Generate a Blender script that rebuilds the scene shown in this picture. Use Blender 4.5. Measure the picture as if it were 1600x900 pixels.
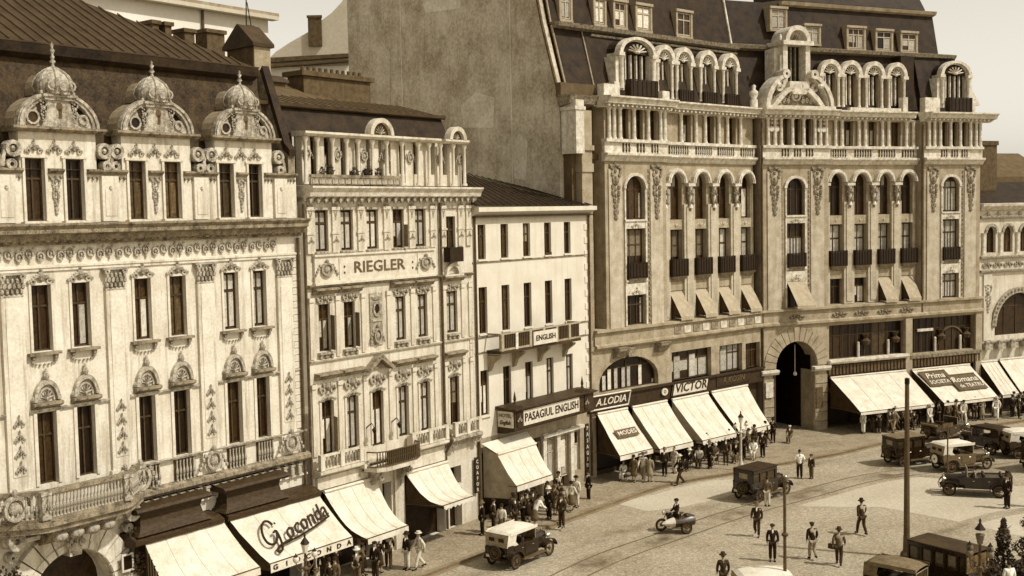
import bpy, bmesh, math, random
from math import sin, cos, pi, radians as R, sqrt
from mathutils import Vector, Matrix
random.seed(7)
for o in list(bpy.data.objects): bpy.data.objects.remove(o)
SC = bpy.context.scene
COL = SC.collection
# ------------------------------------------------------------------ camera
PITCH, ROLL = R(3.7185), R(-1.1347)
Fv = Vector((0, cos(PITCH), -sin(PITCH))); Rv = Vector((1, 0, 0)); Uv = Vector((0, sin(PITCH), cos(PITCH)))
R2 = Rv*cos(ROLL) + Uv*sin(ROLL); U2 = Uv*cos(ROLL) - Rv*sin(ROLL)
cam = bpy.data.cameras.new('camera'); camo = bpy.data.objects.new('camera', cam); COL.objects.link(camo)
m = Matrix((R2, U2, -Fv)).transposed().to_4x4(); m.translation = Vector((0, 0, 16.5)); camo.matrix_world = m
cam.sensor_width = 36; cam.lens = 40.5; cam.clip_start = 0.5; cam.clip_end = 6000
SC.camera = camo
# ------------------------------------------------------------------ sky and sun
SUN_EL, SUN_AZ = R(50), R(111)
w = bpy.data.worlds.new('World'); SC.world = w; w.use_nodes = True
nt = w.node_tree; nt.nodes.clear()
sky = nt.nodes.new('ShaderNodeTexSky'); sky.sky_type = 'NISHITA'; sky.sun_disc = False
sky.sun_elevation = SUN_EL; sky.sun_rotation = SUN_AZ; sky.dust_density = 1.3; sky.air_density = 1.5; sky.ozone_density = 0.5
bw = nt.nodes.new('ShaderNodeRGBToBW')
tint = nt.nodes.new('ShaderNodeVectorMath'); tint.operation = 'SCALE'; tint.inputs[0].default_value = (1.0, 0.945, 0.82)
bg = nt.nodes.new('ShaderNodeBackground'); bg.inputs['Strength'].default_value = 0.15
out = nt.nodes.new('ShaderNodeOutputWorld')
nt.links.new(sky.outputs[0], bw.inputs[0]); nt.links.new(bw.outputs[0], tint.inputs['Scale'])
nt.links.new(tint.outputs[0], bg.inputs['Color']); nt.links.new(bg.outputs[0], out.inputs[0])
sl = bpy.data.lights.new('sun', 'SUN'); sl.energy = 3.35; sl.angle = R(1.6); sl.color = (1.0, 0.975, 0.93)
so = bpy.data.objects.new('sun', sl); COL.objects.link(so)
SUNV = Vector((sin(SUN_AZ)*cos(SUN_EL), cos(SUN_AZ)*cos(SUN_EL), sin(SUN_EL)))
so.rotation_euler = SUNV.to_track_quat('Z', 'Y').to_euler(); so.location = (30, -20, 60)
SC.view_settings.view_transform = 'Standard'; SC.view_settings.look = 'None'
SC.view_settings.exposure = 0.2; SC.view_settings.gamma = 1.0
SC.render.resolution_x = 1024; SC.render.resolution_y = 576
# ------------------------------------------------------------------ helpers
def sep(v):                       # one sepia tone of the given reflectance
    return (v, .98*v**1.175, .90*v**1.5, 1)
MATS = {}
def mat(name, v, var=.12, scale=1.2, fine=25., bump=.15, rough=.9, spec=.2, streak=0., metal=0., dirt=0., stretch=(1, 1, 1)):
    if name in MATS: return MATS[name]
    m = bpy.data.materials.new(name); m.use_nodes = True; t = m.node_tree; n = t.nodes; l = t.links
    b = n['Principled BSDF']; b.inputs['Roughness'].default_value = rough
    b.inputs['Specular IOR Level'].default_value = spec; b.inputs['Metallic'].default_value = metal
    tc = n.new('ShaderNodeTexCoord'); mp = n.new('ShaderNodeMapping'); mp.inputs['Scale'].default_value = stretch
    l.new(tc.outputs['Object'], mp.inputs[0])
    n1 = n.new('ShaderNodeTexNoise'); n1.inputs['Scale'].default_value = scale; n1.inputs['Detail'].default_value = 5; n1.inputs['Roughness'].default_value = .62
    n2 = n.new('ShaderNodeTexNoise'); n2.inputs['Scale'].default_value = fine; n2.inputs['Detail'].default_value = 2
    l.new(mp.outputs[0], n1.inputs['Vector']); l.new(mp.outputs[0], n2.inputs['Vector'])
    ad = n.new('ShaderNodeMath'); ad.operation = 'MULTIPLY_ADD'; ad.inputs[1].default_value = .62
    l.new(n2.outputs['Fac'], ad.inputs[0]); l.new(n1.outputs['Fac'], ad.inputs[2])
    rp = n.new('ShaderNodeValToRGB'); e = rp.color_ramp.elements
    e[0].position = .52; e[1].position = 1.08
    e[0].color = sep(max(v*(1-var*1.9), .004)); e[1].color = sep(min(v*(1+var*1.2), .95))
    l.new(ad.outputs[0], rp.inputs[0]); last = rp.outputs[0]
    if streak or dirt:
        n3 = n.new('ShaderNodeTexNoise'); n3.inputs['Scale'].default_value = 1.; n3.inputs['Detail'].default_value = 6; n3.inputs['Roughness'].default_value = .7
        mp2 = n.new('ShaderNodeMapping'); mp2.inputs['Scale'].default_value = (2.6, 2.6, .22) if streak else (.6, .6, .6)
        l.new(tc.outputs['Object'], mp2.inputs[0]); l.new(mp2.outputs[0], n3.inputs['Vector'])
        r3 = n.new('ShaderNodeMapRange'); r3.inputs[1].default_value = .5; r3.inputs[2].default_value = .78
        r3.inputs[3].default_value = 0; r3.inputs[4].default_value = max(streak, dirt)
        l.new(n3.outputs['Fac'], r3.inputs[0])
        mx = n.new('ShaderNodeMix'); mx.data_type = 'RGBA'; l.new(r3.outputs[0], mx.inputs['Factor'])
        l.new(last, mx.inputs['A']); mx.inputs['B'].default_value = sep(v*.34); last = mx.outputs['Result']
    l.new(last, b.inputs['Base Color'])
    if bump:
        bp = n.new('ShaderNodeBump'); bp.inputs['Strength'].default_value = bump; bp.inputs['Distance'].default_value = .03
        l.new(ad.outputs[0], bp.inputs['Height']); l.new(bp.outputs[0], b.inputs['Normal'])
    MATS[name] = m; return m
M = dict(
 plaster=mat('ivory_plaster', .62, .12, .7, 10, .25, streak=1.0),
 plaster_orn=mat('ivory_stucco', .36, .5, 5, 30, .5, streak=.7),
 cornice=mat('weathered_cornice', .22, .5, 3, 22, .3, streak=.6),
 plaster_b=mat('cream_plaster', .57, .13, .9, 10, .25, streak=.9),
 orn_b=mat('cream_stucco', .32, .5, 5, 30, .4, streak=.4),
 white_wall=mat('smooth_whitewash', .62, .07, .7, 14, .15, streak=.3),
 stone=mat('buff_stone', .33, .20, 1.4, 12, .3, streak=.6),
 stone_p=mat('pier_stone', .44, .18, 1.4, 14, .3, streak=.5),
 stone_lt=mat('pale_stone_trim', .56, .26, 3, 20, .3, streak=.35),
 stone_dk=mat('carved_stone', .22, .55, 6, 30, .5, streak=.4),
 stone_rec=mat('recess_shade_stone', .11, .2, 2, 14, .3),  # shade of recesses and voids put into the colour; rear roof shares it
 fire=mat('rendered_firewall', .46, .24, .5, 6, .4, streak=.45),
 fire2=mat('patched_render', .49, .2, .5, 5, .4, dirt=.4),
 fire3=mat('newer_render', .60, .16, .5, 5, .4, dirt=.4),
 slate=mat('dark_slate', .026, .5, 1.6, 16, .5, dirt=.0, rough=.7),
 slate_a=mat('mottled_slate', .038, .75, 2.2, 12, .6, rough=.75),
 tin=mat('weathered_tin', .052, .28, 1.2, 12, .3, rough=.6),
 barrel=mat('dormer_sheet_metal', .26, .22, 1.2, 12, .3, rough=.6),
 tin_lt=mat('pale_tin', .10, .22, 1.2, 12, .3, rough=.6),
 glass=mat('dark_glass', .016, .4, 2.0, 8, 0, rough=.35, spec=.25),  # noise in the tone stands for sky reflections in the panes
 glass_m=mat('sky_sheen_glass', .055, .5, 2.5, 9, 0, rough=.35, spec=.25),  # paler panes: sky reflection put into the colour
 curtain=mat('net_curtain', .58, .2, 5, 20, .1),
 curtain_d=mat('drawn_blind', .26, .2, 5, 20, .1),
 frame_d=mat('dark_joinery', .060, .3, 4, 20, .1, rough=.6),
 frame_l=mat('pale_joinery', .42, .15, 4, 20, .1, rough=.6),
 iron=mat('black_iron', .022, .3, 4, 20, .1, rough=.6),
 iron_m=mat('dusty_iron', .09, .3, 4, 20, .1, rough=.6),
 wood=mat('dark_stained_wood', .045, .35, 4, 14, .3, rough=.6, stretch=(1, 1, 4)),
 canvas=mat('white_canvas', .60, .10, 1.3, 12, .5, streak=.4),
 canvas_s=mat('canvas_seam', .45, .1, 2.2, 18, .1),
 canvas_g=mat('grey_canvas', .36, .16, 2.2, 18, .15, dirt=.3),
 canvas_d=mat('shaded_canvas', .05, .25, 2.2, 18, .15),  # awning-side shade put into the colour; curtain stripes share it
 ink=mat('sign_black', .03, .2, 4, 20, 0, rough=.7),
 ink_m=mat('sign_brown', .12, .2, 4, 20, 0, rough=.7),
 signw=mat('sign_cream', .58, .12, 4, 20, 0, rough=.7),
 signd=mat('sign_dark', .035, .3, 4, 20, 0, rough=.7),
 brick=mat('sooty_brick', .10, .3, 3, 25, .4),
 brick_lt=mat('pale_brick', .30, .2, 3, 25, .4),
 far=mat('far_plaster', .52, .08, .3, 4, .1),
 far_w=mat('far_white', .74, .04, .3, 4, .1),
 paint_k=mat('black_coachwork', .016, .5, 3, 12, .02, rough=.22, spec=.6),
 paint_b=mat('brown_coachwork', .045, .3, 3, 12, .02, rough=.35, spec=.5),
 paint_g=mat('grey_coachwork', .11, .2, 3, 12, .02, rough=.35, spec=.5),
 tyre=mat('rubber', .03, .2, 6, 30, .1),
 rim=mat('wheel_rim', .10, .2, 6, 30, .1, rough=.5),
 chrome=mat('nickel', .55, .1, 6, 30, 0, rough=.25, spec=.5, metal=.7),
 leather=mat('leather', .05, .25, 6, 30, .2, rough=.6),
 top_w=mat('white_hood', .62, .1, 3, 14, .15),
 top_d=mat('black_hood', .035, .3, 3, 14, .2),
 top_m=mat('tan_hood', .16, .25, 3, 14, .2),
 skin=mat('skin', .34, .08, 8, 30, .05, rough=.7),
 hair=mat('hair', .03, .3, 20, 60, .2),
 c_black=mat('black_cloth', .022, .3, 6, 30, .2),
 c_dark=mat('dark_cloth', .045, .3, 6, 30, .2),
 c_mid=mat('grey_cloth', .12, .25, 6, 30, .2),
 c_tan=mat('tan_cloth', .28, .2, 6, 30, .2),
 c_light=mat('light_cloth', .58, .15, 6, 30, .2),
 c_white=mat('white_cloth', .78, .08, 6, 30, .2),
 leaf=mat('dark_leaf', .045, .6, 2, 8, .1, rough=.7),
 leaf_l=mat('light_leaf', .11, .5, 2, 8, .1, rough=.7),
 bark=mat('bark', .07, .4, 6, 20, .4),
 pale_iron=mat('pale_cast_iron', .48, .25, 6, 20, .2),
 opal=mat('opal_glass', .62, .1, 6, 20, 0, rough=.3),
)
def vary_glass(m, lo, hi):
    t = m.node_tree; b = t.nodes['Principled BSDF']; src = b.inputs['Base Color'].links[0].from_socket
    oi = t.nodes.new('ShaderNodeObjectInfo'); pw = t.nodes.new('ShaderNodeMath'); pw.operation = 'POWER'; pw.inputs[1].default_value = 2.2
    mr = t.nodes.new('ShaderNodeMapRange'); mr.inputs[3].default_value = lo; mr.inputs[4].default_value = hi
    vm = t.nodes.new('ShaderNodeVectorMath'); vm.operation = 'SCALE'
    t.links.new(oi.outputs['Random'], pw.inputs[0]); t.links.new(pw.outputs[0], mr.inputs[0]); t.links.new(src, vm.inputs[0]); t.links.new(mr.outputs[0], vm.inputs['Scale']); t.links.new(vm.outputs[0], b.inputs['Base Color'])
vary_glass(M['glass'], .7, 3.4); vary_glass(M['glass_m'], .6, 2.6); vary_glass(M['curtain'], .55, 1.15); vary_glass(M['curtain_d'], .5, 1.3)
class MB:
    """collects faces; building coordinates are (u along, n outward, z up)"""
    def __init__(s, flip=True): s.v = []; s.f = []; s.mi = []; s.cur = 0; s.k = -1 if flip else 1
    def _a(s, vs, fs):
        b = len(s.v); s.v += [(x, y*s.k, z) for x, y, z in vs]
        s.f += [tuple(b+i for i in f) for f in fs]; s.mi += [s.cur]*len(fs)
    def box(s, a, b, c, d, e, f):
        s._a([(a, c, e), (b, c, e), (b, d, e), (a, d, e), (a, c, f), (b, c, f), (b, d, f), (a, d, f)],
             [(0, 3, 2, 1), (4, 5, 6, 7), (0, 1, 5, 4), (1, 2, 6, 5), (2, 3, 7, 6), (3, 0, 4, 7)]); return s
    def quad(s, *p): s._a(list(p), [tuple(range(len(p)))]); return s
    def prism(s, pts, n0, n1):          # outline (u,z) extruded along n
        k = len(pts); s._a([(x, n0, z) for x, z in pts]+[(x, n1, z) for x, z in pts],
             [tuple(range(k)), tuple(range(2*k-1, k-1, -1))]+[(i, (i+1) % k, k+(i+1) % k, k+i) for i in range(k)]); return s
    def prof(s, pts, u0, u1):           # profile (n,z) extruded along u
        k = len(pts); s._a([(u0, n, z) for n, z in pts]+[(u1, n, z) for n, z in pts],
             [tuple(range(k)), tuple(range(2*k-1, k-1, -1))]+[(i, (i+1) % k, k+(i+1) % k, k+i) for i in range(k)]); return s
    def ring(s, u, z, r0, r1, n0, n1, a0=0., a1=pi, seg=12, sx=1., sz=1.):  # arch band in the (u,z) plane
        vs = []; fs = []
        for i in range(seg+1):
            a = a0+(a1-a0)*i/seg; c, d = cos(a)*sx, sin(a)*sz
            vs += [(u+r0*c, n0, z+r0*d), (u+r1*c, n0, z+r1*d), (u+r1*c, n1, z+r1*d), (u+r0*c, n1, z+r0*d)]
            if i: b = 4*(i-1); fs += [(b+j, b+(j+1) % 4, b+4+(j+1) % 4, b+4+j) for j in range(4)]
        fs += [(0, 1, 2, 3), (4*seg+3, 4*seg+2, 4*seg+1, 4*seg)]
        s._a(vs, fs); return s
    def lathe(s, x, y, z, pts, seg=10):  # (r, dz)
        vs = []; fs = []; k = len(pts)
        for i in range(seg):
            a = 2*pi*i/seg; vs += [(x+r*cos(a), y+r*sin(a), z+h) for r, h in pts]
        for i in range(seg):
            b, c = i*k, ((i+1) % seg)*k; fs += [(b+j, c+j, c+j+1, b+j+1) for j in range(k-1)]
        fs += [tuple(i*k for i in range(seg)), tuple(i*k+k-1 for i in reversed(range(seg)))]
        s._a(vs, fs); return s
    def ball(s, x, y, z, rx, ry=None, rz=None, seg=6, rings=4):
        ry = ry or rx; rz = rz or rx; vs = [(x, y, z-rz)]; fs = []
        for j in range(1, rings):
            t = -pi/2+pi*j/rings
            vs += [(x+rx*cos(t)*cos(2*pi*i/seg), y+ry*cos(t)*sin(2*pi*i/seg), z+rz*sin(t)) for i in range(seg)]
        vs.append((x, y, z+rz)); L = len(vs)-1
        for i in range(seg):
            n = (i+1) % seg; fs.append((0, 1+n, 1+i)); fs.append((L, L-seg+i, L-seg+n))
            for j in range(rings-2): b = 1+j*seg; fs.append((b+i, b+n, b+seg+n, b+seg+i))
        s._a(vs, fs); return s
    def tube(s, pts, r, seg=6, r1=None):
        pts = [Vector(p) for p in pts]; vs = []; fs = []; n = len(pts)
        for i, p in enumerate(pts):
            d = (pts[min(i+1, n-1)]-pts[max(i-1, 0)]).normalized()
            a = d.orthogonal().normalized() if abs(d.z) < .9 else Vector((1, 0, 0))
            if abs(d.z) < .9: a = d.cross(Vector((0, 0, 1))).normalized()
            b = d.cross(a).normalized(); rr = r if r1 is None else r+(r1-r)*i/(n-1)
            vs += [tuple(p+a*cos(2*pi*k/seg)*rr+b*sin(2*pi*k/seg)*rr) for k in range(seg)]
        for i in range(n-1):
            for k in range(seg): q = (k+1) % seg; fs.append((i*seg+k, i*seg+q, (i+1)*seg+q, (i+1)*seg+k))
        fs += [tuple(range(seg)), tuple(range(n*seg-1, (n-1)*seg-1, -1))]
        s._a(vs, fs); return s
    def grid(s, P):                      # rows of points
        h, w_ = len(P), len(P[0]); s._a([p for r in P for p in r], [(i*w_+j, i*w_+j+1, (i+1)*w_+j+1, (i+1)*w_+j) for i in range(h-1) for j in range(w_-1)]); return s
    def wall(s, u0, u1, z0, z1, holes, n=0., dep=.3):
        us = sorted({u0, u1, *[h[0] for h in holes], *[h[1] for h in holes]}); us = [x for x in us if u0 <= x <= u1]
        zs = sorted({z0, z1, *[h[2] for h in holes], *[h[3] for h in holes]}); zs = [x for x in zs if z0 <= x <= z1]
        for i in range(len(us)-1):
            for j in range(len(zs)-1):
                cu, cz = (us[i]+us[i+1])/2, (zs[j]+zs[j+1])/2
                if any(h[0] < cu < h[1] and h[2] < cz < h[3] for h in holes): continue
                s.quad((us[i], n, zs[j]), (us[i+1], n, zs[j]), (us[i+1], n, zs[j+1]), (us[i], n, zs[j+1]))
        for h in holes:
            a, b, c, d = h[:4]; ri = h[4] if len(h) > 4 else 0
            ar = arc_pts(a, b, d, ri) if ri else [(b, d), (a, d)]
            loop = [(a, c), (b, c)]+ar
            for i in range(len(loop)):
                p, q = loop[i], loop[(i+1) % len(loop)]
                s.quad((p[0], n, p[1]), (q[0], n, q[1]), (q[0], n-dep, q[1]), (p[0], n-dep, p[1]))
            if ri:
                for i in range(len(ar)-1):
                    p, q = ar[i], ar[i+1]; s.quad((p[0], n, p[1]), (q[0], n, q[1]), (q[0], n, d), (p[0], n, d))
        return s
    def mesh(s, name, smooth=False):
        me = bpy.data.meshes.new(name); me.from_pydata(s.v, [], s.f)
        if smooth: me.polygons.foreach_set('use_smooth', [True]*len(me.polygons))
        if any(s.mi): me.polygons.foreach_set('material_index', s.mi)
        return me
def arc_pts(a, b, d, rise, seg=12):     # right to left along the arch, crown at d
    c = (a+b)/2; w2 = (b-a)/2
    return [(c+w2*cos(pi*i/seg), d-rise+rise*sin(pi*i/seg)) for i in range(seg+1)]
def link(name, data, parent=None, loc=(0, 0, 0), rot=0., label=None, cat=None, group=None, kind=None, scale=None):
    o = bpy.data.objects.new(name, data); COL.objects.link(o); o.location = loc
    o.rotation_euler = rot if isinstance(rot, (tuple, list)) else (0, 0, rot)
    if scale: o.scale = scale
    if parent: o.parent = parent
    if label: o['label'] = label
    if cat: o['category'] = cat
    if group: o['group'] = group
    if kind: o['kind'] = kind
    return o
def part(name, mb, m, parent=None, loc=(0, 0, 0), rot=0., smooth=False, **kw):
    me = mb if isinstance(mb, bpy.types.Mesh) else mb.mesh(name, smooth)
    if not me.materials:
        for q in (m if isinstance(m, (list, tuple)) else [m]): me.materials.append(q)
    return link(name, me, parent, loc, rot, **kw)
def clone(o, parent=None, **kw):
    c = o.copy(); COL.objects.link(c); c.parent = parent
    for k, v in kw.items(): setattr(c, k, v)
    for ch in o.children: clone(ch, c)
    return c
# facade frames: origin, direction of u; n is outward
class Frame:
    def __init__(s, ox, oy, adeg):
        a = R(adeg); s.o = Vector((ox, oy, 0)); s.D = Vector((sin(a), cos(a), 0)); s.N = Vector((cos(a), -sin(a), 0)); s.rz = pi/2-a
    def p(s, u, n=0, z=0): return s.o+s.D*u+s.N*n+Vector((0, 0, z))
F1 = Frame(-9.443, 51.436, 37.25)
F2 = Frame(4.727, 70.073, 47.6045)
F3 = Frame(17.932, 82.129, 65.4194)
def root(name, F, u, n, label, cat, group=None, z=0):
    return link(name, None, None, F.p(u, n, z), F.rz, label=label, cat=cat, group=group)
TXT = {}
def text_mesh(s, size=1., shear=0., ext=.01, sx=1.):
    k = (s, size, shear, ext, sx)
    if k not in TXT:
        cu = bpy.data.curves.new('lettering', 'FONT'); cu.body = s; cu.size = size; cu.shear = shear; cu.extrude = ext
        cu.align_x = 'CENTER'; cu.align_y = 'CENTER'; cu.resolution_u = 2; cu.offset = .012*size
        o = bpy.data.objects.new('tmp', cu); COL.objects.link(o)
        dg = bpy.context.evaluated_depsgraph_get(); dg.update()
        me = bpy.data.meshes.new_from_object(o.evaluated_get(dg)); me.name = 'lettering'
        bpy.data.objects.remove(o); me.materials.clear()
        for v in me.vertices: v.co.x *= sx
        TXT[k] = me
    return TXT[k]
def text(parent, s, u, n, z, size, m, shear=0., sx=1., rot=None, ext=.012):
    return part('lettering', text_mesh(s, size, shear, ext, sx), m, parent, (u, -n, z), rot or (pi/2, 0, 0))
# ------------------------------------------------------------------ windows
WC = {}
def outline(w, h, rise): 
    return [(-w/2, 0), (w/2, 0)]+(arc_pts(-w/2, w/2, h, rise) if rise else [(w/2, h), (-w/2, h)])
def window(parent, a, b, c, d, n=-.25, style='dark', rise=0, frame='d', name='window'):
    w_, h = round(b-a, 2), round(d-c, 2); k = (w_, h, style, round(rise, 2), frame)
    if k not in WC:
        pm = MB().prism(outline(w_, h, rise), -.03, 0).mesh('window_pane'); pm.materials.append(M['glass_m'] if style in ('sky_sheen',) else M['glass'])
        fm = MB(); t = .06 if h < 4 else .09; hh = h-rise
        fm.box(-w_/2, -w_/2+t, 0, .06, 0, hh).box(w_/2-t, w_/2, 0, .06, 0, hh).box(-w_/2+t, w_/2-t, 0, .05, 0, t)
        if rise: fm.ring(0, h-rise, w_/2-t, w_/2, 0, .06, sz=rise/(w_/2))
        else: fm.box(-w_/2+t, w_/2-t, 0, .05, h-t, h)
        nm = 1 if w_ < 1.5 else (3 if w_ > 2.2 else 2)
        for i in range(nm):
            x = -w_/2+w_*(i+1)/(nm+1); fm.box(x-.03, x+.03, 0, .055, t, h-t-(.12*rise if rise else 0))
        zt = h*.68; fm.box(-w_/2+t, w_/2-t, .002, .05, zt-.035, zt+.035)
        fme = fm.mesh('window_frame'); fme.materials.append(M['frame_d'] if frame == 'd' else M['frame_l'])
        cm = None
        if style in ('cas', 'half', 'blind', 'left', 'open', 'right'):
            cb = MB(); x0, x1 = -w_/2+t+.02, w_/2-t-.02
            if style == 'cas': cb.box(x0, -.05, .002, .012, .12, zt-.06).box(.05, x1, .002, .012, .12, zt-.06).box(x0, x1, .002, .012, zt+.06, h-t-.05-rise*.4)
            if style == 'half': cb.box(x0, -.05, .002, .012, h*.3, zt-.06).box(.06, x1, .002, .012, .1, zt-.06)
            if style == 'left': cb.box(x0, -.06, .002, .012, .1, zt-.06).box(x0, x1-.2, .002, .012, zt+.1, h-t-.05)
            if style == 'right': cb.box(.05, x1, .002, .012, .1, zt-.06)
            if style == 'blind': cb.box(x0, x1, .002, .012, h*.45, h-t-.02)
            if style == 'open': cb.box(x0, x0+.16, .002, .012, .1, h*.9-rise).box(x1-.16, x1, .002, .012, .1, h*.9-rise)
            cm = cb.mesh('curtain'); cm.materials.append(M['curtain_d'] if style in ('blind',) else M['curtain'])
        WC[k] = (pm, fme, cm)
    pm, fme, cm = WC[k]
    o = link(name, pm, parent, ((a+b)/2, -n, c)); link('window_frame', fme, o, (0, 0, 0))
    if cm: link('curtain', cm, o, (0, 0, 0))
    return o
# ------------------------------------------------------------------ stucco ornament meshes (unit size, shared)
def orn_mesh(kind, seed, m):
    rnd = random.Random(seed); b = MB()
    if kind == 'crest':               # symmetric leafy crest, 1 wide, 0.5 high
        b.ball(0, .06, .28, .12, .09, .2); b.ball(0, .08, .5, .06, .06, .1)
        for s in (-1, 1):
            for i in range(5):
                t = i/4; b.ball(s*(.14+.33*t), .05, .26-.16*t+rnd.uniform(-.03, .05), .075-.02*t, .06, .09-.03*t, 5, 3)
            b.ring(s*.3, .1, .05, .11, 0, .07, 0, 2*pi, 8); b.ball(s*.45, .04, .08, .06, .05, .06, 5, 3)
    elif kind == 'garland':           # hanging carved drop, 1 wide at the top, 3 high, hangs down from z=0
        for i in range(26):
            t = i/25; wv = .42*(1-t)**.8+.08
            for s in ((-1, 1) if i % 3 else (0,)):
                b.ball(s*wv*rnd.uniform(.35, .9), .07, -3*t+rnd.uniform(-.05, .05), rnd.uniform(.07, .14), .11, rnd.uniform(.09, .17), 5, 3)
        b.ball(0, .12, -.9, .2, .14, .28); b.ball(0, .05, -3.05, .05, .05, .2, 5, 3)
        b.box(-.45, .45, 0, .1, -.08, .05)
    elif kind == 'rinceau':           # scrolling frieze, 1.6 long, .6 high
        for i in range(4):
            x = -.6+.4*i; s = 1 if i % 2 else -1
            b.ring(x, .3+.04*s, .10, .155, 0, .06, -.5, 5.2, 9); b.ball(x, .05, .3+.04*s, .06, .05, .06, 5, 3)
            for q in range(4): b.ball(x+rnd.uniform(-.2, .2), .03, .3+rnd.uniform(-.24, .24), .05, .04, .035, 5, 3)
    elif kind == 'capital':           # pilaster capital, 1 wide, .85 high
        b.prof([(0, 0), (.1, 0), (.1, .06), (.06, .1), (0, .1)], -.42, .42)
        for r in range(3):
            for i in range(5):
                b.ball(-.36+.18*i+(.05 if r == 1 else 0), .09+.03*r, .2+.18*r, .075, .09, .12, 5, 3)
        b.ring(-.38, .72, .04, .12, .02, .2, 0, 2*pi, 8); b.ring(.38, .72, .04, .12, .02, .2, 0, 2*pi, 8)
        b.prof([(0, .78), (.2, .78), (.2, .85), (0, .85)], -.55, .55)
    elif kind == 'swag':              # under-sill swag, 1 wide, hangs from z=0
        for i in range(9):
            a = pi*i/8; b.ball(.42*cos(a), .04, -.12-.14*sin(a), .05, .05, .05, 5, 3)
        b.ball(-.42, .05, -.08, .08, .07, .12, 5, 3); b.ball(.42, .05, -.08, .08, .07, .12, 5, 3)
    elif kind == 'shell':             # shell in a round niche, 1 wide
        for i in range(7):
            a = pi*(i+.5)/7; b.tube([(0, .02, .05), (.2*cos(a), .06, .05+.2*sin(a)), (.33*cos(a), .05, .05+.33*sin(a))], .03, 4)
        b.ball(0, .06, .06, .09, .07, .07)
    elif kind == 'panel':             # window-head ornament panel, 1 wide .6 high
        for i in range(5):
            b.ball(-.38+.19*i, .05, .3+.1*(i % 2), .08, .06, .12, 5, 3)
        b.ring(-.25, .22, .07, .13, 0, .06, 0, 2*pi, 8); b.ring(.25, .22, .07, .13, 0, .06, 0, 2*pi, 8); b.ball(0, .08, .35, .11, .09, .17)
    elif kind == 'cartouche':
        b.ring(0, 0, .3, .42, 0, .14, 0, 2*pi, 14); b.ball(0, .06, 0, .22, .08, .22, 8, 5)
        for s in (-1, 1):
            for i in range(4): b.ball(s*(.45+.1*i), .05, .25-.18*i, .09, .07, .1, 5, 3)
        b.ball(0, .1, .5, .12, .1, .14)
    me = b.mesh(kind); me.materials.append(m); return me
ORN = {}
def orn(parent, kind, u, n, z, sx=1, sz=1, m='plaster_orn', name=None, seed=0):
    k = (kind, m, seed)
    if k not in ORN: ORN[k] = orn_mesh(kind, seed, M[m])
    nm = name or {'crest': 'crest_ornament', 'garland': 'carved_garland', 'rinceau': 'frieze_scroll', 'capital': 'capital', 'swag': 'sill_swag', 'shell': 'shell_ornament', 'panel': 'relief_panel', 'cartouche': 'cartouche'}[kind]
    return link(nm, ORN[k], parent, (u, -n, z), scale=(sx, max(sx, sz) if kind != 'garland' else sx, sz))
def cornice_prof(z0, z1, p, n=0.):   # classical section
    h = z1-z0
    return [(n-.05, z0), (n+.12*p, z0), (n+.18*p, z0+.18*h), (n+.42*p, z0+.3*h), (n+.5*p, z0+.48*h), (n+.86*p, z0+.55*h), (n+.86*p, z0+.74*h), (n+p, z0+.9*h), (n+p, z1), (n-.05, z1)]
BALU = [(.06, 0), (.06, .06), (.035, .1), (.075, .3), (.07, .42), (.035, .6), (.035, .72), (.06, .78), (.06, .84)]
def baluster_mesh(h, m, s=1.):
    k = ('bal', round(h, 2), m, s)
    if k not in ORN:
        me = MB().lathe(0, 0, 0, [(r*s, z*h/.84) for r, z in BALU], 7).mesh('baluster', True); me.materials.append(M[m]); ORN[k] = me
    return ORN[k]
# ================================================================== ground
def sheet(name, pts, z, m, **kw):
    me = bpy.data.meshes.new(name); me.from_pydata([(x, y, z) for x, y in pts], [], [tuple(range(len(pts)))]); me.materials.append(m)
    return link(name, me, **kw)
M['road'] = mat('cobbled_roadway', .385, .14, .3, 6, .5, dirt=.3)
M['road_far'] = mat('distant_ground', .40, .1, .05, 2, .1)
M['asphalt_lt'] = mat('pale_dusty_pavement', .48, .08, .3, 7, .2, dirt=.25)
M['pave'] = mat('pavement_slabs', .31, .14, .5, 7, .3, dirt=.4)
M['kerb'] = mat('kerb_stone', .22, .2, 2, 12, .3)
M['trk'] = mat('oily_track', .15, .2, .5, 8, .2)
sheet('ground', [(-2500, -2500), (2500, -2500), (2500, 2500), (-2500, 2500)], -.01, M['road_far'], kind='structure')

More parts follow.
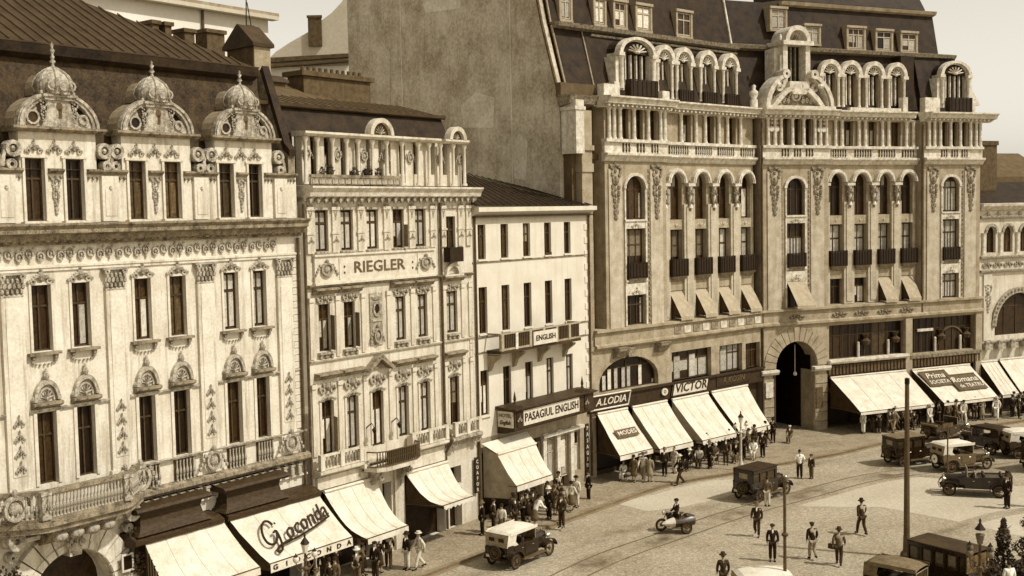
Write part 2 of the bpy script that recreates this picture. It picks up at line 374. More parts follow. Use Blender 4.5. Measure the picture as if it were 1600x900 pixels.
def setts(m, sc, amt):              # joints of the small paving stones
    t = m.node_tree; b = t.nodes['Principled BSDF']; c = b.inputs['Base Color'].links[0].from_socket
    tc = t.nodes.new('ShaderNodeTexCoord'); vo = t.nodes.new('ShaderNodeTexVoronoi'); vo.feature = 'DISTANCE_TO_EDGE'; vo.inputs['Scale'].default_value = sc
    v2 = t.nodes.new('ShaderNodeTexVoronoi'); v2.inputs['Scale'].default_value = sc; t.links.new(tc.outputs['Object'], vo.inputs['Vector']); t.links.new(tc.outputs['Object'], v2.inputs['Vector'])
    mr = t.nodes.new('ShaderNodeMapRange'); mr.inputs[1].default_value = .0; mr.inputs[2].default_value = .12; mr.inputs[3].default_value = 1-amt; mr.inputs[4].default_value = 1; t.links.new(vo.outputs['Distance'], mr.inputs[0])
    s2 = t.nodes.new('ShaderNodeSeparateXYZ'); t.links.new(v2.outputs['Color'], s2.inputs[0]); m2 = t.nodes.new('ShaderNodeMapRange'); m2.inputs[3].default_value = 1-amt*.45; m2.inputs[4].default_value = 1+amt*.25; t.links.new(s2.outputs[0], m2.inputs[0])
    mu = t.nodes.new('ShaderNodeMath'); mu.operation = 'MULTIPLY'; t.links.new(mr.outputs[0], mu.inputs[0]); t.links.new(m2.outputs[0], mu.inputs[1])
    vm = t.nodes.new('ShaderNodeVectorMath'); vm.operation = 'SCALE'; t.links.new(c, vm.inputs[0]); t.links.new(mu.outputs[0], vm.inputs['Scale']); t.links.new(vm.outputs[0], b.inputs['Base Color'])
setts(M['road'], 7.0, .42); setts(M['pave'], 4.5, .36); setts(M['asphalt_lt'], 7, .2)
def stained(src, v):                 # same paving, browned where the 'stain' attribute says so
    m = src.copy(); t = m.node_tree; b = t.nodes['Principled BSDF']; c = b.inputs['Base Color'].links[0].from_socket
    at = t.nodes.new('ShaderNodeAttribute'); at.attribute_name = 'stain'; tc = t.nodes.new('ShaderNodeTexCoord')
    nz = t.nodes.new('ShaderNodeTexNoise'); nz.inputs['Scale'].default_value = .9; nz.inputs['Detail'].default_value = 5; t.links.new(tc.outputs['Object'], nz.inputs['Vector'])
    mu = t.nodes.new('ShaderNodeMath'); mu.operation = 'MULTIPLY'; mr = t.nodes.new('ShaderNodeMapRange'); mr.inputs[1].default_value = .3; mr.inputs[2].default_value = .65
    t.links.new(nz.outputs['Fac'], mr.inputs[0]); t.links.new(mr.outputs[0], mu.inputs[0]); t.links.new(at.outputs['Fac'], mu.inputs[1])
    mx = t.nodes.new('ShaderNodeMix'); mx.data_type = 'RGBA'; t.links.new(mu.outputs[0], mx.inputs['Factor']); t.links.new(c, mx.inputs['A']); mx.inputs['B'].default_value = sep(v)
    t.links.new(mx.outputs['Result'], b.inputs['Base Color']); return m
M['road_stain'] = stained(M['road'], .09); M['road_stain'].name = 'oil_stained_roadway'
def stain_band(name, path, w_, z, k=1.):
    n = len(path); rows = [offs(path, w_*t) for t in (-1, -.5, -.15, .15, .5, 1)]; me = bpy.data.meshes.new(name)
    me.from_pydata([(x, y, z) for r in rows for x, y in r], [], [(j*n+i, j*n+i+1, (j+1)*n+i+1, (j+1)*n+i) for j in range(5) for i in range(n-1)])
    me.materials.append(M['road_stain']); a = me.attributes.new('stain', 'FLOAT', 'POINT')
    a.data.foreach_set('value', [v*k*(.55+.45*math.sin(i*.9)) if 0 < i < n-1 else 0 for v in (0, .55, 1, 1, .55, 0) for i in range(n)])
    return link(name, me, kind='structure')
# pavements, kerbs, roadway, tracks
def lofted(name, mb, m, **kw): return part(name, mb, m, None, **kw)
kp = [(-22, 30.5), (-12.2, 41.5), (-4.29, 51.98), (-1.54, 55.51), (.92, 58.9), (4.78, 63.67), (8.16, 67.6), (10.4, 69.35), (14.1, 71.4), (17.0, 73.4), (21.5, 76.2), (26.6, 80.0), (38.9, 86.8), (60, 98)]
back = [(-32, 38), (-21.5, 49), (-9.2, 52.5), (-3, 60), (1, 66), (4.5, 71), (8, 74.5), (12, 79), (16, 83), (18.5, 84.5), (24, 87.5), (32, 91), (45, 97), (60, 104)]
def ribbon(name, a, b, z, m, zb=None, **kw):
    me = bpy.data.meshes.new(name); n = len(a)
    me.from_pydata([(x, y, z) for x, y in a]+[(x, y, z if zb is None else zb) for x, y in b], [], [(i, i+1, n+i+1, n+i) for i in range(n-1)]); me.materials.append(m)
    return link(name, me, **kw)
def dens(p, k=6):
    out = []
    for i in range(len(p)-1):
        p0 = p[max(i-1, 0)]; p1 = p[i]; p2 = p[i+1]; p3 = p[min(i+2, len(p)-1)]
        for j in range(k):
            t = j/k; f = lambda a, b, c, d: .5*((2*b)+(-a+c)*t+(2*a-5*b+4*c-d)*t*t+(-a+3*b-3*c+d)*t**3)
            out.append((f(p0[0], p1[0], p2[0], p3[0]), f(p0[1], p1[1], p2[1], p3[1])))
    return out+[p[-1]]
KP = dens(kp); BK = dens(back)
def offs(p, d):
    o = []
    for i in range(len(p)):
        a = Vector(p[max(i-1, 0)]); b = Vector(p[min(i+1, len(p)-1)]); t = (b-a).normalized(); o.append((p[i][0]-t.y*d, p[i][1]+t.x*d))
    return o
ribbon('pavement', KP, BK, .12, M['pave'], kind='structure')
ribbon('kerb', offs(KP, -.0), offs(KP, -.28), .126, M['kerb'], kind='structure')
ribbon('kerb_face', offs(KP, -.28), offs(KP, -.29), .126, M['trk'], zb=.0, kind='structure')
ribbon('gutter', offs(KP, -.29), offs(KP, -.55), .002, M['kerb'], kind='structure')
sheet('roadway', [(-60, -30), (120, -30), (120, 130), (-60, 130)], -.003, M['road'], kind='structure')

sheet('asphalt_patch', [(15.4, 62.9), (18, 62.5), (20.1, 62.3), (22.6, 59.6), (25.1, 56.2), (33, 59), (40, 60), (36, 66), (28.5, 66.5), (24.5, 69.2), (20.5, 67.6), (16.9, 65.2)], .001, M['asphalt_lt'], kind='structure')
sheet('asphalt_patch', [(5.6, 64.3), (7.2, 62.4), (10.3, 63.6), (13.2, 66.3), (14.6, 69.8), (12.0, 69.3), (9.6, 67.6), (8.2, 66.3)], .001, M['asphalt_lt'], kind='structure')
trk = dens([(-6, 40), (-2.0, 46.5), (1.49, 51.43), (4.08, 54.81), (7.66, 58.38), (11.28, 61.92), (16.09, 65.86), (21.43, 69.97), (28, 72.5), (40, 78)])
stain_band('oil_stain', offs(trk, -.7), 1.3, .005)
stain_band('oil_stain', dens([(-3.5, 50.5), (2.5, 55.5), (8, 61), (12, 64.2), (17.5, 68.3), (24, 72.5), (33, 78)]), .8, .007, .6)
stain_band('oil_stain', dens([(12, 73.6), (17.5, 72.4), (22, 75.2), (30, 80.5)]), .5, .009, .6)
stain_band('oil_stain', dens([(20, 56), (26, 60.5), (30.5, 61), (40, 59)]), .45, .011, .8)
stain_band('oil_stain', dens([(23, 71.8), (27, 70.4), (32, 72), (38, 72)]), 1.6, .013, .9)
# ================================================================== building A: stuccoed palace, far left
A = root('palace_building', F1, 0, 0, 'ornate ivory stucco palace with three domed dormers and a dark slate mansard at far left', 'building')
PAIRS = [(-17.25, -16.48), (-15.66, -14.9), (-12.88, -12.12), (-11.29, -10.55), (-8.62, -7.87), (-7.0, -6.22), (-4.32, -3.55), (-2.75, -2.03)]
AU0 = -19.2
UP = 0.0
h3 = [(a, b, 6.98, 9.62) for a, b in PAIRS]; h2 = [(a, b, 11.85, 14.25) for a, b in PAIRS]; h1 = [(a, b, 16.55, 18.8) for a, b in PAIRS]
DORM = [(-17.5, -14.45), (-13.05, -9.98), (-8.88, -5.68), (-4.45, -1.4)]
portal = (-13.55, -10.2, 0, 4.4, 1.67)
low = MB(); low.wall(AU0, -.05, 0, 5.7, [portal, (-8.9, -5.2, 0, 3.9), (-4.6, -.5, 0, 3.9)], 0, .8)
part('wall', low, M['plaster'], A)
mid = MB(); mid.wall(AU0, -.05, 5.7, 16.45, h3+h2, 0, .3)
mid.quad((-.05, 0, 0), (-.05, -12, 0), (-.05, -12, 17), (-.05, 0, 17)); part('wall', mid, M['plaster'], A)
att = MB(); att.wall(AU0, -.05, 16.45, 18.42, h1, -.05, .28)
for (a, b) in DORM:
    hs = [h for h in h1 if a < h[0] < b]
    att.wall(a, b, 18.42, 19.75, [(h[0], h[1], 18.42, 18.8) for h in hs], -.05, .28)
    att.quad((a, -.05, 18.4), (a, -2.4, 18.4), (a, -2.4, 19.75), (a, -.05, 19.75)).quad((b, -.05, 18.4), (b, -2.4, 18.4), (b, -2.4, 19.75), (b, -.05, 19.75))
part('wall', att, M['plaster'], A)
# interior darkness behind portal
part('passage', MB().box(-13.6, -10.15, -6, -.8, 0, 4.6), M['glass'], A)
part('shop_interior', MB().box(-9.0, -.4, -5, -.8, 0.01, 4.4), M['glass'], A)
for i, (a, b) in enumerate(PAIRS):
    window(A, a, b, 6.98, 9.62, -.26, 'dark')
    window(A, a, b, 11.85, 14.25, -.24, ['dark', 'dark', 'dark', 'right', 'right', 'sky_sheen', 'cas', 'cas'][i])
    window(A, a, b, 16.55, 18.8, -.28, ['dark', 'dark', 'dark', 'dark', 'sky_sheen', 'sky_sheen', 'sky_sheen', 'dark'][i])
# sills, hoods
for i, (a, b) in enumerate(PAIRS):
    c = (a+b)/2
    part('sill', MB().box(-.62, .62, -.2, .22, 0, .10).box(-.5, -.38, 0, .16, -.14, 0).box(.38, .5, 0, .16, -.14, 0), M['cornice'], A, (c, 0, 11.72))
    orn(A, 'swag', c, .02, 11.6, 1.05, .9)
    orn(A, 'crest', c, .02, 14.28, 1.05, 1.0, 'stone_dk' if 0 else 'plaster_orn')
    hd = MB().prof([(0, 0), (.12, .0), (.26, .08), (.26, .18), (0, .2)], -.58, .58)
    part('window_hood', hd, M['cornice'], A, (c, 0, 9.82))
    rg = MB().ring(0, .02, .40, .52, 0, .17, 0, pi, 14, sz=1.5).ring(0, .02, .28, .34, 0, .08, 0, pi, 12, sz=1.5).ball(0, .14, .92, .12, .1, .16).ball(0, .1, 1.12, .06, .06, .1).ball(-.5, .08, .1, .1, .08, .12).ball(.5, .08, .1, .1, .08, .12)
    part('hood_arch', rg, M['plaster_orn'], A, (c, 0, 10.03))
    orn(A, 'shell', c, .02, 10.06, .8, 1.1)
    part('surround', MB().box(a-.13-c, a-c, -.02, .05, 0, 2.66).box(b-c, b-c+.13, -.02, .05, 0, 2.66), M['plaster'], A, (c, 0, 6.98))
    part('surround', MB().box(a-.1-c, a-c, -.02, .05, 0, 2.42).box(b-c, b-c+.1, -.02, .05, 0, 2.42).box(a-c-.1, b-c+.1, -.02, .06, 2.42, 2.5), M['plaster'], A, (c, 0, 11.83))
    part('surround', MB().box(a-.1-c, a-c, -.08, .02, 0, 2.27).box(b-c, b-c+.1, -.08, .02, 0, 2.27).box(a-c-.16, b-c+.16, -.08, .04, 2.27, 2.36).box(a-c-.2, b-c+.2, -.06, .2, -.12, -.01), M['plaster'], A, (c, 0, 16.55))
    orn(A, 'crest', c, -.04, 18.98, .7, .9)
# pilasters with capitals
for c in (-17.9, -13.65, -9.5, -5.28, -1.03):
    part('pilaster', MB().box(-.42, .42, -.02, .12, 0, 6.9).box(-.5, .5, -.02, .17, -.3, 0).box(-.27, .27, .12, .14, .5, 6.5), M['plaster'], A, (c, 0, 6.98))
    orn(A, 'capital', c, .03, 13.88, 1.0, 1.0)
    for k in range(4): orn(A, 'crest', c, .14, 7.6+k*.55, .42, .8)
    part('pilaster', MB().box(-.36, .36, -.07, .08, 0, 1.7).box(-.24, .24, .08, .1, .2, 1.2), M['plaster'], A, (c, 0, 16.5))
    orn(A, 'garland', c, .0, 18.1, .5, .42)
for k, (a, b) in enumerate(PAIRS[::2]):
    c = (PAIRS[2*k][1]+PAIRS[2*k+1][0])/2
    orn(A, 'garland', c, -.04, 18.1, .42, .42); orn(A, 'crest', c, -.03, 19.0, .6, .9)
# string between storeys, architrave, frieze and great cornice
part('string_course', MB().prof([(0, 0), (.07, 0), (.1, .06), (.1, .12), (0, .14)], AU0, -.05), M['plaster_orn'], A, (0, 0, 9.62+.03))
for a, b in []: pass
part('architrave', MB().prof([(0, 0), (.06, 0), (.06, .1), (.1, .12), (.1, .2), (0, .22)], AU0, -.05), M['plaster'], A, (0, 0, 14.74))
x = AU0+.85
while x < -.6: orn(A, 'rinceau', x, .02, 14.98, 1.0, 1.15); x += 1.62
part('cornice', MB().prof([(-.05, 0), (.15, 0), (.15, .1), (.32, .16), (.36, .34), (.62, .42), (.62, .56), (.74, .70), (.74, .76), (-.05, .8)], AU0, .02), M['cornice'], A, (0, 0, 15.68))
d = MB()
for i in range(60): d.box(AU0+.1+i*.32, AU0+.26+i*.32, .1, .3, 15.78, 15.92)
part('dentils', d, M['cornice'], A, kind='stuff')
for a, b in [(AU0, -17.25), (-16.48, -15.66), (-14.9, -12.88), (-12.12, -11.29), (-10.55, -8.62), (-7.87, -7.0), (-6.22, -4.32), (-3.55, -2.75), (-2.03, 0.02)]:
    part('attic_cornice', MB().prof([(-.06, 0), (.05, 0), (.16, .1), (.16, .16), (-.06, .2)], a+.12, b-.12), M['cornice'], A, (0, 0, 18.26))
    n = int((b-a-.3)/.17); q = MB()
    for i in range(n): q.ball(a+.2+(b-a-.4)*i/max(n-1, 1), .0, 18.12, .055, .07, .07, 5, 3)
    part('bead_row', q, M['stone_dk'], A, kind='stuff')
# quoins at the right edge
for i in range(26):
    z = 7.1+i*.3; part('quoin', MB().box(-.62 if i % 2 else -.48, 0, -.02, .05, 0, .27), M['plaster'], A, (-.05, 0, z))
# domed dormers
def dormer_top(c, half, z, big):
    g = part('dormer_cornice', MB().prof([(-.05, 0), (.1, 0), (.26, .1), (.26, .18), (-.05, .22)], -half-.32, half+.32).box(-half-.25, -half, -2.2, -.05, 0, .2).box(half, half+.25, -2.2, -.05, 0, .2), M['cornice'], A, (c, 0, z))
    r = half+.1
    # barrel vault of the roof behind, sheet metal
    bv = MB(); pts = [(r*cos(pi*i/14), .2+1.22*sin(pi*i/14)*1.0) for i in range(15)]
    part('barrel_roof', MB().prism(pts, -2.8, -.16), M['barrel'], g, smooth=False)
    # left and right quarter arches with round holes between them and the centre body
    for s in (-1, 1):
        a0, a1 = (pi*.62, pi) if s < 0 else (0, pi*.38)
        part('pediment_arch', MB().ring(0, .2, r-.30, r, -.12, .12, a0, a1, 9, sz=.78).ring(0, .2, r-.16, r-.05, .1, .18, a0, a1, 9, sz=.78), M['plaster_orn'], g)
    for s in (-1, 1):
        if s > 0: part('pediment_recess', MB().prism([(1.45*cos(t), .2+1.3*sin(t)*.85) for t in [pi*i/16 for i in range(0, 7)]]+[(.5, .2)], -.16, -.12), M['slate'], g); part('lower_curl', MB().prism([(.5, .2), (1.5, .2), (1.3, .5), (.95, .62), (.62, .85)], -.1, .05).ring(.98, .5, .1, .2, .03, .12, 0, 2*pi, 10), M['plaster_orn'], g); continue
        fi = MB().prism([(s*r*cos(t), .2+r*.70*sin(t)) for t in [pi*i/16 for i in range(0, 6)]]+[(s*.55, .2)], -.1, -.02)
        fi.ring(s*1.0, .52, .20, .27, -.05, .08, 0, 2*pi, 10)
        part('pediment_field', fi, M['plaster_orn'], g)
    for s in (-1,):
        part('oculus', MB().prism([(s*1.0+.2*cos(2*pi*i/10), .52+.2*sin(2*pi*i/10)) for i in range(10)], -.02, .02), M['glass'], g)
    body = MB().prism([(-.72, .2), (.72, .2), (.52, .6), (.44, 1.15), (-.44, 1.15), (-.52, .6)], -.5, .14)
    body.box(-.6, .6, -.5, .22, 1.15, 1.27).box(-.68, .68, -.5, .28, 1.27, 1.36)
    part('centre_body', body, M['plaster_orn'], g)
    part('keyhole_opening', MB().prism([(.13*cos(2*pi*i/10), .92+.16*sin(2*pi*i/10)) for i in range(10)], .13, .15).prism([(-.05, .5), (.08, .5), (.1, .85), (-.03, .85)], .13, .15), M['stone_rec'], g)
    orn(g, 'garland', -.62, .1, 1.15, .35, .33); orn(g, 'garland', .62, .1, 1.15, .35, .33)
    prof = [(.62, 0), (.66, .1), (.74, .28), (.70, .5), (.55, .72), (.32, .90), (.14, .99), (.07, 1.06), (.05, 1.16)]
    part('onion_dome', MB().lathe(0, -.18, 1.36, [(r_*.95, h) for r_, h in prof], 14), M['plaster_orn'], g, smooth=True)
    for i in range(8): a = 2*pi*(i+.5)/8; part('dome_rib', MB().tube([((r_*.97)*cos(a), -.18+(r_*.97)*sin(a), 1.36+h) for r_, h in prof[1:7]], .035, 4), M['plaster_orn'], g)
    sc = MB()
    for s in (-1, 0, 1):
        sc.ring(s*.38, 1.66, .12, .19, .32-.12*abs(s), .5-.12*abs(s), 0, 2*pi, 9)
    for i in range(9): sc.ball(-.64+.16*i, .33*cos((i-4)*.35)+.02, 1.42, .075, .08, .09, 5, 3)
    part('dome_scrolls', sc, M['plaster_orn'], g)
    part('dome_vault', MB().prism([(.62*cos(pi*i/10)-.0, 1.36+.85*sin(pi*i/10)) for i in range(11)], -2.1, -.5), M['barrel'], g)
    hf = .8 if big else .5
    part('finial', MB().lathe(0, -.18, 2.5, [(.05, 0), (.12, .08), (.05, .16), (.09, .3*hf), (.04, .4*hf), (.1, .6*hf), (.03, .72*hf), (.07, .85*hf), (.01, 1.0*hf)], 8), M['plaster_orn'], g, smooth=True)
    # side volutes
    for s in (-1, 1):
        v = MB(); x0 = s*(half+.28)
        v.ring(x0, -.62, .16, .30, -.25, .12, 0, 2*pi, 12).ball(x0, 0, -.62, .12, .16, .12).ring(x0+s*.08, -1.18, .08, .2, -.25, .12, 0, 2*pi, 10)
        v.tube([(x0+s*.2, 0, -.5), (x0+s*.34, 0, -.9), (x0+s*.38, 0, -1.25), (x0+s*.5, 0, -1.36)], .09, 5)
        part('side_volute', v, M['plaster_orn'], g)
for i, (a, b) in enumerate(DORM): dormer_top((a+b)/2, (b-a)/2, 19.75, i < 2)
# mansard, gutter beam, seamed tin roof
part('mansard_slope', MB().prof([(-.35, 18.35), (-1.45, 22.75), (-1.75, 22.75), (-1.0, 18.35)], AU0, -1.0), M['slate_a'], A)
mb = MB()
part('mansard_gutter', MB().prof([(-1.3, 22.55), (-1.05, 22.7), (-1.0, 23.05), (-1.15, 23.12), (-1.8, 23.3), (-1.9, 22.6)], AU0, -1.15), M['slate'], A)
part('flashing', MB().box(AU0, -1.1, -1.12, -1.0, 23.07, 23.12), M['tin'], A)
E0 = (-1.25, 23.12)
rr = MB(); P = [(AU0, -1.2, 23.15), (-1.3, -1.2, 23.15), (-7.6, -8.2, 26.9), (AU0, -8.2, 26.9)]
rr.quad(*P).quad((-1.3, -1.2, 23.15), (-1.3, -12, 23.15), (-7.6, -8.2, 26.9)).quad((AU0, -8.2, 26.9), (-7.6, -8.2, 26.9), (-1.3, -15.2, 23.15), (AU0, -15.2, 23.15))
part('roof', rr, M['tin'], A)
nx = 34
for i in range(nx):
    u = AU0+.3+i*(.53)
    if u > -1.6: break
    t = 1.0 if u < -7.6 else (u+1.3)/(-6.3)
    q = MB().tube([(0, -1.2, 23.2), (0, -1.2-7*t, 23.2+3.75*t)], .035, 4); part('roof_seam', q, M['tin_lt'], A, (u, 0, 0))
# right party wall following the roof
part('party_wall', MB().prof([(-.1, 16.4), (-.1, 19.3), (-.35, 19.6), (-1.7, 23.1), (-9, 24.2), (-9, 16.4)], -.42, -.06), M['cornice'], A)
part('party_wall_coping', MB().prof([(.0, 19.2), (.02, 19.5), (-.3, 19.8), (-1.6, 23.3), (-1.75, 23.1), (-.4, 19.5)], -.44, -.04), M['slate'], A)
# chimney house on the party wall
ch = root('chimney_stack', F1, -.07, -2.0, 'gabled chimney house with painted-in sunlit front and shaded sides beside the palace roof', 'chimney', z=18.5)
part('shaded_brick_shaft', MB().box(-.5, .5, -1.8, -.02, 0, 5.9), M['brick'], ch)
part('sunlit_shaft_face', MB().box(-.47, .47, -.02, .03, 0, 5.85), M['brick_lt'], ch)  # sunlit front put in as paler brick, shaded sides as dark brick
part('gable_roof', MB().prof([(.15, 5.85), (-.85, 6.75), (-.95, 6.75), (-2.0, 5.8), (-2.0, 5.65), (.15, 5.7)], -.62, .62), M['tin'], ch)
part('gable_end', MB().prof([(.05, 5.7), (-.9, 6.62), (-1.9, 5.7)], -.58, -.5), M['slate'], ch)
part('chimney_pot', MB().box(.15, .5, -1.6, -1.1, 5.8, 6.75).box(.1, .55, -1.65, -1.05, 6.75, 6.82), M['brick'], ch)
part('rod_bracket', MB().tube([(-.1, -.9, 6.4), (.0, -.9, 9)], .035, 4), M['iron'], ch); part('rod_bracket', MB().tube([(.3, -.9, 6.2), (.0, -.9, 7.8)], .03, 4), M['iron'], ch)
# main ledge over the ground floor + bracket row
part('first_floor_ledge', MB().prof([(-.02, 5.55), (.2, 5.62), (.34, 5.74), (.34, 5.9), (.2, 5.98), (-.02, 6.0)], AU0, .0), M['cornice'], A)
x = -8.6
while x < -.3: part('bracket', MB().box(-.09, .09, 0, .26, 0, .5).box(-.12, .12, 0, .3, .42, .5), M['plaster_orn'], A, (x, 0, 5.05)); x += .42
part('bracket_ledge', MB().prof([(0, 4.92), (.12, 4.95), (.12, 5.03), (0, 5.05)], -8.9, -.05), M['plaster'], A)
# window-balustrades of the first floor (right bays): rail, panels, balusters
part('balustrade_rail', MB().prof([(-.02, 6.86), (.16, 6.9), (.2, 6.98), (-.02, 7.0)], -8.9, -.05), M['plaster_orn'], A)
for a, b in PAIRS[4:]:
    for i in range(6):
        link('baluster', baluster_mesh(.86, 'plaster_orn', .8), A, ((a-.1)+(b-a+.2)*(i+.5)/6, -.1, 6.0))
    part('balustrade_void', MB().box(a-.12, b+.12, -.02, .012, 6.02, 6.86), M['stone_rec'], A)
for c in (-9.5, -5.28, -1.03): orn(A, 'cartouche', c, .16, 6.55, .9, 1.0)
# ---- the bowed balcony over the portal
def bow(u):  # plan of the balcony front
    t = (u+11.9)/3.1; return 1.5 if abs(t) < .55 else max(.25, 1.5-(abs(t)-.55)/.45*1.15)
us = [-15.0+i*.31 for i in range(21)]
bl = MB()
def strip(mb, z0, z1, o0, o1):
    for i in range(len(us)-1):
        a, b = us[i], us[i+1]
        mb._a([(a, bow(a)+o0, z0), (b, bow(b)+o0, z0), (b, bow(b)+o1, z0), (a, bow(a)+o1, z0), (a, bow(a)+o0, z1), (b, bow(b)+o0, z1), (b, bow(b)+o1, z1), (a, bow(a)+o1, z1)],
              [(0, 3, 2, 1), (4, 5, 6, 7), (0, 1, 5, 4), (1, 2, 6, 5), (2, 3, 7, 6), (3, 0, 4, 7)])
sl_ = MB()
for i in range(len(us)-1):
    a, b = us[i], us[i+1]; sl_.quad((a, 0, 6.02), (b, 0, 6.02), (b, bow(b), 6.02), (a, bow(a), 6.02)).quad((a, 0, 5.62), (b, 0, 5.62), (b, bow(b)-.1, 5.62), (a, bow(a)-.1, 5.62))
strip(sl_, 5.84, 6.03, -.2, .12); strip(sl_, 5.62, 5.84, -.2, .0)
part('balcony_slab', sl_, M['cornice'], A)
bt = MB(); strip(bt, 6.98, 7.13, -.22, .02); part('balcony_rail', bt, M['cornice'], A)
bb = MB(); strip(bb, 6.03, 6.14, -.2, .0); part('balcony_plinth', bb, M['cornice'], A)
for i in range(44):
    u = -14.85+i*(5.9/43)
    if min(abs(u-c) for c in (-14.8, -13.55, -10.25, -9.0)) < .2: continue
    link('baluster', baluster_mesh(.86, 'plaster_orn'), A, (u, -(bow(u)-.1), 6.12))
for c in (-14.8, -13.55, -10.25, -9.0):
    part('balcony_pier', MB().box(-.17, .17, bow(c)-.27, bow(c)+.05, 0, .95).box(-.2, .2, bow(c)-.3, bow(c)+.08, .86, 1.0), M['plaster_orn'], A, (c, 0, 6.1))
    orn(A, 'crest', c, bow(c)+.05, 6.35, .35, .9)
orn(A, 'cartouche', -9.0, .4, 6.55, 1.1, 1.2); orn(A, 'cartouche', -14.4, .9, 6.6, 1.0, 1.1)
# corbel with four bulbs beneath the balcony, and scrolled consoles
cb = MB().prof([(0, 4.85), (.5, 4.95), (1.0, 5.25), (1.25, 5.5), (1.3, 5.62), (0, 5.62)], -13.2, -10.6)
part('balcony_corbel', cb, M['cornice'], A)
for i in range(4): part('corbel_bulb', MB().ball(0, 0, 0, .3, .26, .22, 8, 5), M['plaster_orn'], A, (-12.85+.64*i, -1.15, 5.3), smooth=True)
for c in (-14.2, -9.5):
    part('console', MB().ring(0, .35, .12, .34, 0, .7, 0, 2*pi, 12).ring(0, -.3, .06, .2, 0, .35, 0, 2*pi, 10).box(-.22, .22, 0, .75, .5, .68), M['plaster_orn'], A, (c, 0, 5.0))
# portal surround: voussoirs, keystone, jambs
cx, zs, r0 = -11.875, 2.73, 1.68
for i in range(13):
    a0 = pi*i/13; a1 = pi*(i+1)/13
    part('voussoir', MB().ring(cx, zs, r0, r0+.95, 0, .28, a0+.012, a1-.012, 2).ring(cx, zs, r0+.03, r0+.3, .28, .34, a0+.02, a1-.02, 2), M['plaster'], A)
part('keystone', MB().prism([(-.24, -.1), (.24, -.1), (.38, 1.05), (-.38, 1.05)], 0, .5), M['plaster_orn'], A, (cx, 0, 4.35))
orn(A, 'crest', cx, .5, 4.6, .7, 1.3)
for s in (-1, 1):
    for k in range(5):
        part('jamb_block', MB().box(-.45, .45, -.02, .26, 0, .52), M['plaster'], A, (cx+s*(r0+.47), 0, .02+k*.545))
    part('imposts', MB().box(-.55, .55, 0, .36, 0, .2), M['plaster'], A, (cx+s*(r0+.47), 0, 2.74))
part('portal_cornice', MB().prof([(0, 5.1), (.4, 5.15), (.45, 5.25), (.45, 5.32), (0, 5.36)], -14.4, -9.35), M['plaster'], A)
# downpipe at right edge
part('downpipe', MB().tube([(-.2, .12, .2), (-.2, .12, 15.6)], .075, 6), M['iron_m'], A)

lb_ = root('bracket_lantern', F1, -9.75, .5, 'small white-framed square lantern on a dark scrolled bracket right of the palace portal', 'lantern', z=3.1)
part('frame', MB().box(-.26, .26, .0, .06, 0, .07).box(-.26, .26, 0, .06, .62, .7).box(-.26, -.19, 0, .06, .07, .62).box(.19, .26, 0, .06, .07, .62), M['signw'], lb_)
part('dark_pane', MB().box(-.19, .19, -.02, .02, .07, .62), M['glass'], lb_)
part('bracket', MB().tube([(0, -.4, 1.2), (.1, .1, 1.35), (.2, .25, 1.05), (0, .1, .7)], .04, 5).ring(.25, 1.2, .1, .16, .1, .18, 0, 2*pi, 10).ring(.4, .7, .08, .14, .1, .18, 0, 2*pi, 10), M['iron'], lb_)
for i, (u, n, z, rr) in enumerate(((-9.25, .5, 4.3, .45), (-9.15, .6, 3.3, .5), (-9.3, .7, 2.2, .5), (-14.6, .7, 4.0, .6), (-14.9, .8, 3.0, .7))):
    rnd = random.Random(40+i); b = MB()
    for k in range(320):
        d = Vector((rnd.gauss(0, 1), rnd.gauss(0, .5), rnd.gauss(0, 1))); d = d.normalized()*rnd.uniform(.2, 1)*rr; e = Vector((rnd.uniform(-1, 1), rnd.uniform(-1, 1), rnd.uniform(-1, 1))).normalized(); f = e.orthogonal(); q = rnd.uniform(.05, .09)
        b._a([tuple(d+e*q), tuple(d+f*q*.6), tuple(d-e*q), tuple(d-f*q*.6)], [(0, 1, 2, 3)])
    t = root('climbing_plant', F1, u, n, ['dark ivy clump at the left end of the carved canopy', 'dark ivy beside the white-framed lantern', 'lowest dark ivy clump beside the striped awning curtain', 'dark creeper at the left foot of the portal arch', 'lower dark creeper cut by the bottom left corner'][i], 'plant', z=z)
    part('leaves', b, M['leaf'], t); part('stem', MB().tube([(0, -.3, -1.4), (.05, -.2, -.3), (0, 0, .3)], .03, 4), M['bark'], t)
# ================================================================== building B: narrow stucco house with the RIEGLER sign
B = root('stucco_house', F1, 0, 0, 'narrow stucco house with the RIEGLER name board, columned attic and dark mansard', 'building')
BC = [1.38, 2.98, 4.68, 6.5, 8.12]; BR = 10.42
def bw_(c, hw=.36): return (c-hw, c+hw)
hb3 = [(*bw_(c, .37 if i != 2 else .4), 5.55 if i != 2 else 5.4, 8.08) for i, c in enumerate(BC)]+[(*bw_(BR, .43), 5.5, 8.05)]
hb2 = [(*bw_(c), 10.35, 12.52) for i, c in enumerate(BC) if i != 2]+[(*bw_(BR, .43), 10.35, 12.52)]
hb1 = [(*bw_(c, .4), 14.92, 16.8) for c in BC]+[(*bw_(BR, .4), 14.2, 16.4)]
g = MB().wall(.3, 12.15, 0, 5.1, [(.8, 4.15, 0, 3.9), (4.78, 5.5, 2.0, 3.5), (6.4, 9.4, 0, 3.75), (9.85, 10.85, 2.35, 3.3), (9.85, 10.85, 0, 2.1)], 0, .5)
part('wall', g, M['plaster_b'], B)
part('shop_interior', MB().box(.35, 12.1, -5, -.5, 0.01, 4.2), M['glass'], B)
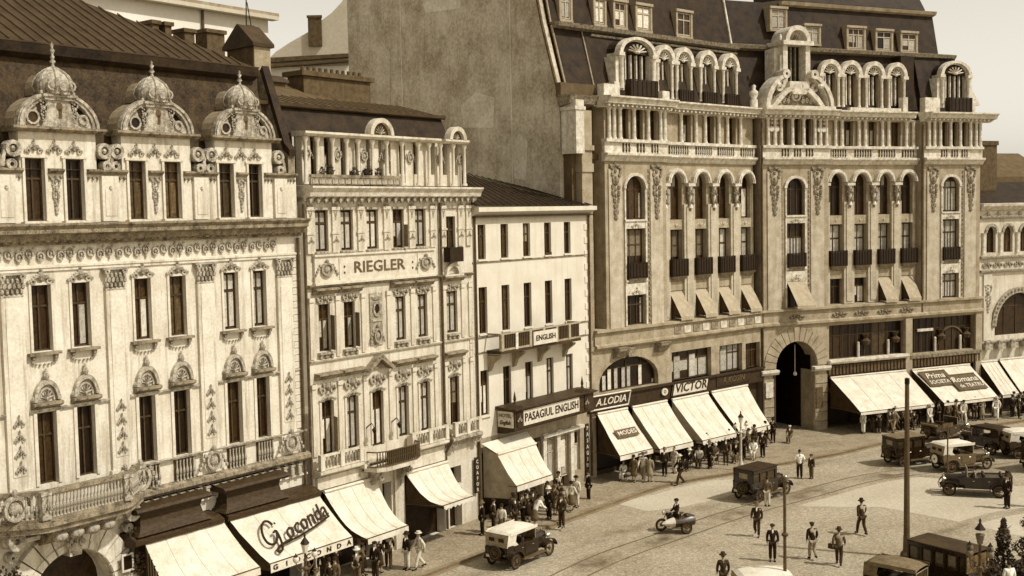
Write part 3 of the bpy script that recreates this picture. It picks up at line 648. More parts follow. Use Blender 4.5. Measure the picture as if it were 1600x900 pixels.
part('wall', MB().wall(.3, 12.15, 5.1, 17.3, hb3+hb2+hb1, 0, .28).quad((.3, 0, 16), (.3, -10, 16), (.3, -10, 17.4), (.3, 0, 17.4)), M['plaster_b'], B)
st3 = ['half', 'cas', 'half', 'cas', 'cas', 'blind']; st2 = ['half', 'right', 'cas', 'cas', 'cas']; st1 = ['cas', 'cas', 'cas', 'half', 'cas', 'sky_sheen']
for h, s in zip(hb3, st3): window(B, *h, -.2, s)
for h, s in zip(hb2, st2): window(B, *h, -.2, s)
for h, s in zip(hb1, st1): window(B, *h, -.2, s)
# half-open shutters on the left windows
for (c, z, hh) in ((1.38, 5.6, 1.7), (1.38, 10.4, 1.6), (2.98, 10.4, 1.6), (6.5, 14.95, 1.1)):
    part('shutter', MB().box(0, .03, 0, .42, 0, hh), M['curtain_d'], B, (c+.36, -.02, z), -.35)
for i, c in enumerate(BC+[BR]):
    w_ = .62 if i < 5 else .72
    if i != 2:
        part('window_hood', MB().prof([(0, 0), (.14, 0), (.2, .12), (.34, .18), (.34, .26), (0, .3)], -w_-.12, w_+.12), M['cornice'], B, (c, 0, 12.98 if i < 5 else 13.05))
        orn(B, 'panel', c, .02, 12.5, 1.15, .8, 'orn_b')
        part('sill', MB().box(-.5, .5, -.1, .2, 0, .1).ball(-.35, .1, -.12, .1, .08, .12, 5, 3).ball(.35, .1, -.12, .1, .08, .12, 5, 3).ball(0, .08, -.1, .14, .08, .1, 5, 3), M['orn_b'], B, (c, 0, 10.22))
        part('window_hood', MB().prof([(0, 0), (.14, 0), (.2, .12), (.36, .2), (.36, .28), (0, .32)], -w_-.12, w_+.12), M['cornice'], B, (c, 0, 9.08))
    orn(B, 'panel', c, .02, 8.3, 1.25, 1.2, 'orn_b'); orn(B, 'crest', c, .02, 8.05, 1.05, .6, 'orn_b')
    part('surround', MB().box(-.5, -.38, -.02, .05, 0, 2.55).box(.38, .5, -.02, .05, 0, 2.55), M['plaster_b'], B, (c, 0, 5.55))
    part('sill', MB().box(-.5, .5, -.1, .18, 0, .09), M['orn_b'], B, (c, 0, 14.82 if i < 5 else 14.1))
    part('lintel', MB().box(-.45, .45, -.02, .1, 0, .1), M['orn_b'], B, (c, 0, 16.82))
part('pediment', MB().prism([(-.95, 0), (-.8, -.08), (0, .5), (.8, -.08), (.95, 0), (.1, .68), (-.1, .68)], 0, .4).prism([(-.6, 0), (.6, 0), (0, .42)], 0, .1), M['cornice'], B, (4.68, 0, 9.15))
orn(B, 'crest', 4.68, .4, 9.7, .4, .5, 'orn_b')
# medallion panel in the middle of the second floor
md = part('medallion_panel', MB().box(-.42, .42, 0, .06, 0, 2.5).ball(0, .06, 2.35, .4, .1, .22, 8, 4).ring(0, 1.75, .17, .27, .05, .13, 0, 2*pi, 12, sz=1.4).box(-.3, .3, .05, .12, 1.15, 1.22), M['orn_b'], B, (4.72, 0, 10.3))
part('oval_opening', MB().prism([(.16*cos(2*pi*i/12), 1.75+.23*sin(2*pi*i/12)) for i in range(12)], .05, .08), M['glass'], md)
orn(md, 'cartouche', 0, .06, .45, .62, .9, 'orn_b'); orn(md, 'garland', -.34, .05, 1.5, .18, .4, 'orn_b'); orn(md, 'garland', .34, .05, 1.5, .18, .4, 'orn_b')
# pilaster strips between windows
for c in (.55, 2.18, 3.85, 5.6, 7.32, 8.98, 9.75, 11.25, 11.85):
    part('pilaster', MB().box(-.12, .12, -.02, .07, 0, 3.3).box(-.16, .16, 0, .12, 3.1, 3.3), M['plaster_b'], B, (c, 0, 5.6))
    part('pilaster', MB().box(-.12, .12, -.02, .07, 0, 2.8).box(-.16, .16, 0, .12, 2.6, 2.8), M['plaster_b'], B, (c, 0, 10.05))
for c in (.62, 2.18, 3.83, 5.6, 7.4, 9.0, 9.8, 11.2, 11.85):
    part('pilaster', MB().box(-.2, .2, -.02, .09, 0, 2.1).box(-.26, .26, 0, .14, 1.95, 2.1).box(-.26, .26, 0, .12, .85, .95), M['plaster_b'], B, (c, 0, 14.85))
    orn(B, 'garland', c, .06, 17.05, .36, .22, 'orn_b'); orn(B, 'crest', c, .08, 15.3, .4, .5, 'orn_b')
for i in range(20):
    for c in (9.62, 11.95):
        part('quoin', MB().box(-.17, .17, -.02, .05, 0, .3), M['plaster_b'], B, (c, 0, 5.6+i*.37)) if i*.37 < 7.2 else None
# the long name board
sg = root('name_board', F1, 4.85, .02, 'long cream RIEGLER board with carved ends below the top windows of the stucco house', 'sign', z=13.5)
part('board', MB().box(-4.1, 4.1, 0, .12, 0, 1.2).box(-4.15, 4.15, 0, .2, 1.2, 1.3).box(-4.15, 4.15, 0, .2, -.1, 0).box(-2.6, -2.52, .12, .16, .12, 1.08).box(2.8, 2.88, .12, .16, .12, 1.08), M['signw'], sg)
text(sg, 'RIEGLER', .1, .13, .6, .74, M['ink_m'], sx=1.3, ext=.02)
for s in (-1, 1):
    orn(sg, 'cartouche', s*3.4, .12, .6, .9, .75, 'orn_b')
    text(sg, ':', s*2.35+.1, .13, .6, .8, M['ink_m'])
# ledges
part('sign_ledge', MB().prof([(0, 0), (.16, .05), (.22, .14), (0, .18)], .4, 12.1), M['cornice'], B, (0, 0, 13.25))
part('string_course', MB().prof([(0, 0), (.1, .02), (.14, .1), (0, .12)], .4, 12.1), M['plaster_b'], B, (0, 0, 9.88))
part('cornice', MB().prof([(-.05, 17.2), (.12, 17.2), (.16, 17.35), (.45, 17.42), (.5, 17.6), (.66, 17.8), (.66, 17.88), (-1.2, 17.96), (-1.2, 17.2)], .3, 12.45), M['stone_lt'], B)
md_ = MB()
x = .45
while x < 12.4: md_.box(x-.08, x+.08, 0, .36, 17.2, 17.36).ball(x, .3, 17.16, .07, .09, .08, 5, 3); x += .46
part('modillions', md_, M['orn_b'], B, kind='stuff')
# attic: recessed wall with white piers, dark gaps, rail and two arches
AT = 0
part('attic_wall', MB().wall(.55, 12.0, 17.96, 20.2, [], -.75, .2), M['slate'], B)
segs = [(.62, 1.15), (1.62, 2.0), (2.55, 3.05), (3.45, 4.0), (4.35, 4.75), (5.0, 5.6), (5.8, 6.1), (6.45, 7.05), (7.5, 8.1), (8.55, 9.3), (9.75, 10.35), (10.75, 11.15), (11.6, 11.85)]
for i, (a, b) in enumerate(segs):
    part('attic_pier', MB().box(a, b, -.75, -.35, 17.96, 20.15), M['plaster_b'], B)
    if i % 2 == 0: orn(B, 'cartouche', (a+b)/2, -.33, 19.35, .5, .6, 'plaster_orn')
for i in range(0, len(segs)-1):
    a, b = segs[i][1], segs[i+1][0]
    if i > 5: part('attic_parapet', MB().box(a, b, -.8, -.4, 17.96, 18.55), M['plaster_b'], B)
    else: window(B, a, b, 18.2, 20.0, -.72, 'right' if i % 2 else 'dark')
for (a, b) in ((6.1, 6.45), (7.05, 7.5), (8.1, 8.55), (9.3, 9.75), (10.35, 10.75), (11.15, 11.6)): window(B, a, b, 18.55, 20.05, -.7, 'cas' if a > 8 else 'dark')
for c in (.62, 1.35, 2.3, 3.2, 3.95, 4.9, 5.9, 7.0, 8.2, 9.0, 9.9, 10.9, 11.8):
    part('attic_column', MB().lathe(0, 0, 0, [(.14, 0), (.14, .1), (.09, .14), (.08, 1.9), (.13, 2.0), (.15, 2.15)], 8), M['plaster_b'], B, (c, .1, 17.98), smooth=True)
part('attic_rail', MB().prof([(-.9, 20.15), (-.05, 20.15), (.08, 20.26), (.08, 20.36), (-.9, 20.42)], .5, 9.8).prof([(-.9, 20.15), (-.05, 20.15), (.08, 20.26), (.08, 20.36), (-.9, 20.42)], 10.15, 12.05), M['plaster_b'], B)
for c, r in ((5.45, .82), (11.15, .68)):
    a = part('arched_pediment', MB().ring(0, 0, r-.22, r, -.3, .1, 0, pi, 14), M['plaster_b'], B, (c, 0, 20.36))
    part('tympanum', MB().prism([((r-.22)*cos(pi*i/10), (r-.22)*sin(pi*i/10)) for i in range(11)], -.3, -.1), M['stone_rec'], a)
    orn(a, 'shell', 0, -.1, .02, r*1.2, r*1.3, 'orn_b')
# balustrade box with flower tubs on the left half
part('planter_rail', MB().box(.7, 6.6, .0, .14, 18.28, 18.42).box(.7, 6.6, .02, .12, 17.96, 18.26), M['cornice'], B)
for i in range(14): part('rail_panel', MB().box(-.16, .16, .12, .15, 0, .22), M['orn_b'], B, (.95+i*.41, 0, 18.0))
def bush(parent, x, y, z, rx, ry, rz, n, s, m, name='foliage', seed=1):
    rnd = random.Random(seed); b = MB(False)
    for i in range(n):
        th = rnd.uniform(0, 2*pi); ph = math.acos(rnd.uniform(-1, 1)); r = rnd.uniform(.45, 1)**.5
        p = Vector((rx*r*sin(ph)*cos(th), ry*r*sin(ph)*sin(th), rz*r*cos(ph)))
        d1 = Vector((rnd.uniform(-1, 1), rnd.uniform(-1, 1), rnd.uniform(-1, 1))).normalized(); d2 = d1.orthogonal().normalized()
        q = s*rnd.uniform(.6, 1.4); b._a([tuple(p+d1*q), tuple(p+d2*q*.5), tuple(p-d1*q), tuple(p-d2*q*.5)], [(0, 1, 2, 3)])
    return part(name, b, m, parent, (x, y, z))
for i, u in enumerate((1.5, 2.1, 3.7, 4.6, 5.3)):
    t = root('potted_plant', F1, u, -.12, ['low bushy pot plant by the first attic column of the stucco house', 'tall leafy pot plant between the first two attic columns', 'wide pot plant left of the round attic gable', 'thin pot plant under the left foot of the round attic gable', 'small pot plant under the round attic gable'][i], 'plant', z=18.0)
    part('pot', MB().lathe(0, 0, 0, [(.1, 0), (.16, .28), (.18, .3)], 8), M['brick'], t)
    bush(t, 0, 0, .5+.1*(i % 2), .24, .2, .3, 90, .09, M['leaf'], seed=i)
# mansard and upper roof
part('mansard_slope', MB().prof([(-.9, 20.3), (-1.5, 21.6), (-1.7, 21.6), (-1.2, 20.3)], -.3, 11.6), M['slate'], B)
part('mansard_slope', MB().prof([(-.85, 17.9), (-.95, 20.4), (-1.3, 20.4), (-1.2, 17.9)], -.1, .6), M['slate'], B)
part('mansard_end', MB().quad((11.6, -.9, 17.9), (11.6, -8, 17.9), (11.6, -8, 21.6), (11.6, -1.5, 21.6)).quad((11.6, -.9, 17.9), (11.6, -.9, 20.3), (11.6, -1.5, 21.6), (11.6, -8, 21.6)), M['slate'], B)
part('roof_edge', MB().prof([(-1.3, 21.5), (-1.22, 21.56), (-1.22, 21.72), (-1.5, 21.74), (-1.7, 21.6)], -1.6, 11.7), M['tin'], B)
part('roof', MB().quad((-1.6, -1.4, 21.7), (11.7, -1.4, 21.7), (11.7, -7.5, 23.0), (-1.6, -7.5, 24.3)), M['tin_lt'], B)
for i in range(22): part('roof_seam', MB().tube([(0, -1.45, 21.75), (0, -4, 22.4)], .025, 4), M['tin_lt'], B, (-1.3+i*.58, 0, 0))
cb_ = root('chimney_block', F1, 8.5, -6.0, 'long low soot-dark chimney block with small pots on the stucco house roof', 'chimney', z=21.8)
part('chimney_shaft', MB().box(-2.4, 2.5, -1.2, 0, 0, 2.0), M['brick'], cb_)
part('chimney_cap', MB().box(-2.6, 2.7, -1.4, .15, 2.0, 2.25), M['brick'], cb_)
for i in range(11): part('chimney_pot', MB().lathe(0, 0, 0, [(.12, 0), (.09, .3)], 7), M['brick'], cb_, (-2.0+i*.42, .5, 2.25))
c3 = root('small_chimney', F1, 4.3, -6, 'squat dark chimney just right of the gabled chimney house', 'chimney', z=21.8)
part('shaft', MB().box(-.55, .55, -1, 0, 0, 1.5), M['brick'], c3); part('cap', MB().prof([(.15, 1.5), (.1, 1.65), (-.5, 1.9), (-1.1, 1.65), (-1.15, 1.5)], -.7, .7), M['tin'], c3)
# first floor balconies: left rail, central bowed basket, right rail
part('first_floor_ledge', MB().prof([(-.02, 4.62), (.3, 4.7), (.5, 4.82), (.5, 4.95), (-.02, 4.98)], .4, 9.4), M['plaster_b'], B)
part('fascia', MB().box(.5, 4.2, 0, .16, 4.05, 4.62), M['plaster_b'], B); part('fascia', MB().box(6.4, 9.4, 0, .16, 3.85, 4.62), M['plaster_b'], B)
for a, b in ((.45, 3.2), (6.6, 9.4), (9.9, 12.1)):
    z = 4.98; part('balcony_rail', MB().box(a, b, .32, .44, z+.62, z+.72).box(a, b, .32, .44, z, z+.08), M['plaster_b'], B)
    k = int((b-a)/.2)
    for i in range(k+1): part('rail_bar', MB().box(-.02, .02, .36, .4, 0, .56), M['orn_b'], B, (a+.05+(b-a-.1)*i/k, 0, z+.07))
    for i in range(3): part('rail_pier', MB().box(-.12, .12, .28, .48, 0, .74), M['plaster_b'], B, (a+.12+(b-a-.24)*i/2, 0, z))
part('ledge', MB().prof([(0, 4.4), (.3, 4.5), (.55, 4.8), (.55, 4.95), (0, 4.98)], 9.6, 12.1), M['orn_b'], B)
for c in (10.0, 11.9): orn(B, 'cartouche', c, .3, 4.6, .5, .5, 'orn_b')
bx = [(3.3, .35), (3.5, 1.0), (4.0, 1.25), (6.1, 1.25), (6.6, 1.0), (6.8, .35)]
pl = MB()
for (a, na), (b, nb) in zip(bx, bx[1:]):
    pl._a([(a, 0, 4.42), (b, 0, 4.42), (b, nb, 4.42), (a, na, 4.42), (a, 0, 4.6), (b, 0, 4.6), (b, nb, 4.6), (a, na, 4.6)], [(0, 3, 2, 1), (4, 5, 6, 7), (2, 3, 7, 6)])
part('balcony_floor', pl, M['plaster_b'], B)
rl = MB(); 
for zz in (5.36, 4.66): rl.tube([(u, n-.05, zz) for u, n in bx], .035, 5)
part('balcony_rail', rl, M['iron_m'], B)
for (a, na), (b, nb) in zip(bx[1:], bx[2:]):
    k = max(2, int(sqrt((b-a)**2+(nb-na)**2)/.13))
    for i in range(k): t = (i+.5)/k; part('rail_bar', MB().box(-.02, .02, -.02, .02, 0, .7).ring(0, .35, .03, .06, -.02, .02, 0, 2*pi, 6), M['iron_m'], B, (a+(b-a)*t, -(na+(nb-na)*t-.05), 4.66))
part('basket_panel', MB().box(4.05, 6.05, 1.12, 1.14, 4.7, 5.34), M['iron_m'], B)
for s in (3.35, 6.75): part('rail_pier', MB().box(-.16, .16, .1, .5, 0, .95), M['plaster_b'], B, (s, 0, 4.6))
for c in (3.9, 5.9):
    part('console', MB().prof([(0, 0), (.3, .1), (.75, .6), (.9, .95), (0, .95)], -.16, .16).ring(0, .6, .04, .16, .7, .95, 0, 2*pi, 8), M['orn_b'], B, (c, 0, 3.5))
    orn(B, 'garland', c, .25, 3.9, .3, .22, 'orn_b')
part('pier', MB().box(4.2, 4.72, -.02, .14, 0, 4.3), M['plaster_b'], B); part('pier', MB().box(5.62, 6.3, -.02, .14, 0, 4.3), M['plaster_b'], B)
for c, s in ((4.0, -1), (5.4, 1)):  # two small lamp brackets on the wall
    part('wall_lamp', MB().tube([(0, .05, 0), (.1, .35, .25), (.1, .5, .05)], .03, 4).lathe(.1, .5, -.25, [(.03, 0), (.12, .2), (.02, .32)], 6), M['iron'], B, (3.8 if s < 0 else 5.55, 0, 6.4))
for u in (.18, 9.5): part('downpipe', MB().tube([(u, .13, .2), (u, .13, 4.2), (u, .62 if u > 5 else .13, 4.9), (u, .13, 5.8), (u, .13, 17.1)], .07, 6), M['iron_m'], B)
part('small_balcony', MB().box(-.55, .55, 0, .4, 0, .06).box(-.55, .55, .36, .4, .06, .75).box(-.55, -.51, 0, .4, .06, .75).box(.51, .55, 0, .4, .06, .75), M['iron'], B, (10.42, 0, 14.05))
part('arched_hood', MB().ring(0, 0, .42, .6, 0, .2, 0, pi, 10).box(-.75, .75, 0, .25, -.12, 0), M['plaster_b'], B, (10.42, 0, 13.4))
# ================================================================== building C: plain white hotel
Cb = root('white_hotel', F1, 0, 0, 'plain whitewashed three-floor hotel front with narrow windows and a long balcony', 'building')
CCs = [13.0, 15.0, 17.05, 19.1, 21.1]
hc = []
for c in CCs: hc += [(c-.34, c+.34, 14.05, 15.92), (c-.36, c+.36, 10.05, 12.56), (c-.36, c+.36, 5.6, 8.06)]
part('wall', MB().wall(12.15, 23.35, 4.4, 16.6, hc, 0, .3).quad((12.15, 0, 4.4), (12.15, -9, 4.4), (12.15, -9, 17), (12.15, 0, 17)), M['white_wall'], Cb)
sty = ['sky_sheen', 'sky_sheen', 'left', 'left', 'sky_sheen', 'half', 'sky_sheen', 'dark', 'cas', 'dark', 'dark', 'cas', 'dark', 'sky_sheen', 'cas']
sty = ['sky_sheen', 'dark', 'half', 'sky_sheen', 'sky_sheen', 'dark', 'blind', 'dark', 'half', 'dark', 'dark', 'cas', 'dark', 'sky_sheen', 'cas']
for h, s in zip(hc, sty):
    window(Cb, *h, -.2, s); part('sill', MB().box(-.42, .42, -.1, .1, 0, .08), M['white_wall'], Cb, ((h[0]+h[1])/2, 0, h[2]-.09))
part('string_course', MB().prof([(0, 0), (.05, .0), (.07, .06), (0, .08)], 12.15, 23.35), M['cornice'], Cb, (0, 0, 13.86))
part('string_course', MB().prof([(0, 0), (.05, .0), (.07, .06), (0, .08)], 12.15, 23.35), M['cornice'], Cb, (0, 0, 9.82))
part('string_course', MB().prof([(0, 0), (.05, .0), (.07, .06), (0, .08)], 12.15, 23.35), M['cornice'], Cb, (0, 0, 9.0))
part('eaves_cornice', MB().prof([(0, 16.35), (.1, 16.4), (.3, 16.55), (.5, 16.6), (.5, 16.84), (-.3, 16.86), (-.3, 16.35)], 12.2, 23.6), M['white_wall'], Cb)
part('soffit_shadow_board', MB().box(12.2, 23.5, .0, .28, 16.28, 16.36), M['frame_d'], Cb)  # dark strip put in for the shade under the eaves
part('roof', MB().quad((12.0, .35, 16.9), (23.6, .35, 16.9), (22.4, -4.2, 17.9), (12.0, -4.2, 19.6)).quad((12.0, -4.2, 19.6), (22.4, -4.2, 17.9), (23, -9, 17), (12, -9, 17)), M['slate'], Cb)
for i in range(19): part('roof_seam', MB().tube([(0, .3, 16.95), (-.1, -4.1, 17.95+1.6*(1-i/19))], .03, 4), M['slate'], Cb, (12.3+i*.6, 0, 0))
for i in range(14): part('quoin', MB().box(-.22, .22, -.02, .04, 0, .36), M['white_wall'], Cb, (23.1, 0, 5+i*.8))
for c in (12.3, 23.25): part('downpipe', MB().tube([(c, .1, .3), (c, .1, 16.3)], .065, 6), M['iron_m'], Cb)
# balcony with sign
bal = MB().box(13.2, 20.9, 0, 1.0, 8.95, 9.12)
part('balcony_floor', bal, M['tin'], Cb)
part('balcony_rail', MB().box(13.2, 20.9, .9, 1.0, 9.98, 10.06).box(13.2, 20.9, .9, 1.0, 9.12, 9.22).box(13.2, 13.3, 0, .9, 9.95, 10.06).box(20.8, 20.9, 0, .9, 9.95, 10.06), M['stone'], Cb)
for i in range(6):
    a = 13.25+i*1.275; part('rail_pier', MB().box(0, .22, .84, 1.02, 0, .9), M['stone_lt'] if i in (1,) else M['stone'], Cb, (a, 0, 9.1))
for i in range(46): part('rail_bar', MB().box(-.025, .025, .92, .97, 0, .76), M['iron_m'], Cb, (13.4+i*.162, 0, 9.2))
part('rail_mesh', MB().box(13.3, 20.8, .93, .945, 9.22, 9.95), M['slate'], Cb)
for c in (13.4, 15.6, 18.0, 20.5): part('bracket', MB().prof([(0, -.9), (.12, -.85), (.3, -.45), (.8, -.1), (.8, 0), (0, 0)], -.12, .12), M['stone'], Cb, (c, 0, 8.85))
s2 = root('balcony_sign', F1, 17.2, 1.05, 'small cream board with dark letters fixed to the long balcony of the white hotel', 'sign', z=9.15)
part('board', MB().box(-1.15, 1.15, 0, .06, 0, .75), M['signw'], s2); text(s2, 'ENGLISH', 0, .07, .37, .42, M['ink'], sx=1.15)
part('flower_box', MB().box(-.35, .35, -.2, 0, 0, .2), M['wood'], Cb, (19.15, 0, 14.0))
# passage sign: lantern-like cornice box over the entrance
ps = root('passage_sign', F1, 14.0, .02, 'angled roofed signboard box lettered PASAGIUL ENGLISH over the shop row', 'sign', z=4.75)
part('roof_cornice', MB().prof([(0, 1.05), (1.3, 1.02), (1.42, 1.08), (1.42, 1.14), (0, 1.22)], -.15, 7.95), M['wood'], ps)
part('box', MB().box(0, 7.8, 0, 1.2, 0, 1.05), M['wood'], ps)
part('front_board', MB().box(.75, 6.2, 1.2, 1.26, .12, .96), M['signw'], ps); text(ps, 'PASAGIUL ENGLISH', 3.47, 1.27, .54, .64, M['ink'], sx=.95)
part('side_board', MB().box(-.06, 0, .08, 1.12, .1, .98), M['signw'], ps)
text(ps, 'HOTEL', -.07, .6, .74, .28, M['ink_m'], sx=1.0, rot=(pi/2, 0, -pi/2)); text(ps, 'English', -.07, .6, .36, .32, M['ink'], shear=.3, sx=.85, rot=(pi/2, 0, -pi/2))
for u in (.38, 7.0): part('glass_panel', MB().box(u-.2, u+.2, 1.2, 1.25, .1, .98), M['signd'], ps); orn(ps, 'crest', u, 1.25, .4, .4, .6, 'orn_b')
for u in (.3, 6.9): part('roof_finial', MB().prism([(-.5, 0), (.5, 0), (.2, .2), (-.2, .2)], .7, 1.3).lathe(0, 1.0, .25, [(.12, 0), (.05, .15), (.09, .25), (.01, .7)], 6), M['wood'], ps, (u, 0, 1.12))
part('lower_moulding', MB().prof([(0, -.3), (.6, -.25), (1.15, -.1), (1.2, 0), (0, 0)], 0, 7.9), M['wood'], ps)
# ground floor of C
part('wall', MB().wall(12.15, 23.35, 0, 4.4, [(12.6, 16.4, 0, 3.6), (17.0, 18.1, 0, 3.6), (18.5, 19.5, 0, 3.4), (19.9, 20.9, .0, 3.3), (21.3, 22.1, .9, 3.3)], 0, .4), M['stone'], Cb)
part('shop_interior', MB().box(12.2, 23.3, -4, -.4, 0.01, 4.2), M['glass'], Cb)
for a, b in ((17.0, 18.1), (18.5, 19.5), (19.9, 20.9), (21.3, 22.1)):
    window(Cb, a, b, .8, 3.3, -.2, 'cas' if a in (19.9, 18.5) else 'half', frame='l', name='shop_window')
for a in (16.7, 18.3, 19.7, 21.1): part('shop_pilaster', MB().box(-.17, .17, 0, .14, 0, 3.7).box(-.24, .24, 0, .2, 3.55, 3.75), M['stone_lt'], Cb, (a, 0, 0))
part('shop_ledge', MB().box(18.0, 22.2, 0, .3, 3.5, 3.68), M['stone_lt'], Cb)
part('poster', MB().box(19.95, 20.6, -.1, -.08, 1.4, 3.0), M['signw'], Cb)
def vsign(F, u, n, z0, s, label, size=.3):
    t = root('vertical_sign', F, u, n, label, 'sign', z=z0); h = len(s)*size*1.12
    part('board', MB().box(-.5*size-.02, .5*size+.02, 0, .08, 0, h+.1), M['signd'], t)
    for i, c in enumerate(s): text(t, c, 0, .09, h-size*.5-i*size*1.12, size, M['signw'])
vsign(F1, 22.75, .02, .45, 'PASAGIUL', 'vertical sign of white letters on the pier right of the white hotel', .34)
vsign(F1, 11.95, .12, 1.6, 'COAFOR', 'narrow vertical sign of white letters on the corner of the stucco house', .27)
# ================================================================== building D: the large corner block, two wings meeting at the portal
DL = root('corner_block_left_wing', F2, 0, 0, 'left wing of the tall grey stone block, between the white hotel and the portal tower', 'building')
DR = root('corner_block_right_wing', F3, 0, 0, 'right wing of the tall grey stone block with the arched portal and pedimented tower', 'building')
REC = .55     # depth of recessed bays
def half_col(b, x, n, z, h, r=.12): b.lathe(x, n, z, [(r*1.3, 0), (r*1.3, .08), (r, .14), (r*.9, h-.2), (r*1.3, h-.1), (r*1.5, h)], 8)
def beads(P, x, z0, z1, n, m='stone_dk'):
    b = MB(); z = z0
    while z < z1: b.box(x-.06, x+.06, n, n+.05, z, z+.2); z += .34
    part('bead_strip', b, M[m], P, kind='stuff')
def iron_balcony(P, c, n, z, w, d=.5, h=1.0):
    g = part('balcony_basket', MB().box(-w/2, w/2, 0, d, 0, .07).box(-w/2, w/2, d-.05, d, h-.06, h).box(-w/2, w/2, d-.03, d-.015, .1, h-.08).box(-w/2, -w/2+.04, 0, d, .07, h).box(w/2-.04, w/2, 0, d, .07, h), M['iron'], P, (c, -n, z))
    for i in range(6): part('bar', MB().box(-.02, .02, d-.02, d+.02, .07, h), M['iron'], g, (-w/2+w*(i+.5)/6, 0, 0))
    part('basket_base', MB().prof([(0, -.5), (d*.5, -.3), (d, 0), (0, 0)], -w/2+.1, w/2-.1), M['stone_dk'], g)
    return g
def pav(P, u0, u1, wa, wb, styles, n=0., top=True):
    """projecting pavilion: wall with a three-storey window shaft between broad piers"""
    hs = [(wa, wb, 15.95, 18.7, .8), (wa, wb, 12.25, 15.35), (wa, wb, 9.25, 11.15)]
    part('wall', MB().wall(u0, u1, 8.0, 22.95, hs+[(x0, x1, 20.98, 22.85) for x0, x1 in ATT[(P, u0)]], n, .35).quad((u0, n, 8), (u0, n-1.6, 8), (u0, n-1.6, 23), (u0, n, 23)).quad((u1, n, 8), (u1, n-1.6, 8), (u1, n-1.6, 23), (u1, n, 23)), M['stone'], P)
    for h, s in zip(hs, styles): window(P, h[0], h[1], h[2], h[3], n-.3, s, rise=h[4] if len(h) > 4 else 0)
    for x0, x1 in ATT[(P, u0)]: window(P, x0, x1, 20.98, 22.85, n-.3, 'sky_sheen' if x0 < 3 else 'dark')
    c = (wa+wb)/2
    part('window_arch', MB().ring(c, 17.9, (wb-wa)/2+.02, (wb-wa)/2+.24, n-.02, n+.14, 0, pi, 14, sz=.86), M['stone_lt'], P)
    for s, x in ((-1, wa), (1, wb)):
        part('window_jamb', MB().box(x-.14 if s < 0 else x+.02, x-.02 if s < 0 else x+.14, n-.02, n+.08, 9.25, 17.9), M['stone_lt'], P)
        beads(P, x+s*.42, 9.4, 19.0, n+.01)
    for z in (11.18, 15.38): part('spandrel', MB().box(wa-.1, wb+.1, n-.2, n+.06, 0, .55 if z > 12 else .95).box(wa-.14, wb+.14, n-.2, n+.14, .45 if z > 12 else .85, .57 if z > 12 else .97), M['stone_lt'], P, (0, 0, z)); orn(P, 'crest', c, n+.06, z+.08, .9, .7, 'stone_lt')
    iron_balcony(P, c, n-.1, 12.22, wb-wa, .35, 1.0)
    for x in ((u0+wa)/2-.05, (u1+wb)/2+.05):
        orn(P, 'garland', x, n, 19.35, min(1.15, (wa-u0)*.95), 1.08, 'stone_dk')
        part('pier', MB().box(x-.5*min(1.2, wa-u0), x+.5*min(1.2, wa-u0), n-.02, n+.07, 9.2, 19.1), M['stone_p'], P)
ATT = {(DL, 1.5): [(3.1, 3.75), (4.45, 5.1), (5.8, 6.45)], (DR, 0.0): [(1.75, 2.35), (2.75, 3.35), (3.75, 4.35)], (DR, 15.1): [(16.85, 17.45), (17.85, 18.45), (18.85, 19.45)]}
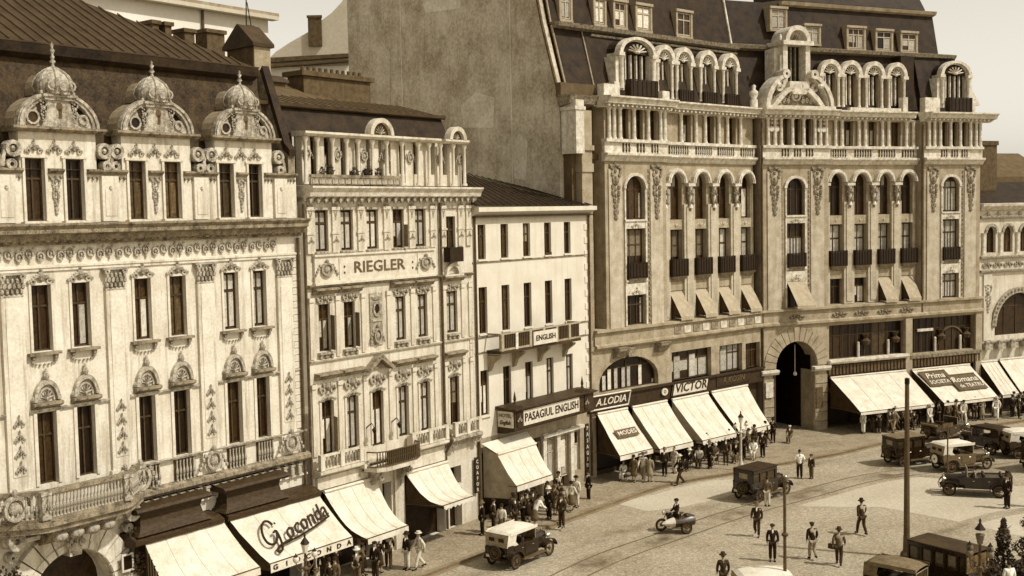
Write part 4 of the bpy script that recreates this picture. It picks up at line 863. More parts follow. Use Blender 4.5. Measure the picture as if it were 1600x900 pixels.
def bays(P, u0, u1, cs, hw, aw, f3, styles5, styles4, styles3, n=-REC):
    """recessed bay wall with arcade in front"""
    nn = n-.42
    hs = []
    for c in cs: hs += [(c-hw, c+hw, 15.85, 18.95, hw), (c-hw, c+hw, 11.9, 15.2), (c-hw, c+hw, 9.25, 11.15)]
    part('wall', MB().wall(u0, u1, 8.0, 23.0, hs+[(a, b, 20.98, 22.8) for a, b in aw], n, .42), M['stone'], P)
    i = 0
    for k, c in enumerate(cs):
        window(P, c-hw, c+hw, 15.85, 18.95, nn+.04, styles5[k], rise=hw)
        window(P, c-hw, c+hw, 11.9, 15.2, nn+.04, styles4[k]); window(P, c-hw, c+hw, 9.25, 11.15, nn+.04, styles3[k])
        part('arch_moulding', MB().ring(c, 18.95-hw, hw, hw+.3, n-.02, n+.26, 0, pi, 14).ring(c, 18.95-hw, hw+.08, hw+.2, n+.26, n+.32, 0, pi, 14), M['stone_lt'], P)
        part('spandrel', MB().box(-hw, hw, nn+.04, n-.1, 0, .62).box(-hw, hw, nn+.04, n-.02, .5, .64), M['stone_lt'], P, (c, 0, 15.2))
        orn(P, 'panel', c, n-.1, 15.22, hw*1.7, .8, 'stone_lt')
        part('spandrel', MB().box(-hw, hw, nn+.04, n-.1, 0, .75), M['stone_dk'], P, (c, 0, 11.15))
        iron_balcony(P, c, n-.2, 12.1, hw*2+.3, .62, 1.15)
        if f3[k]:
            aw_ = MB(); P0 = [(-hw+.05, n-.1, 11.25), (hw-.05, n-.1, 11.25)]
            part('window_awning', MB().grid([[(-hw+.02, .0, 1.95), (hw-.02, .0, 1.95)], [(-hw+.02, .62, 1.02), (hw-.02, .62, 1.02)], [(-hw+.02, 1.15, .12), (hw-.02, 1.15, .12)], [(-hw+.02, 1.16, -.12), (hw-.02, 1.16, -.12)]]), M['canvas_g'], P, (c, -(n-.2), 9.35))
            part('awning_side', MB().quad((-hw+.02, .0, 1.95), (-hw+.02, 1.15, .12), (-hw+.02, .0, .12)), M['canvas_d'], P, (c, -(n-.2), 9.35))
    mids = [u0+.0]+[(a+b)/2 for a, b in zip(cs, cs[1:])]+[u1]
    pw = (cs[1]-cs[0])/2-hw-.05
    for j, x in enumerate(mids[1:-1]+[cs[0]-(cs[1]-cs[0])/2]):
        part('pier', MB().box(-pw, pw, n-.02, n+.14, 0, 7.6).box(-pw*.6, pw*.6, n+.14, n+.2, .2, 7.4), M['stone_p'], P, (x, 0, 9.25))
        orn(P, 'garland', x, n+.12, 18.35, .85, .62, 'stone_dk')
        b = MB(); half_col(b, 0, n+.22, 0, 1.5, .13); part('corbel_column', b, M['stone_lt'], P, (x, 0, 16.6), smooth=True)
        part('impost', MB().box(-.36, .36, n-.02, n+.4, 0, .2), M['stone_lt'], P, (x, 0, 18.05))
        for s in (-1, 1): orn(P, 'crest', x+s*.0, n+.3, 17.1+s*.3, .5, .7, 'stone_dk')
    for a, b in aw: window(P, a, b, 20.98, 22.8, nn+.04, 'right' if a < 12 else 'dark')
def band(name, P, prof, u0, u1, m): return part(name, MB().prof(prof, u0, u1), M[m], P)
def attic(P, u0, u1, n, cols):
    b = MB()
    for c in cols:
        part('attic_column', (lambda q: (half_col(q, 0, 0, 0, 1.95, .13), q)[1])(MB()), M['stone_lt'], P, (c, -(n+.14), 20.95), smooth=True)
def balustrade(P, u0, u1, n, voids):
    part('balustrade_rail', MB().box(u0, u1, n-.15, n+.3, 20.76, 20.95), M['stone_lt'], P)
    part('balustrade_wall', MB().box(u0, u1, n-.1, n+.12, 20.1, 20.76), M['stone_lt'], P)
    for a, b in voids:
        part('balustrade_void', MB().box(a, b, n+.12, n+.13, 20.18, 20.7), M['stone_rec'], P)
        k = max(2, int((b-a)/.22))
        for i in range(k): link('baluster', baluster_mesh(.56, 'stone_lt', .9), P, (a+(b-a)*(i+.5)/k, -(n+.2), 20.16))
def top_cornice(P, u0, u1, n, step=.42):
    band('cornice', P, [(n-.3, 22.85), (n+.15, 22.85), (n+.2, 23.0), (n+.75, 23.08), (n+.8, 23.3), (n+.98, 23.42), (n+.98, 23.52), (n-.6, 23.6)], u0, u1, 'stone_lt')
    b = MB(); x = u0+.2
    while x < u1-.1: b.box(x-.08, x+.08, n, n+.66, 22.9, 23.04); x += step
    part('modillions', b, M['stone_lt'], P, kind='stuff')
# ---------------- left wing
part('corner_pier', MB().box(-.45, .45, -1.2, 0, 0, 22.6).box(-.5, .5, -1.2, .08, 18.9, 19.4).box(-.5, .5, -1.2, .08, 7.95, 8.2).box(-.55, .55, -1.2, .1, 20.2, 20.5), M['stone'], DL, (-.05, 0, 0))
part('corner_pier', MB().box(-.35, .35, -1.1, .15, 20.0, 23.2).box(-.45, .45, -1.1, .2, 22.6, 22.8), M['stone_lt'], DL, (-.75, 0, 0))
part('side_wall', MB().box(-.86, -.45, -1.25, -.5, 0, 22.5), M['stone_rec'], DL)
part('recess_wall', MB().box(.35, 1.52, -1.3, -.95, 0, 23.0).box(.35, 1.52, -1.3, -.5, 19.7, 20.0), M['stone_rec'], DL)  # dark stone carries the pavilion's shadow in its colour
pav(DL, 1.5, 7.3, 3.35, 5.15, ['open', 'blind', 'open'])
csL = [8.35, 10.95, 13.5, 16.0]
part('niche_wall', MB().box(17.5, 18.4, -2.2, -1.9, 8, 23.0), M['stone'], DL)
bays(DL, 7.3, 17.5, [c+.55 for c in csL], .68, [(9.75, 10.6), (12.3, 13.1), (14.75, 15.55)], [1, 1, 1, 1], ['left', 'left', 'dark', 'right'], ['blind', 'blind', 'cas', 'cas'], ['half', 'blind', 'dark', 'right'])
balustrade(DL, 1.4, 7.4, .0, [(3.0, 3.8), (4.35, 5.2), (5.75, 6.5)]); balustrade(DL, 7.4, 17.6, -REC, [(8.1, 10.2), (10.9, 12.7), (13.3, 15.2), (15.9, 17.4)])
band('ledge', DL, [(-.1, 19.55), (.15, 19.6), (.25, 19.8), (.42, 19.95), (.42, 20.08), (-.1, 20.12)], 1.35, 7.45, 'stone_lt')
band('ledge', DL, [(-.1-REC, 19.55), (.15-REC, 19.6), (.25-REC, 19.8), (.42-REC, 19.95), (.42-REC, 20.08), (-.1-REC, 20.12)], 7.45, 17.6, 'stone_lt')
attic(DL, 1.5, 7.3, 0, [1.8, 2.25, 2.8, 4.1, 5.45, 6.65, 7.05]); attic(DL, 7.3, 18, -REC, [7.75, 9.4, 10.95, 11.95, 13.45, 14.4, 15.9])
top_cornice(DL, 1.1, 7.6, .0); top_cornice(DL, 7.6, 17.6, -REC)
band('cornice_return', DL, [(-1.1, 22.85), (-.2, 23.0), (-.1, 23.3), (0, 23.5), (-1.4, 23.6)], -1.3, 1.1, 'stone_dk')
part('parapet', MB().box(1.75, 3.2, -.75, -.2, 23.55, 24.35).box(7.3, 8.0, -.75, -.2, 23.55, 24.2), M['stone_lt'], DL)
part('parapet', MB().box(-1.3, 1.75, -1.3, -.9, 23.55, 24.3), M['tin_lt'], DL)
# mansard, left wing
part('mansard_slope', MB().prof([(-1.0, 23.5), (-2.15, 28.0), (-3.0, 28.0), (-3.0, 23.5)], 1.9, 17.8), M['slate'], DL)
part('mansard_slope', MB().prof([(-1.0, 23.5), (-2.3, 28.0), (-4, 28.0), (-6, 23.5)], -.7, 1.9), M['slate'], DL)
part('mansard_ledge', MB().prof([(-2.1, 27.75), (-1.7, 27.85), (-1.6, 28.1), (-2.4, 28.2), (-3, 28)], -.6, 17.6), M['stone_dk'], DL)
part('mansard_ledge', MB().prof([(-2.1, 27.45), (-1.9, 27.5), (-1.85, 27.62), (-2.4, 27.65)], 2.5, 17.6), M['stone_dk'], DL)
uw = [(3.35, 4.2), (5.2, 6.2), (7.35, 8.65), (11.5, 12.9)]
part('upper_mansard', MB().prof([(-2.35, 28.15), (-3.4, 32.6), (-9, 33.6), (-9, 28.15)], -.72, 17.6), M['slate'], DL)
def upper_dormer(P, a, b, z0, z1, n0, n1, style):
    c = (a+b)/2; hw = (b-a)/2
    g = part('upper_dormer', MB().box(-hw-.18, -hw, -1.4, 0, -.1, z1-z0+.05).box(hw, hw+.18, -1.4, 0, -.1, z1-z0+.05).box(-hw-.22, hw+.22, -1.4, .08, z1-z0+.05, z1-z0+.22).box(-hw-.18, hw+.18, -1.4, .04, -.25, -.1), M['stone'], P, (c, -n0, z0))
    window(g, -hw, hw, -.05, z1-z0, -.12, style, frame='l')
for i, (a, b) in enumerate(uw): upper_dormer(DL, a, b, 28.5, 29.95, -2.3, 0, ['cas', 'half', 'cas', 'dark'][i])
upper_dormer(DL, .3, 1.1, 28.5, 30.0, -2.3, 0, 'cas')
part('ridge_rib', MB().tube([(-.66, -.95, 23.6), (-.66, -2.25, 27.9)], .07, 5), M['brick_lt'], DL); part('ridge_rib', MB().tube([(-.68, -2.3, 28.1), (-.68, -3.35, 32.6)], .07, 5), M['brick_lt'], DL); part('ridge_rib', MB().tube([(1.9, -1.0, 23.6), (1.9, -2.2, 27.9)], .06, 5), M['brick_lt'], DL)
part('ridge_rib', MB().tube([(17.5, -2.3, 28.1), (17.6, -3.3, 32.6)], .09, 5), M['stone_lt'], DL)
def round_dormer(P, c, n, w, z0=23.8, zs=26.3, ztop=27.35, bars=2, big=False):
    hw = w/2; r = hw
    g = link('round_dormer', None, P, (c, -n, 0)); g.name = 'round_dormer'
    body = part('dormer_front', MB().box(-hw+.1, -hw+.42, -2.2, 0, z0, zs).box(hw-.42, hw-.1, -2.2, 0, z0, zs), M['stone'] if not big else M['stone_lt'], g)
    part('dormer_vault', MB().prism([(r*.92*cos(pi*i/10), zs+(ztop-zs)*.92*sin(pi*i/10)) for i in range(11)], -3.0, -.05), M['slate'], g)
    part('dormer_arch', MB().ring(0, zs, r-.30, r, -.2, .28, 0, pi, 14, sz=(ztop-zs)/r).ring(0, zs, r-.42, r-.33, -.2, .12, 0, pi, 12, sz=(ztop-zs)/r).box(-r-.08, -r+.42, -.2, .3, zs-.22, zs).box(r-.42, r+.08, -.2, .3, zs-.22, zs), M['stone_lt'], g)
    orn(g, 'shell', 0, .02, zs, r*1.5, (ztop-zs)*1.5, 'stone_lt')
    part('dormer_back', MB().box(-hw+.42, hw-.42, -.5, -.35, z0, zs).prism([((r-.4)*cos(pi*i/10), zs+(ztop-zs)*.75*sin(pi*i/10)) for i in range(11)], -.3, -.2), M['glass'], g)
    for i in range(bars):
        x = (-hw+.42)+(2*hw-.84)*(i+1)/(bars+1); part('mullion', MB().box(x-.05, x+.05, -.34, -.16, z0+.2, zs-.05), M['stone_lt'], g)
    for s in (-1, 1):
        b = MB(); half_col(b, 0, .14, 0, zs-.22-z0, .11 if not big else .15); part('dormer_column', b, M['stone_lt'], g, (s*(hw-.25), 0, z0), smooth=True)
    return g
bd = round_dormer(DL, 5.35, -.75, 3.5, 24.2, 26.45, 27.5, 4, True)
part('dormer_block', MB().box(-2.15, -1.2, -1.2, .1, 24.1, 24.6).box(1.2, 2.15, -1.2, .1, 24.1, 24.6).box(-1.95, -1.4, -1.2, .05, 24.6, 26.2).box(1.4, 1.95, -1.2, .05, 24.6, 26.2), M['stone_lt'], bd)
iron_balcony(DL, 5.35, -.5, 23.65, 2.6, .5, 1.1)
for c in (8.6, 10.6, 13.15, 15.65): round_dormer(DL, c, -1.25, 2.0, 23.85, 26.35, 27.35, 2)
for c in (10.6, 13.15, 15.65): iron_balcony(DL, c, -1.2, 23.6, 1.5, .4, .9)
# belt and mezzanine, left wing
band('belt', DL, [(-.6, 7.95), (.12, 7.95), (.3, 8.1), (.3, 8.22), (.12, 8.3), (.12, 8.95), (.32, 9.05), (.32, 9.2), (-.9, 9.22)], .3, 17.9, 'stone')
for i in range(10): part('belt_panel', MB().box(-.34, .34, .12, .16, 0, .5), M['stone_lt' if i % 2 else 'stone_dk'], DL, (8.2+i*.98, 0, 8.36))
for u in (2.5, 6.5): part('console', MB().prof([(0, 0), (.2, .1), (.55, .5), (.6, .7), (0, .7)], -.5, .5), M['stone_dk'], DL, (u, 0, 7.3))
hz = [(.75, 6.35, 5.25, 7.3, 1.5), (7.7, 11.9, 5.2, 7.15), (12.8, 15.4, 5.2, 7.1), (15.8, 17.5, 5.2, 7.0)]
part('wall', MB().wall(-.5, 17.9, 5.1, 8.0, hz, -.02, .45), M['stone'], DL)
window(DL, .75, 6.35, 5.25, 7.3, -.4, 'open', rise=1.5); window(DL, 7.7, 11.9, 5.2, 7.15, -.4, 'half'); window(DL, 12.8, 15.4, 5.2, 7.1, -.4, 'cas'); window(DL, 15.8, 17.5, 5.2, 7.0, -.4, 'dark')
for u in (1.5, 2.0, 2.6, 3.3, 3.8, 4.9): part('mezzanine_blind', MB().box(-.15, .15, -.36, -.33, 0, 1.25 if u > 1.6 else .9), M['curtain'], DL, (u, 0, 5.35))
part('keystone', MB().prism([(-.25, 0), (.25, 0), (.35, .6), (-.35, .6)], -.02, .2), M['stone_dk'], DL, (3.55, 0, 7.3))
for u in (8.6, 10.2, 13.6): part('mezzanine_blind', MB().box(-.3, .3, -.36, -.33, 0, 1.5), M['curtain'], DL, (u, 0, 5.3))
part('sign_band', MB().box(-.45, 17.6, -.4, .14, 4.15, 5.1).box(-.45, 17.7, -.4, .3, 5.08, 5.2), M['signd'], DL)
part('shopfront', MB().wall(-.4, 17.5, 0, 4.15, [(.2, 3.2, 0.4, 4.0), (3.5, 7.0, .4, 4.0), (7.3, 11.1, .4, 4.0), (11.4, 15.6, .4, 4.0)], -.3, .2), M['wood'], DL)
part('shop_glass', MB().box(.1, 15.7, -.7, -.5, .3, 4.05), M['glass'], DL)
# signs of the left wing
def board_sign(F, u, n, z, w, h, s, size, label, dark=True, shear=0., skew=.25, mL='signw', ramp=True):
    t = root('shop_sign', F, u, n, label, 'sign', z=z)
    q = [(-w/2, 0), (w/2-skew, 0), (w/2, h), (-w/2+skew, h)]
    part('board', MB().prism(q, 0, .08), M['signd'] if dark else M['signw'], t)
    fr = MB()
    for i in range(4):
        (x0, z0), (x1, z1) = q[i], q[(i+1) % 4]; fr.tube([(x0, .09, z0), (x1, .09, z1)], .055, 4)
    part('border', fr, M['signw'] if dark else M['signd'], t, kind=None)
    text(t, s, 0, .1, h/2, size, M[mL if dark else 'ink'], shear=shear, sx=1.15)
    return t
board_sign(F2, 1.45, .2, 4.35, 3.7, .85, 'A.LODIA', .62, 'slanted dark sign with white letters above the leftmost corner block awning', True, .3)
board_sign(F2, 9.3, .2, 4.3, 3.9, .9, 'VICTOR', .8, 'slanted cream VICTOR board over the third awning of the corner block', False, .2)
kt = root('shop_sign', F2, 14.1, .16, 'faint pale shop lettering on the dark band left of the portal', 'sign', z=4.35)
part('board', MB().box(-1.9, 1.9, 0, .03, 0, .7), M['signd'], kt); text(kt, 'A.KOSIN', 0, .04, .36, .55, M['tin_lt'], shear=.2, sx=1.2)
ot = root('round_sign', F2, 6.65, .2, 'small round white sign left of the VICTOR board', 'sign', z=4.7)
part('disc', MB().prism([(.3*cos(2*pi*i/16), .24*sin(2*pi*i/16)) for i in range(16)], 0, .08), M['signw'], ot); text(ot, 'O', 0, .09, 0, .3, M['ink'])
# ---------------- right wing
part('link_wall', MB().box(-1.2, 0, -1.4, -.9, 0, 23), M['stone_rec'], DR)  # shade beside the tower put into the dark stone
pav(DR, 0.0, 5.9, 2.1, 3.7, ['dark', 'half', 'dark'])
part('window_awning', MB().grid([[(-.8, .0, 1.9), (.8, .0, 1.9)], [(-.8, .75, .9), (.8, .75, .9)], [(-.8, 1.25, .2), (.8, 1.25, .2)], [(-.8, 1.26, -.02), (.8, 1.26, -.02)]]), M['canvas_g'], DR, (2.9, 0, 9.3))
csR = [6.55, 8.85, 11.15, 13.4]
part('niche_wall', MB().box(14.75, 15.2, -2.2, -1.9, 8, 23.0), M['stone'], DR)
bays(DR, 5.9, 14.78, [c+.5 for c in csR], .62, [(7.85, 8.7), (10.15, 10.95), (12.35, 13.3)], [0, 0, 1, 1], ['dark', 'dark', 'left', 'dark'], ['cas', 'cas', 'cas', 'cas'], ['dark', 'half', 'dark', 'dark'])
pav(DR, 15.1, 20.9, 16.95, 18.65, ['cas', 'cas', 'cas'])
balustrade(DR, -.1, 6.0, 0, [(1.6, 2.35), (2.7, 3.4), (3.75, 4.5)]); balustrade(DR, 6.0, 14.8, -REC, [(6.4, 8.0), (8.7, 10.4), (11.0, 12.7), (13.3, 14.6)]); balustrade(DR, 15.0, 21.0, 0, [(16.7, 17.4), (17.75, 18.5), (18.8, 19.5)])
for a, b, n in ((-.1, 6.05, 0), (6.05, 14.8, -REC), (15.0, 21.05, 0)):
    band('ledge', DR, [(-.1+n, 19.55), (.15+n, 19.6), (.25+n, 19.8), (.42+n, 19.95), (.42+n, 20.08), (-.1+n, 20.12)], a, b, 'stone_lt')
attic(DR, 0, 6, 0, [.4, 1.0, 1.55, 2.55, 3.55, 4.55, 5.05, 5.6]); attic(DR, 6, 15, -REC, [6.9, 7.5, 9.1, 9.7, 11.35, 11.95, 13.7, 14.4]); attic(DR, 15, 21, 0, [15.45, 16.0, 16.6, 17.65, 18.65, 19.7, 20.3, 20.75])
for x in (.7, 1.15, 4.95, 5.35): part('medallion', MB().ring(0, 0, .0, .2, 0, .1, 0, 2*pi, 10).ball(0, .1, .42, .12, .08, .12).ball(0, .1, .7, .12, .08, .12), M['stone_lt'], DR, (x, -.12, 22.1))
top_cornice(DR, -.3, 6.3, 0); top_cornice(DR, 6.3, 14.1, -REC); top_cornice(DR, 15.0, 21.9, 0)
part('parapet', MB().box(8.5, 13.4, -1.0, -.6, 23.6, 23.85).box(13.5, 13.95, -1.0, -.5, 23.6, 24.7), M['stone_lt'], DR); part('parapet', MB().box(15.4, 16.9, -.75, -.2, 23.55, 24.7).box(19.6, 20.6, -.75, -.2, 23.55, 24.7), M['stone_lt'], DR)
part('urn', MB().lathe(0, 0, 0, [(.28, 0), (.28, .5), (.18, .6), (.32, .9), (.3, 1.1), (.12, 1.25), (.16, 1.5), (.02, 1.6)], 9), M['stone_lt'], DL, (17.2, .2, 23.6), smooth=True)
part('mansard_slope', MB().prof([(-1.2, 23.5), (-2.3, 28.2), (-3.2, 28.2), (-3.2, 23.5)], -2.5, 15.9), M['slate'], DR)
part('mansard_slope', MB().prof([(-.9, 23.5), (-2.0, 28.2), (-3.2, 28.2), (-3.2, 23.5)], 15.9, 20.2), M['slate'], DR)
part('mansard_end', MB().quad((20.2, -.9, 23.5), (20.2, -7, 23.5), (19.2, -6, 28.2), (19.2, -2.0, 28.2)).quad((20.2, -.9, 23.5), (19.2, -2.0, 28.2), (18.5, -2.0, 28.2), (18.5, -.9, 23.5)), M['slate'], DR)
part('mansard_ledge', MB().prof([(-2.2, 27.9), (-1.75, 28.0), (-1.65, 28.25), (-2.4, 28.4), (-3, 28.2)], -2.3, 20.1), M['stone_dk'], DR)
part('upper_mansard', MB().prof([(-2.4, 28.3), (-3.1, 31.6), (-7, 31.9), (-7, 28.3)], -3.0, 18.9), M['slate'], DR)
part('top_ledge', MB().prof([(-3.1, 31.4), (-2.75, 31.5), (-2.65, 31.75), (-3.2, 31.85), (-7, 32.2), (-7, 31.4)], 3.9, 19.0), M['stone'], DR)
part('mansard_slope', MB().prof([(-3.2, 31.9), (-4.2, 33.5), (-7, 33.5), (-7, 31.9)], 4.5, 18.3), M['slate'], DR)
for i, (a, b, z0, z1) in enumerate([(2.6, 3.8, 29.65, 31.0), (5.7, 6.9, 28.75, 29.9), (9.7, 11.2, 28.55, 29.95), (12.5, 13.9, 28.55, 29.85), (15.0, 16.4, 28.55, 29.8)]):
    upper_dormer(DR, a, b, z0, z1, -2.2, 0, ['cas', 'cas', 'half', 'right', 'half'][i])
for c in (6.9, 8.85, 11.05, 13.25): round_dormer(DR, c, -1.1, 2.0, 23.9, 26.3, 27.35, 2)
rd = round_dormer(DR, 18.9, -.75, 3.2, 24.3, 26.55, 27.65, 4, True)
part('dormer_block', MB().box(-2.0, -1.1, -1.2, .1, 24.0, 24.6).box(1.1, 2.0, -1.2, .1, 24.0, 24.6).box(-1.8, -1.3, -1.2, .05, 24.6, 26.3).box(1.3, 1.8, -1.2, .05, 24.6, 26.3), M['stone_lt'], rd)
iron_balcony(DR, 18.9, -.5, 23.65, 2.3, .5, 1.1)
part('dormer_scroll', MB().prism([(0, 24.3), (1.3, 24.3), (1.0, 24.8), (.5, 25.4), (0, 26.6)], -.7, -.3), M['stone_lt'], rd, (1.75, 0, 0))
# dark slab added as the right pavilion's shadow on the mansard
part('shadow_slab', MB().box(14.0, 15.3, -2.2, -1.3, 23.5, 27.9), M['slate'], DR)
# tower pediment and aedicule
tw = part('pediment_base', MB().box(0.0, 6.2, -.9, .5, 23.55, 23.75), M['stone_lt'], DR)
for a0, a1 in ((0, pi*.34), (pi*.66, pi)):
    part('pediment_arch', MB().ring(3.1, 23.7, 2.72, 3.02, -.9, .42, a0, a1, 10, sz=.86).ring(3.1, 23.7, 2.55, 2.64, -.6, .3, a0, a1, 10, sz=.86), M['stone_lt'], tw)
    s_ = 1 if a0 == 0 else -1
    part('pediment_arm', MB().prism([(3.1+s_*x, z) for x, z in ((2.35, 23.75), (1.75, 24.45), (1.05, 25.0), (.35, 25.3), (.35, 24.98), (.95, 24.68), (1.5, 24.2), (1.95, 23.75))], -.5, .25), M['stone_lt'], tw)
    part('pediment_scroll', MB().ring(3.1+s_*1.25, 26.0, .12, .34, -.5, .45, 0, 2*pi, 12).ball(3.1+s_*1.9, .3, 25.2, .3, .2, .22, 6, 4), M['stone_lt'], tw)
part('tympanum', MB().prism([(3.1+2.3*cos(pi*i/14), 23.7+1.5*sin(pi*i/14)) for i in range(15)], -.6, -.25), M['stone_dk'], tw)
orn(tw, 'cartouche', 3.1, -.2, 24.5, .95, .9, 'stone_lt')
for s in (-1, 1): orn(tw, 'rinceau', 3.1+s*1.2, -.22, 23.85, .9*s, 1.1, 'stone_lt')
part('pediment_roof', MB().prism([(3.1+2.9*cos(pi*i/14), 23.62+2.5*sin(pi*i/14)) for i in range(15)], -3.2, -.9), M['slate'], tw)
ae = part('aedicule', MB().box(1.95, 2.35, -1.6, 0, 25.0, 28.2).box(3.95, 4.35, -1.6, 0, 25.0, 28.2).box(1.55, 1.95, -1.6, -.5, 24.8, 27.9).box(4.35, 4.6, -1.6, -.5, 24.8, 27.9).box(1.8, 4.5, -1.7, .25, 28.1, 28.4).box(2.3, 4.0, -.3, .3, 24.9, 25.5).prism([(2.3, 25.0), (2.6, 24.6), (3.7, 24.6), (4.0, 25.0)], -.2, .35), M['stone_lt'], DR, (.0, .1, 0))
part('aedicule_back', MB().box(2.35, 3.95, -1.4, -.8, 25.2, 28.1), M['glass'], ae)
for x in (2.75, 3.15, 3.55): part('mullion', MB().box(x-.05, x+.05, -.8, -.65, 25.4, 28.1), M['stone_dk'], ae)
part('aedicule_arch', MB().ring(3.15, 28.4, .78, 1.1, -1.5, .2, 0, pi, 14).prism([(3.15+.85*cos(pi*i/10), 28.4+.85*sin(pi*i/10)) for i in range(11)], -1.3, -.3).ball(1.7, 0, 28.6, .12, .12, .25), M['stone_lt'], ae)
orn(ae, 'shell', 3.15, -.28, 28.42, 1.3, 1.3, 'stone_dk')
for s in (-1, 1): part('side_scroll', MB().ring(3.15+s*1.55, 25.1, .12, .32, -.5, .1, 0, 2*pi, 10).tube([(3.15+s*1.4, -.2, 25.4), (3.15+s*1.25, -.2, 26.4), (3.15+s*1.25, -.2, 27.4)], .12, 5), M['stone_lt'], ae)
for u in (0.0, ): part('downpipe', MB().tube([(-.15, .15, .5), (-.15, .15, 22.6)], .08, 6), M['iron_m'], DR)
part('downpipe', MB().tube([(14.85, .1, 8), (14.85, .1, 22.6)], .08, 6), M['iron_m'], DR)
# belt, portal and mezzanine, right wing
band('belt', DR, [(-.6, 7.9), (.12, 7.9), (.3, 8.05), (.3, 8.2), (.12, 8.3), (.12, 8.95), (.32, 9.05), (.32, 9.2), (-.9, 9.22)], -.2, 21.1, 'stone')
for u in (2.9, 6.8, 8.9, 11.1, 13.3): orn(DR, 'panel', u, .13, 8.32, 1.5, .85, 'stone_dk')
pz = [(1.0, 4.75, -.2, 6.75, 1.85)]
part('portal_wall', MB().wall(-.1, 5.65, 4.55, 7.95, [(1.0, 4.75, .0, 6.8, 1.87)], .1, 1.2), M['stone'], DR)
part('portal_pier', MB().box(4.45, 5.6, -1.4, .12, 0, 4.55), M['stone'], DR); part('portal_pier', MB().box(-.1, .75, -1.4, .12, 0, 4.55), M['stone'], DR)
for i in range(15): part('voussoir', MB().ring(2.875, 4.93, 1.88, 2.9, .1, .17, pi*i/15+.012, pi*(i+1)/15-.012, 2), M['stone'], DR)
for s, x in ((-1, .35), (1, 5.05)):
    part('impost', MB().prof([(0, 0), (.35, .08), (.45, .25), (.45, .4), (0, .42)], -.75, .75), M['stone_lt'], DR, (x, 0, 4.45))
    for k in range(6): part('rusticated_block', MB().box(-.55 if s > 0 else -.42, .55 if s > 0 else .42, .12, .2, 0, .62), M['stone'], DR, (x, 0, .1+k*.7))
part('lantern_panel', MB().box(-.3, .3, .2, .3, 0, 1.1), M['stone_lt'], DR, (.3, 0, 2.9)); part('doorplate', MB().box(-.3, .3, .2, .26, 0, 1.5), M['stone_rec'], DR, (4.85, 0, 1.8))
part('passage', MB().box(-.1, 5.6, -12, -11.8, 0, 8).quad((.75, -.5, 0), (.75, -12, 0), (.75, -12, 8), (.75, -.5, 8)).quad((4.6, -.5, 0), (4.6, -12, 0), (4.6, -12, 8), (4.6, -.5, 8)).quad((.7, -.5, 6.9), (4.7, -.5, 6.9), (4.7, -12, 6.9), (.7, -12, 6.9)), M['glass'], DR)  # passage darkness put into the near-black surface colour
part('entry_lamp', MB().tube([(3.6, -1.0, 6.4), (3.6, -1.0, 4.4)], .03, 4).ball(3.6, -1.0, 4.25, .16), M['opal'], DR)
hzR = [(5.95, 13.2, 5.2, 7.75), (13.85, 20.4, 5.1, 7.8)]
part('wall', MB().wall(5.65, 21.0, 4.95, 7.95, hzR, -.02, .5), M['stone'], DR)
for a, b, c_, d_ in hzR:
    k = 5
    for i in range(k):
        x0 = a+(b-a)*i/k; x1 = a+(b-a)*(i+1)/k; window(DR, x0+.03, x1-.03, c_, d_, -.42, 'dark' if i != 3 else 'sky_sheen')
        if i in (2, 4): part('mezzanine_column', MB().lathe(x0, -.2, c_, [(.1, 0), (.1, 1.1), (.07, 1.15)], 7), M['stone_lt'], DR)
        if i in (2, 4): part('mezzanine_flower_tub', MB().lathe((x0+x1)/2, -.25, c_+.9, [(.3, 0), (.4, .3), (.15, .5), (.3, .8)], 7), M['frame_d'], DR)
part('arch_panel', MB().ring(18.3, 5.6, 1.3, 1.42, -.38, -.3, 0, pi, 12), M['stone_rec'], DR)
part('mezzanine_sign', MB().box(14.7, 16.3, -.3, -.2, 6.75, 6.95), M['stone_lt'], DR)
part('mezzanine_ledge', MB().prof([(0, 4.85), (.3, 4.9), (.45, 5.05), (.45, 5.2), (0, 5.22)], 5.7, 13.3), M['stone_lt'], DR)
part('mezzanine_ledge', MB().prof([(0, 4.7), (.25, 4.75), (.3, 5.0), (0, 5.02)], 13.6, 20.9), M['stone_dk'], DR)
part('frieze_band', MB().box(5.7, 20.9, -.4, .1, 4.0, 4.84), M['wood'], DR)
dn = MB()
for i in range(46): dn.box(5.8+i*.33, 6.0+i*.33, .1, .16, 4.1, 4.75)
part('dentils', dn, M['brick'], DR, kind='stuff')
part('pier', MB().box(13.15, 13.8, -.1, .2, 0, 7.9), M['stone'], DR); part('pier', MB().box(20.4, 21.05, -.1, .15, 0, 7.9), M['stone'], DR)
part('shopfront', MB().wall(5.6, 20.9, 0, 4.0, [(6.1, 8.3, .3, 3.8), (8.6, 10.7, 0, 3.8), (11, 13.1, .3, 3.8), (13.9, 16, .3, 3.8), (16.3, 18, 0, 3.8), (18.3, 20.3, .3, 3.8)], -.3, .2), M['wood'], DR)
part('shop_glass', MB().box(6, 20.4, -.7, -.5, .0, 3.9), M['glass'], DR)
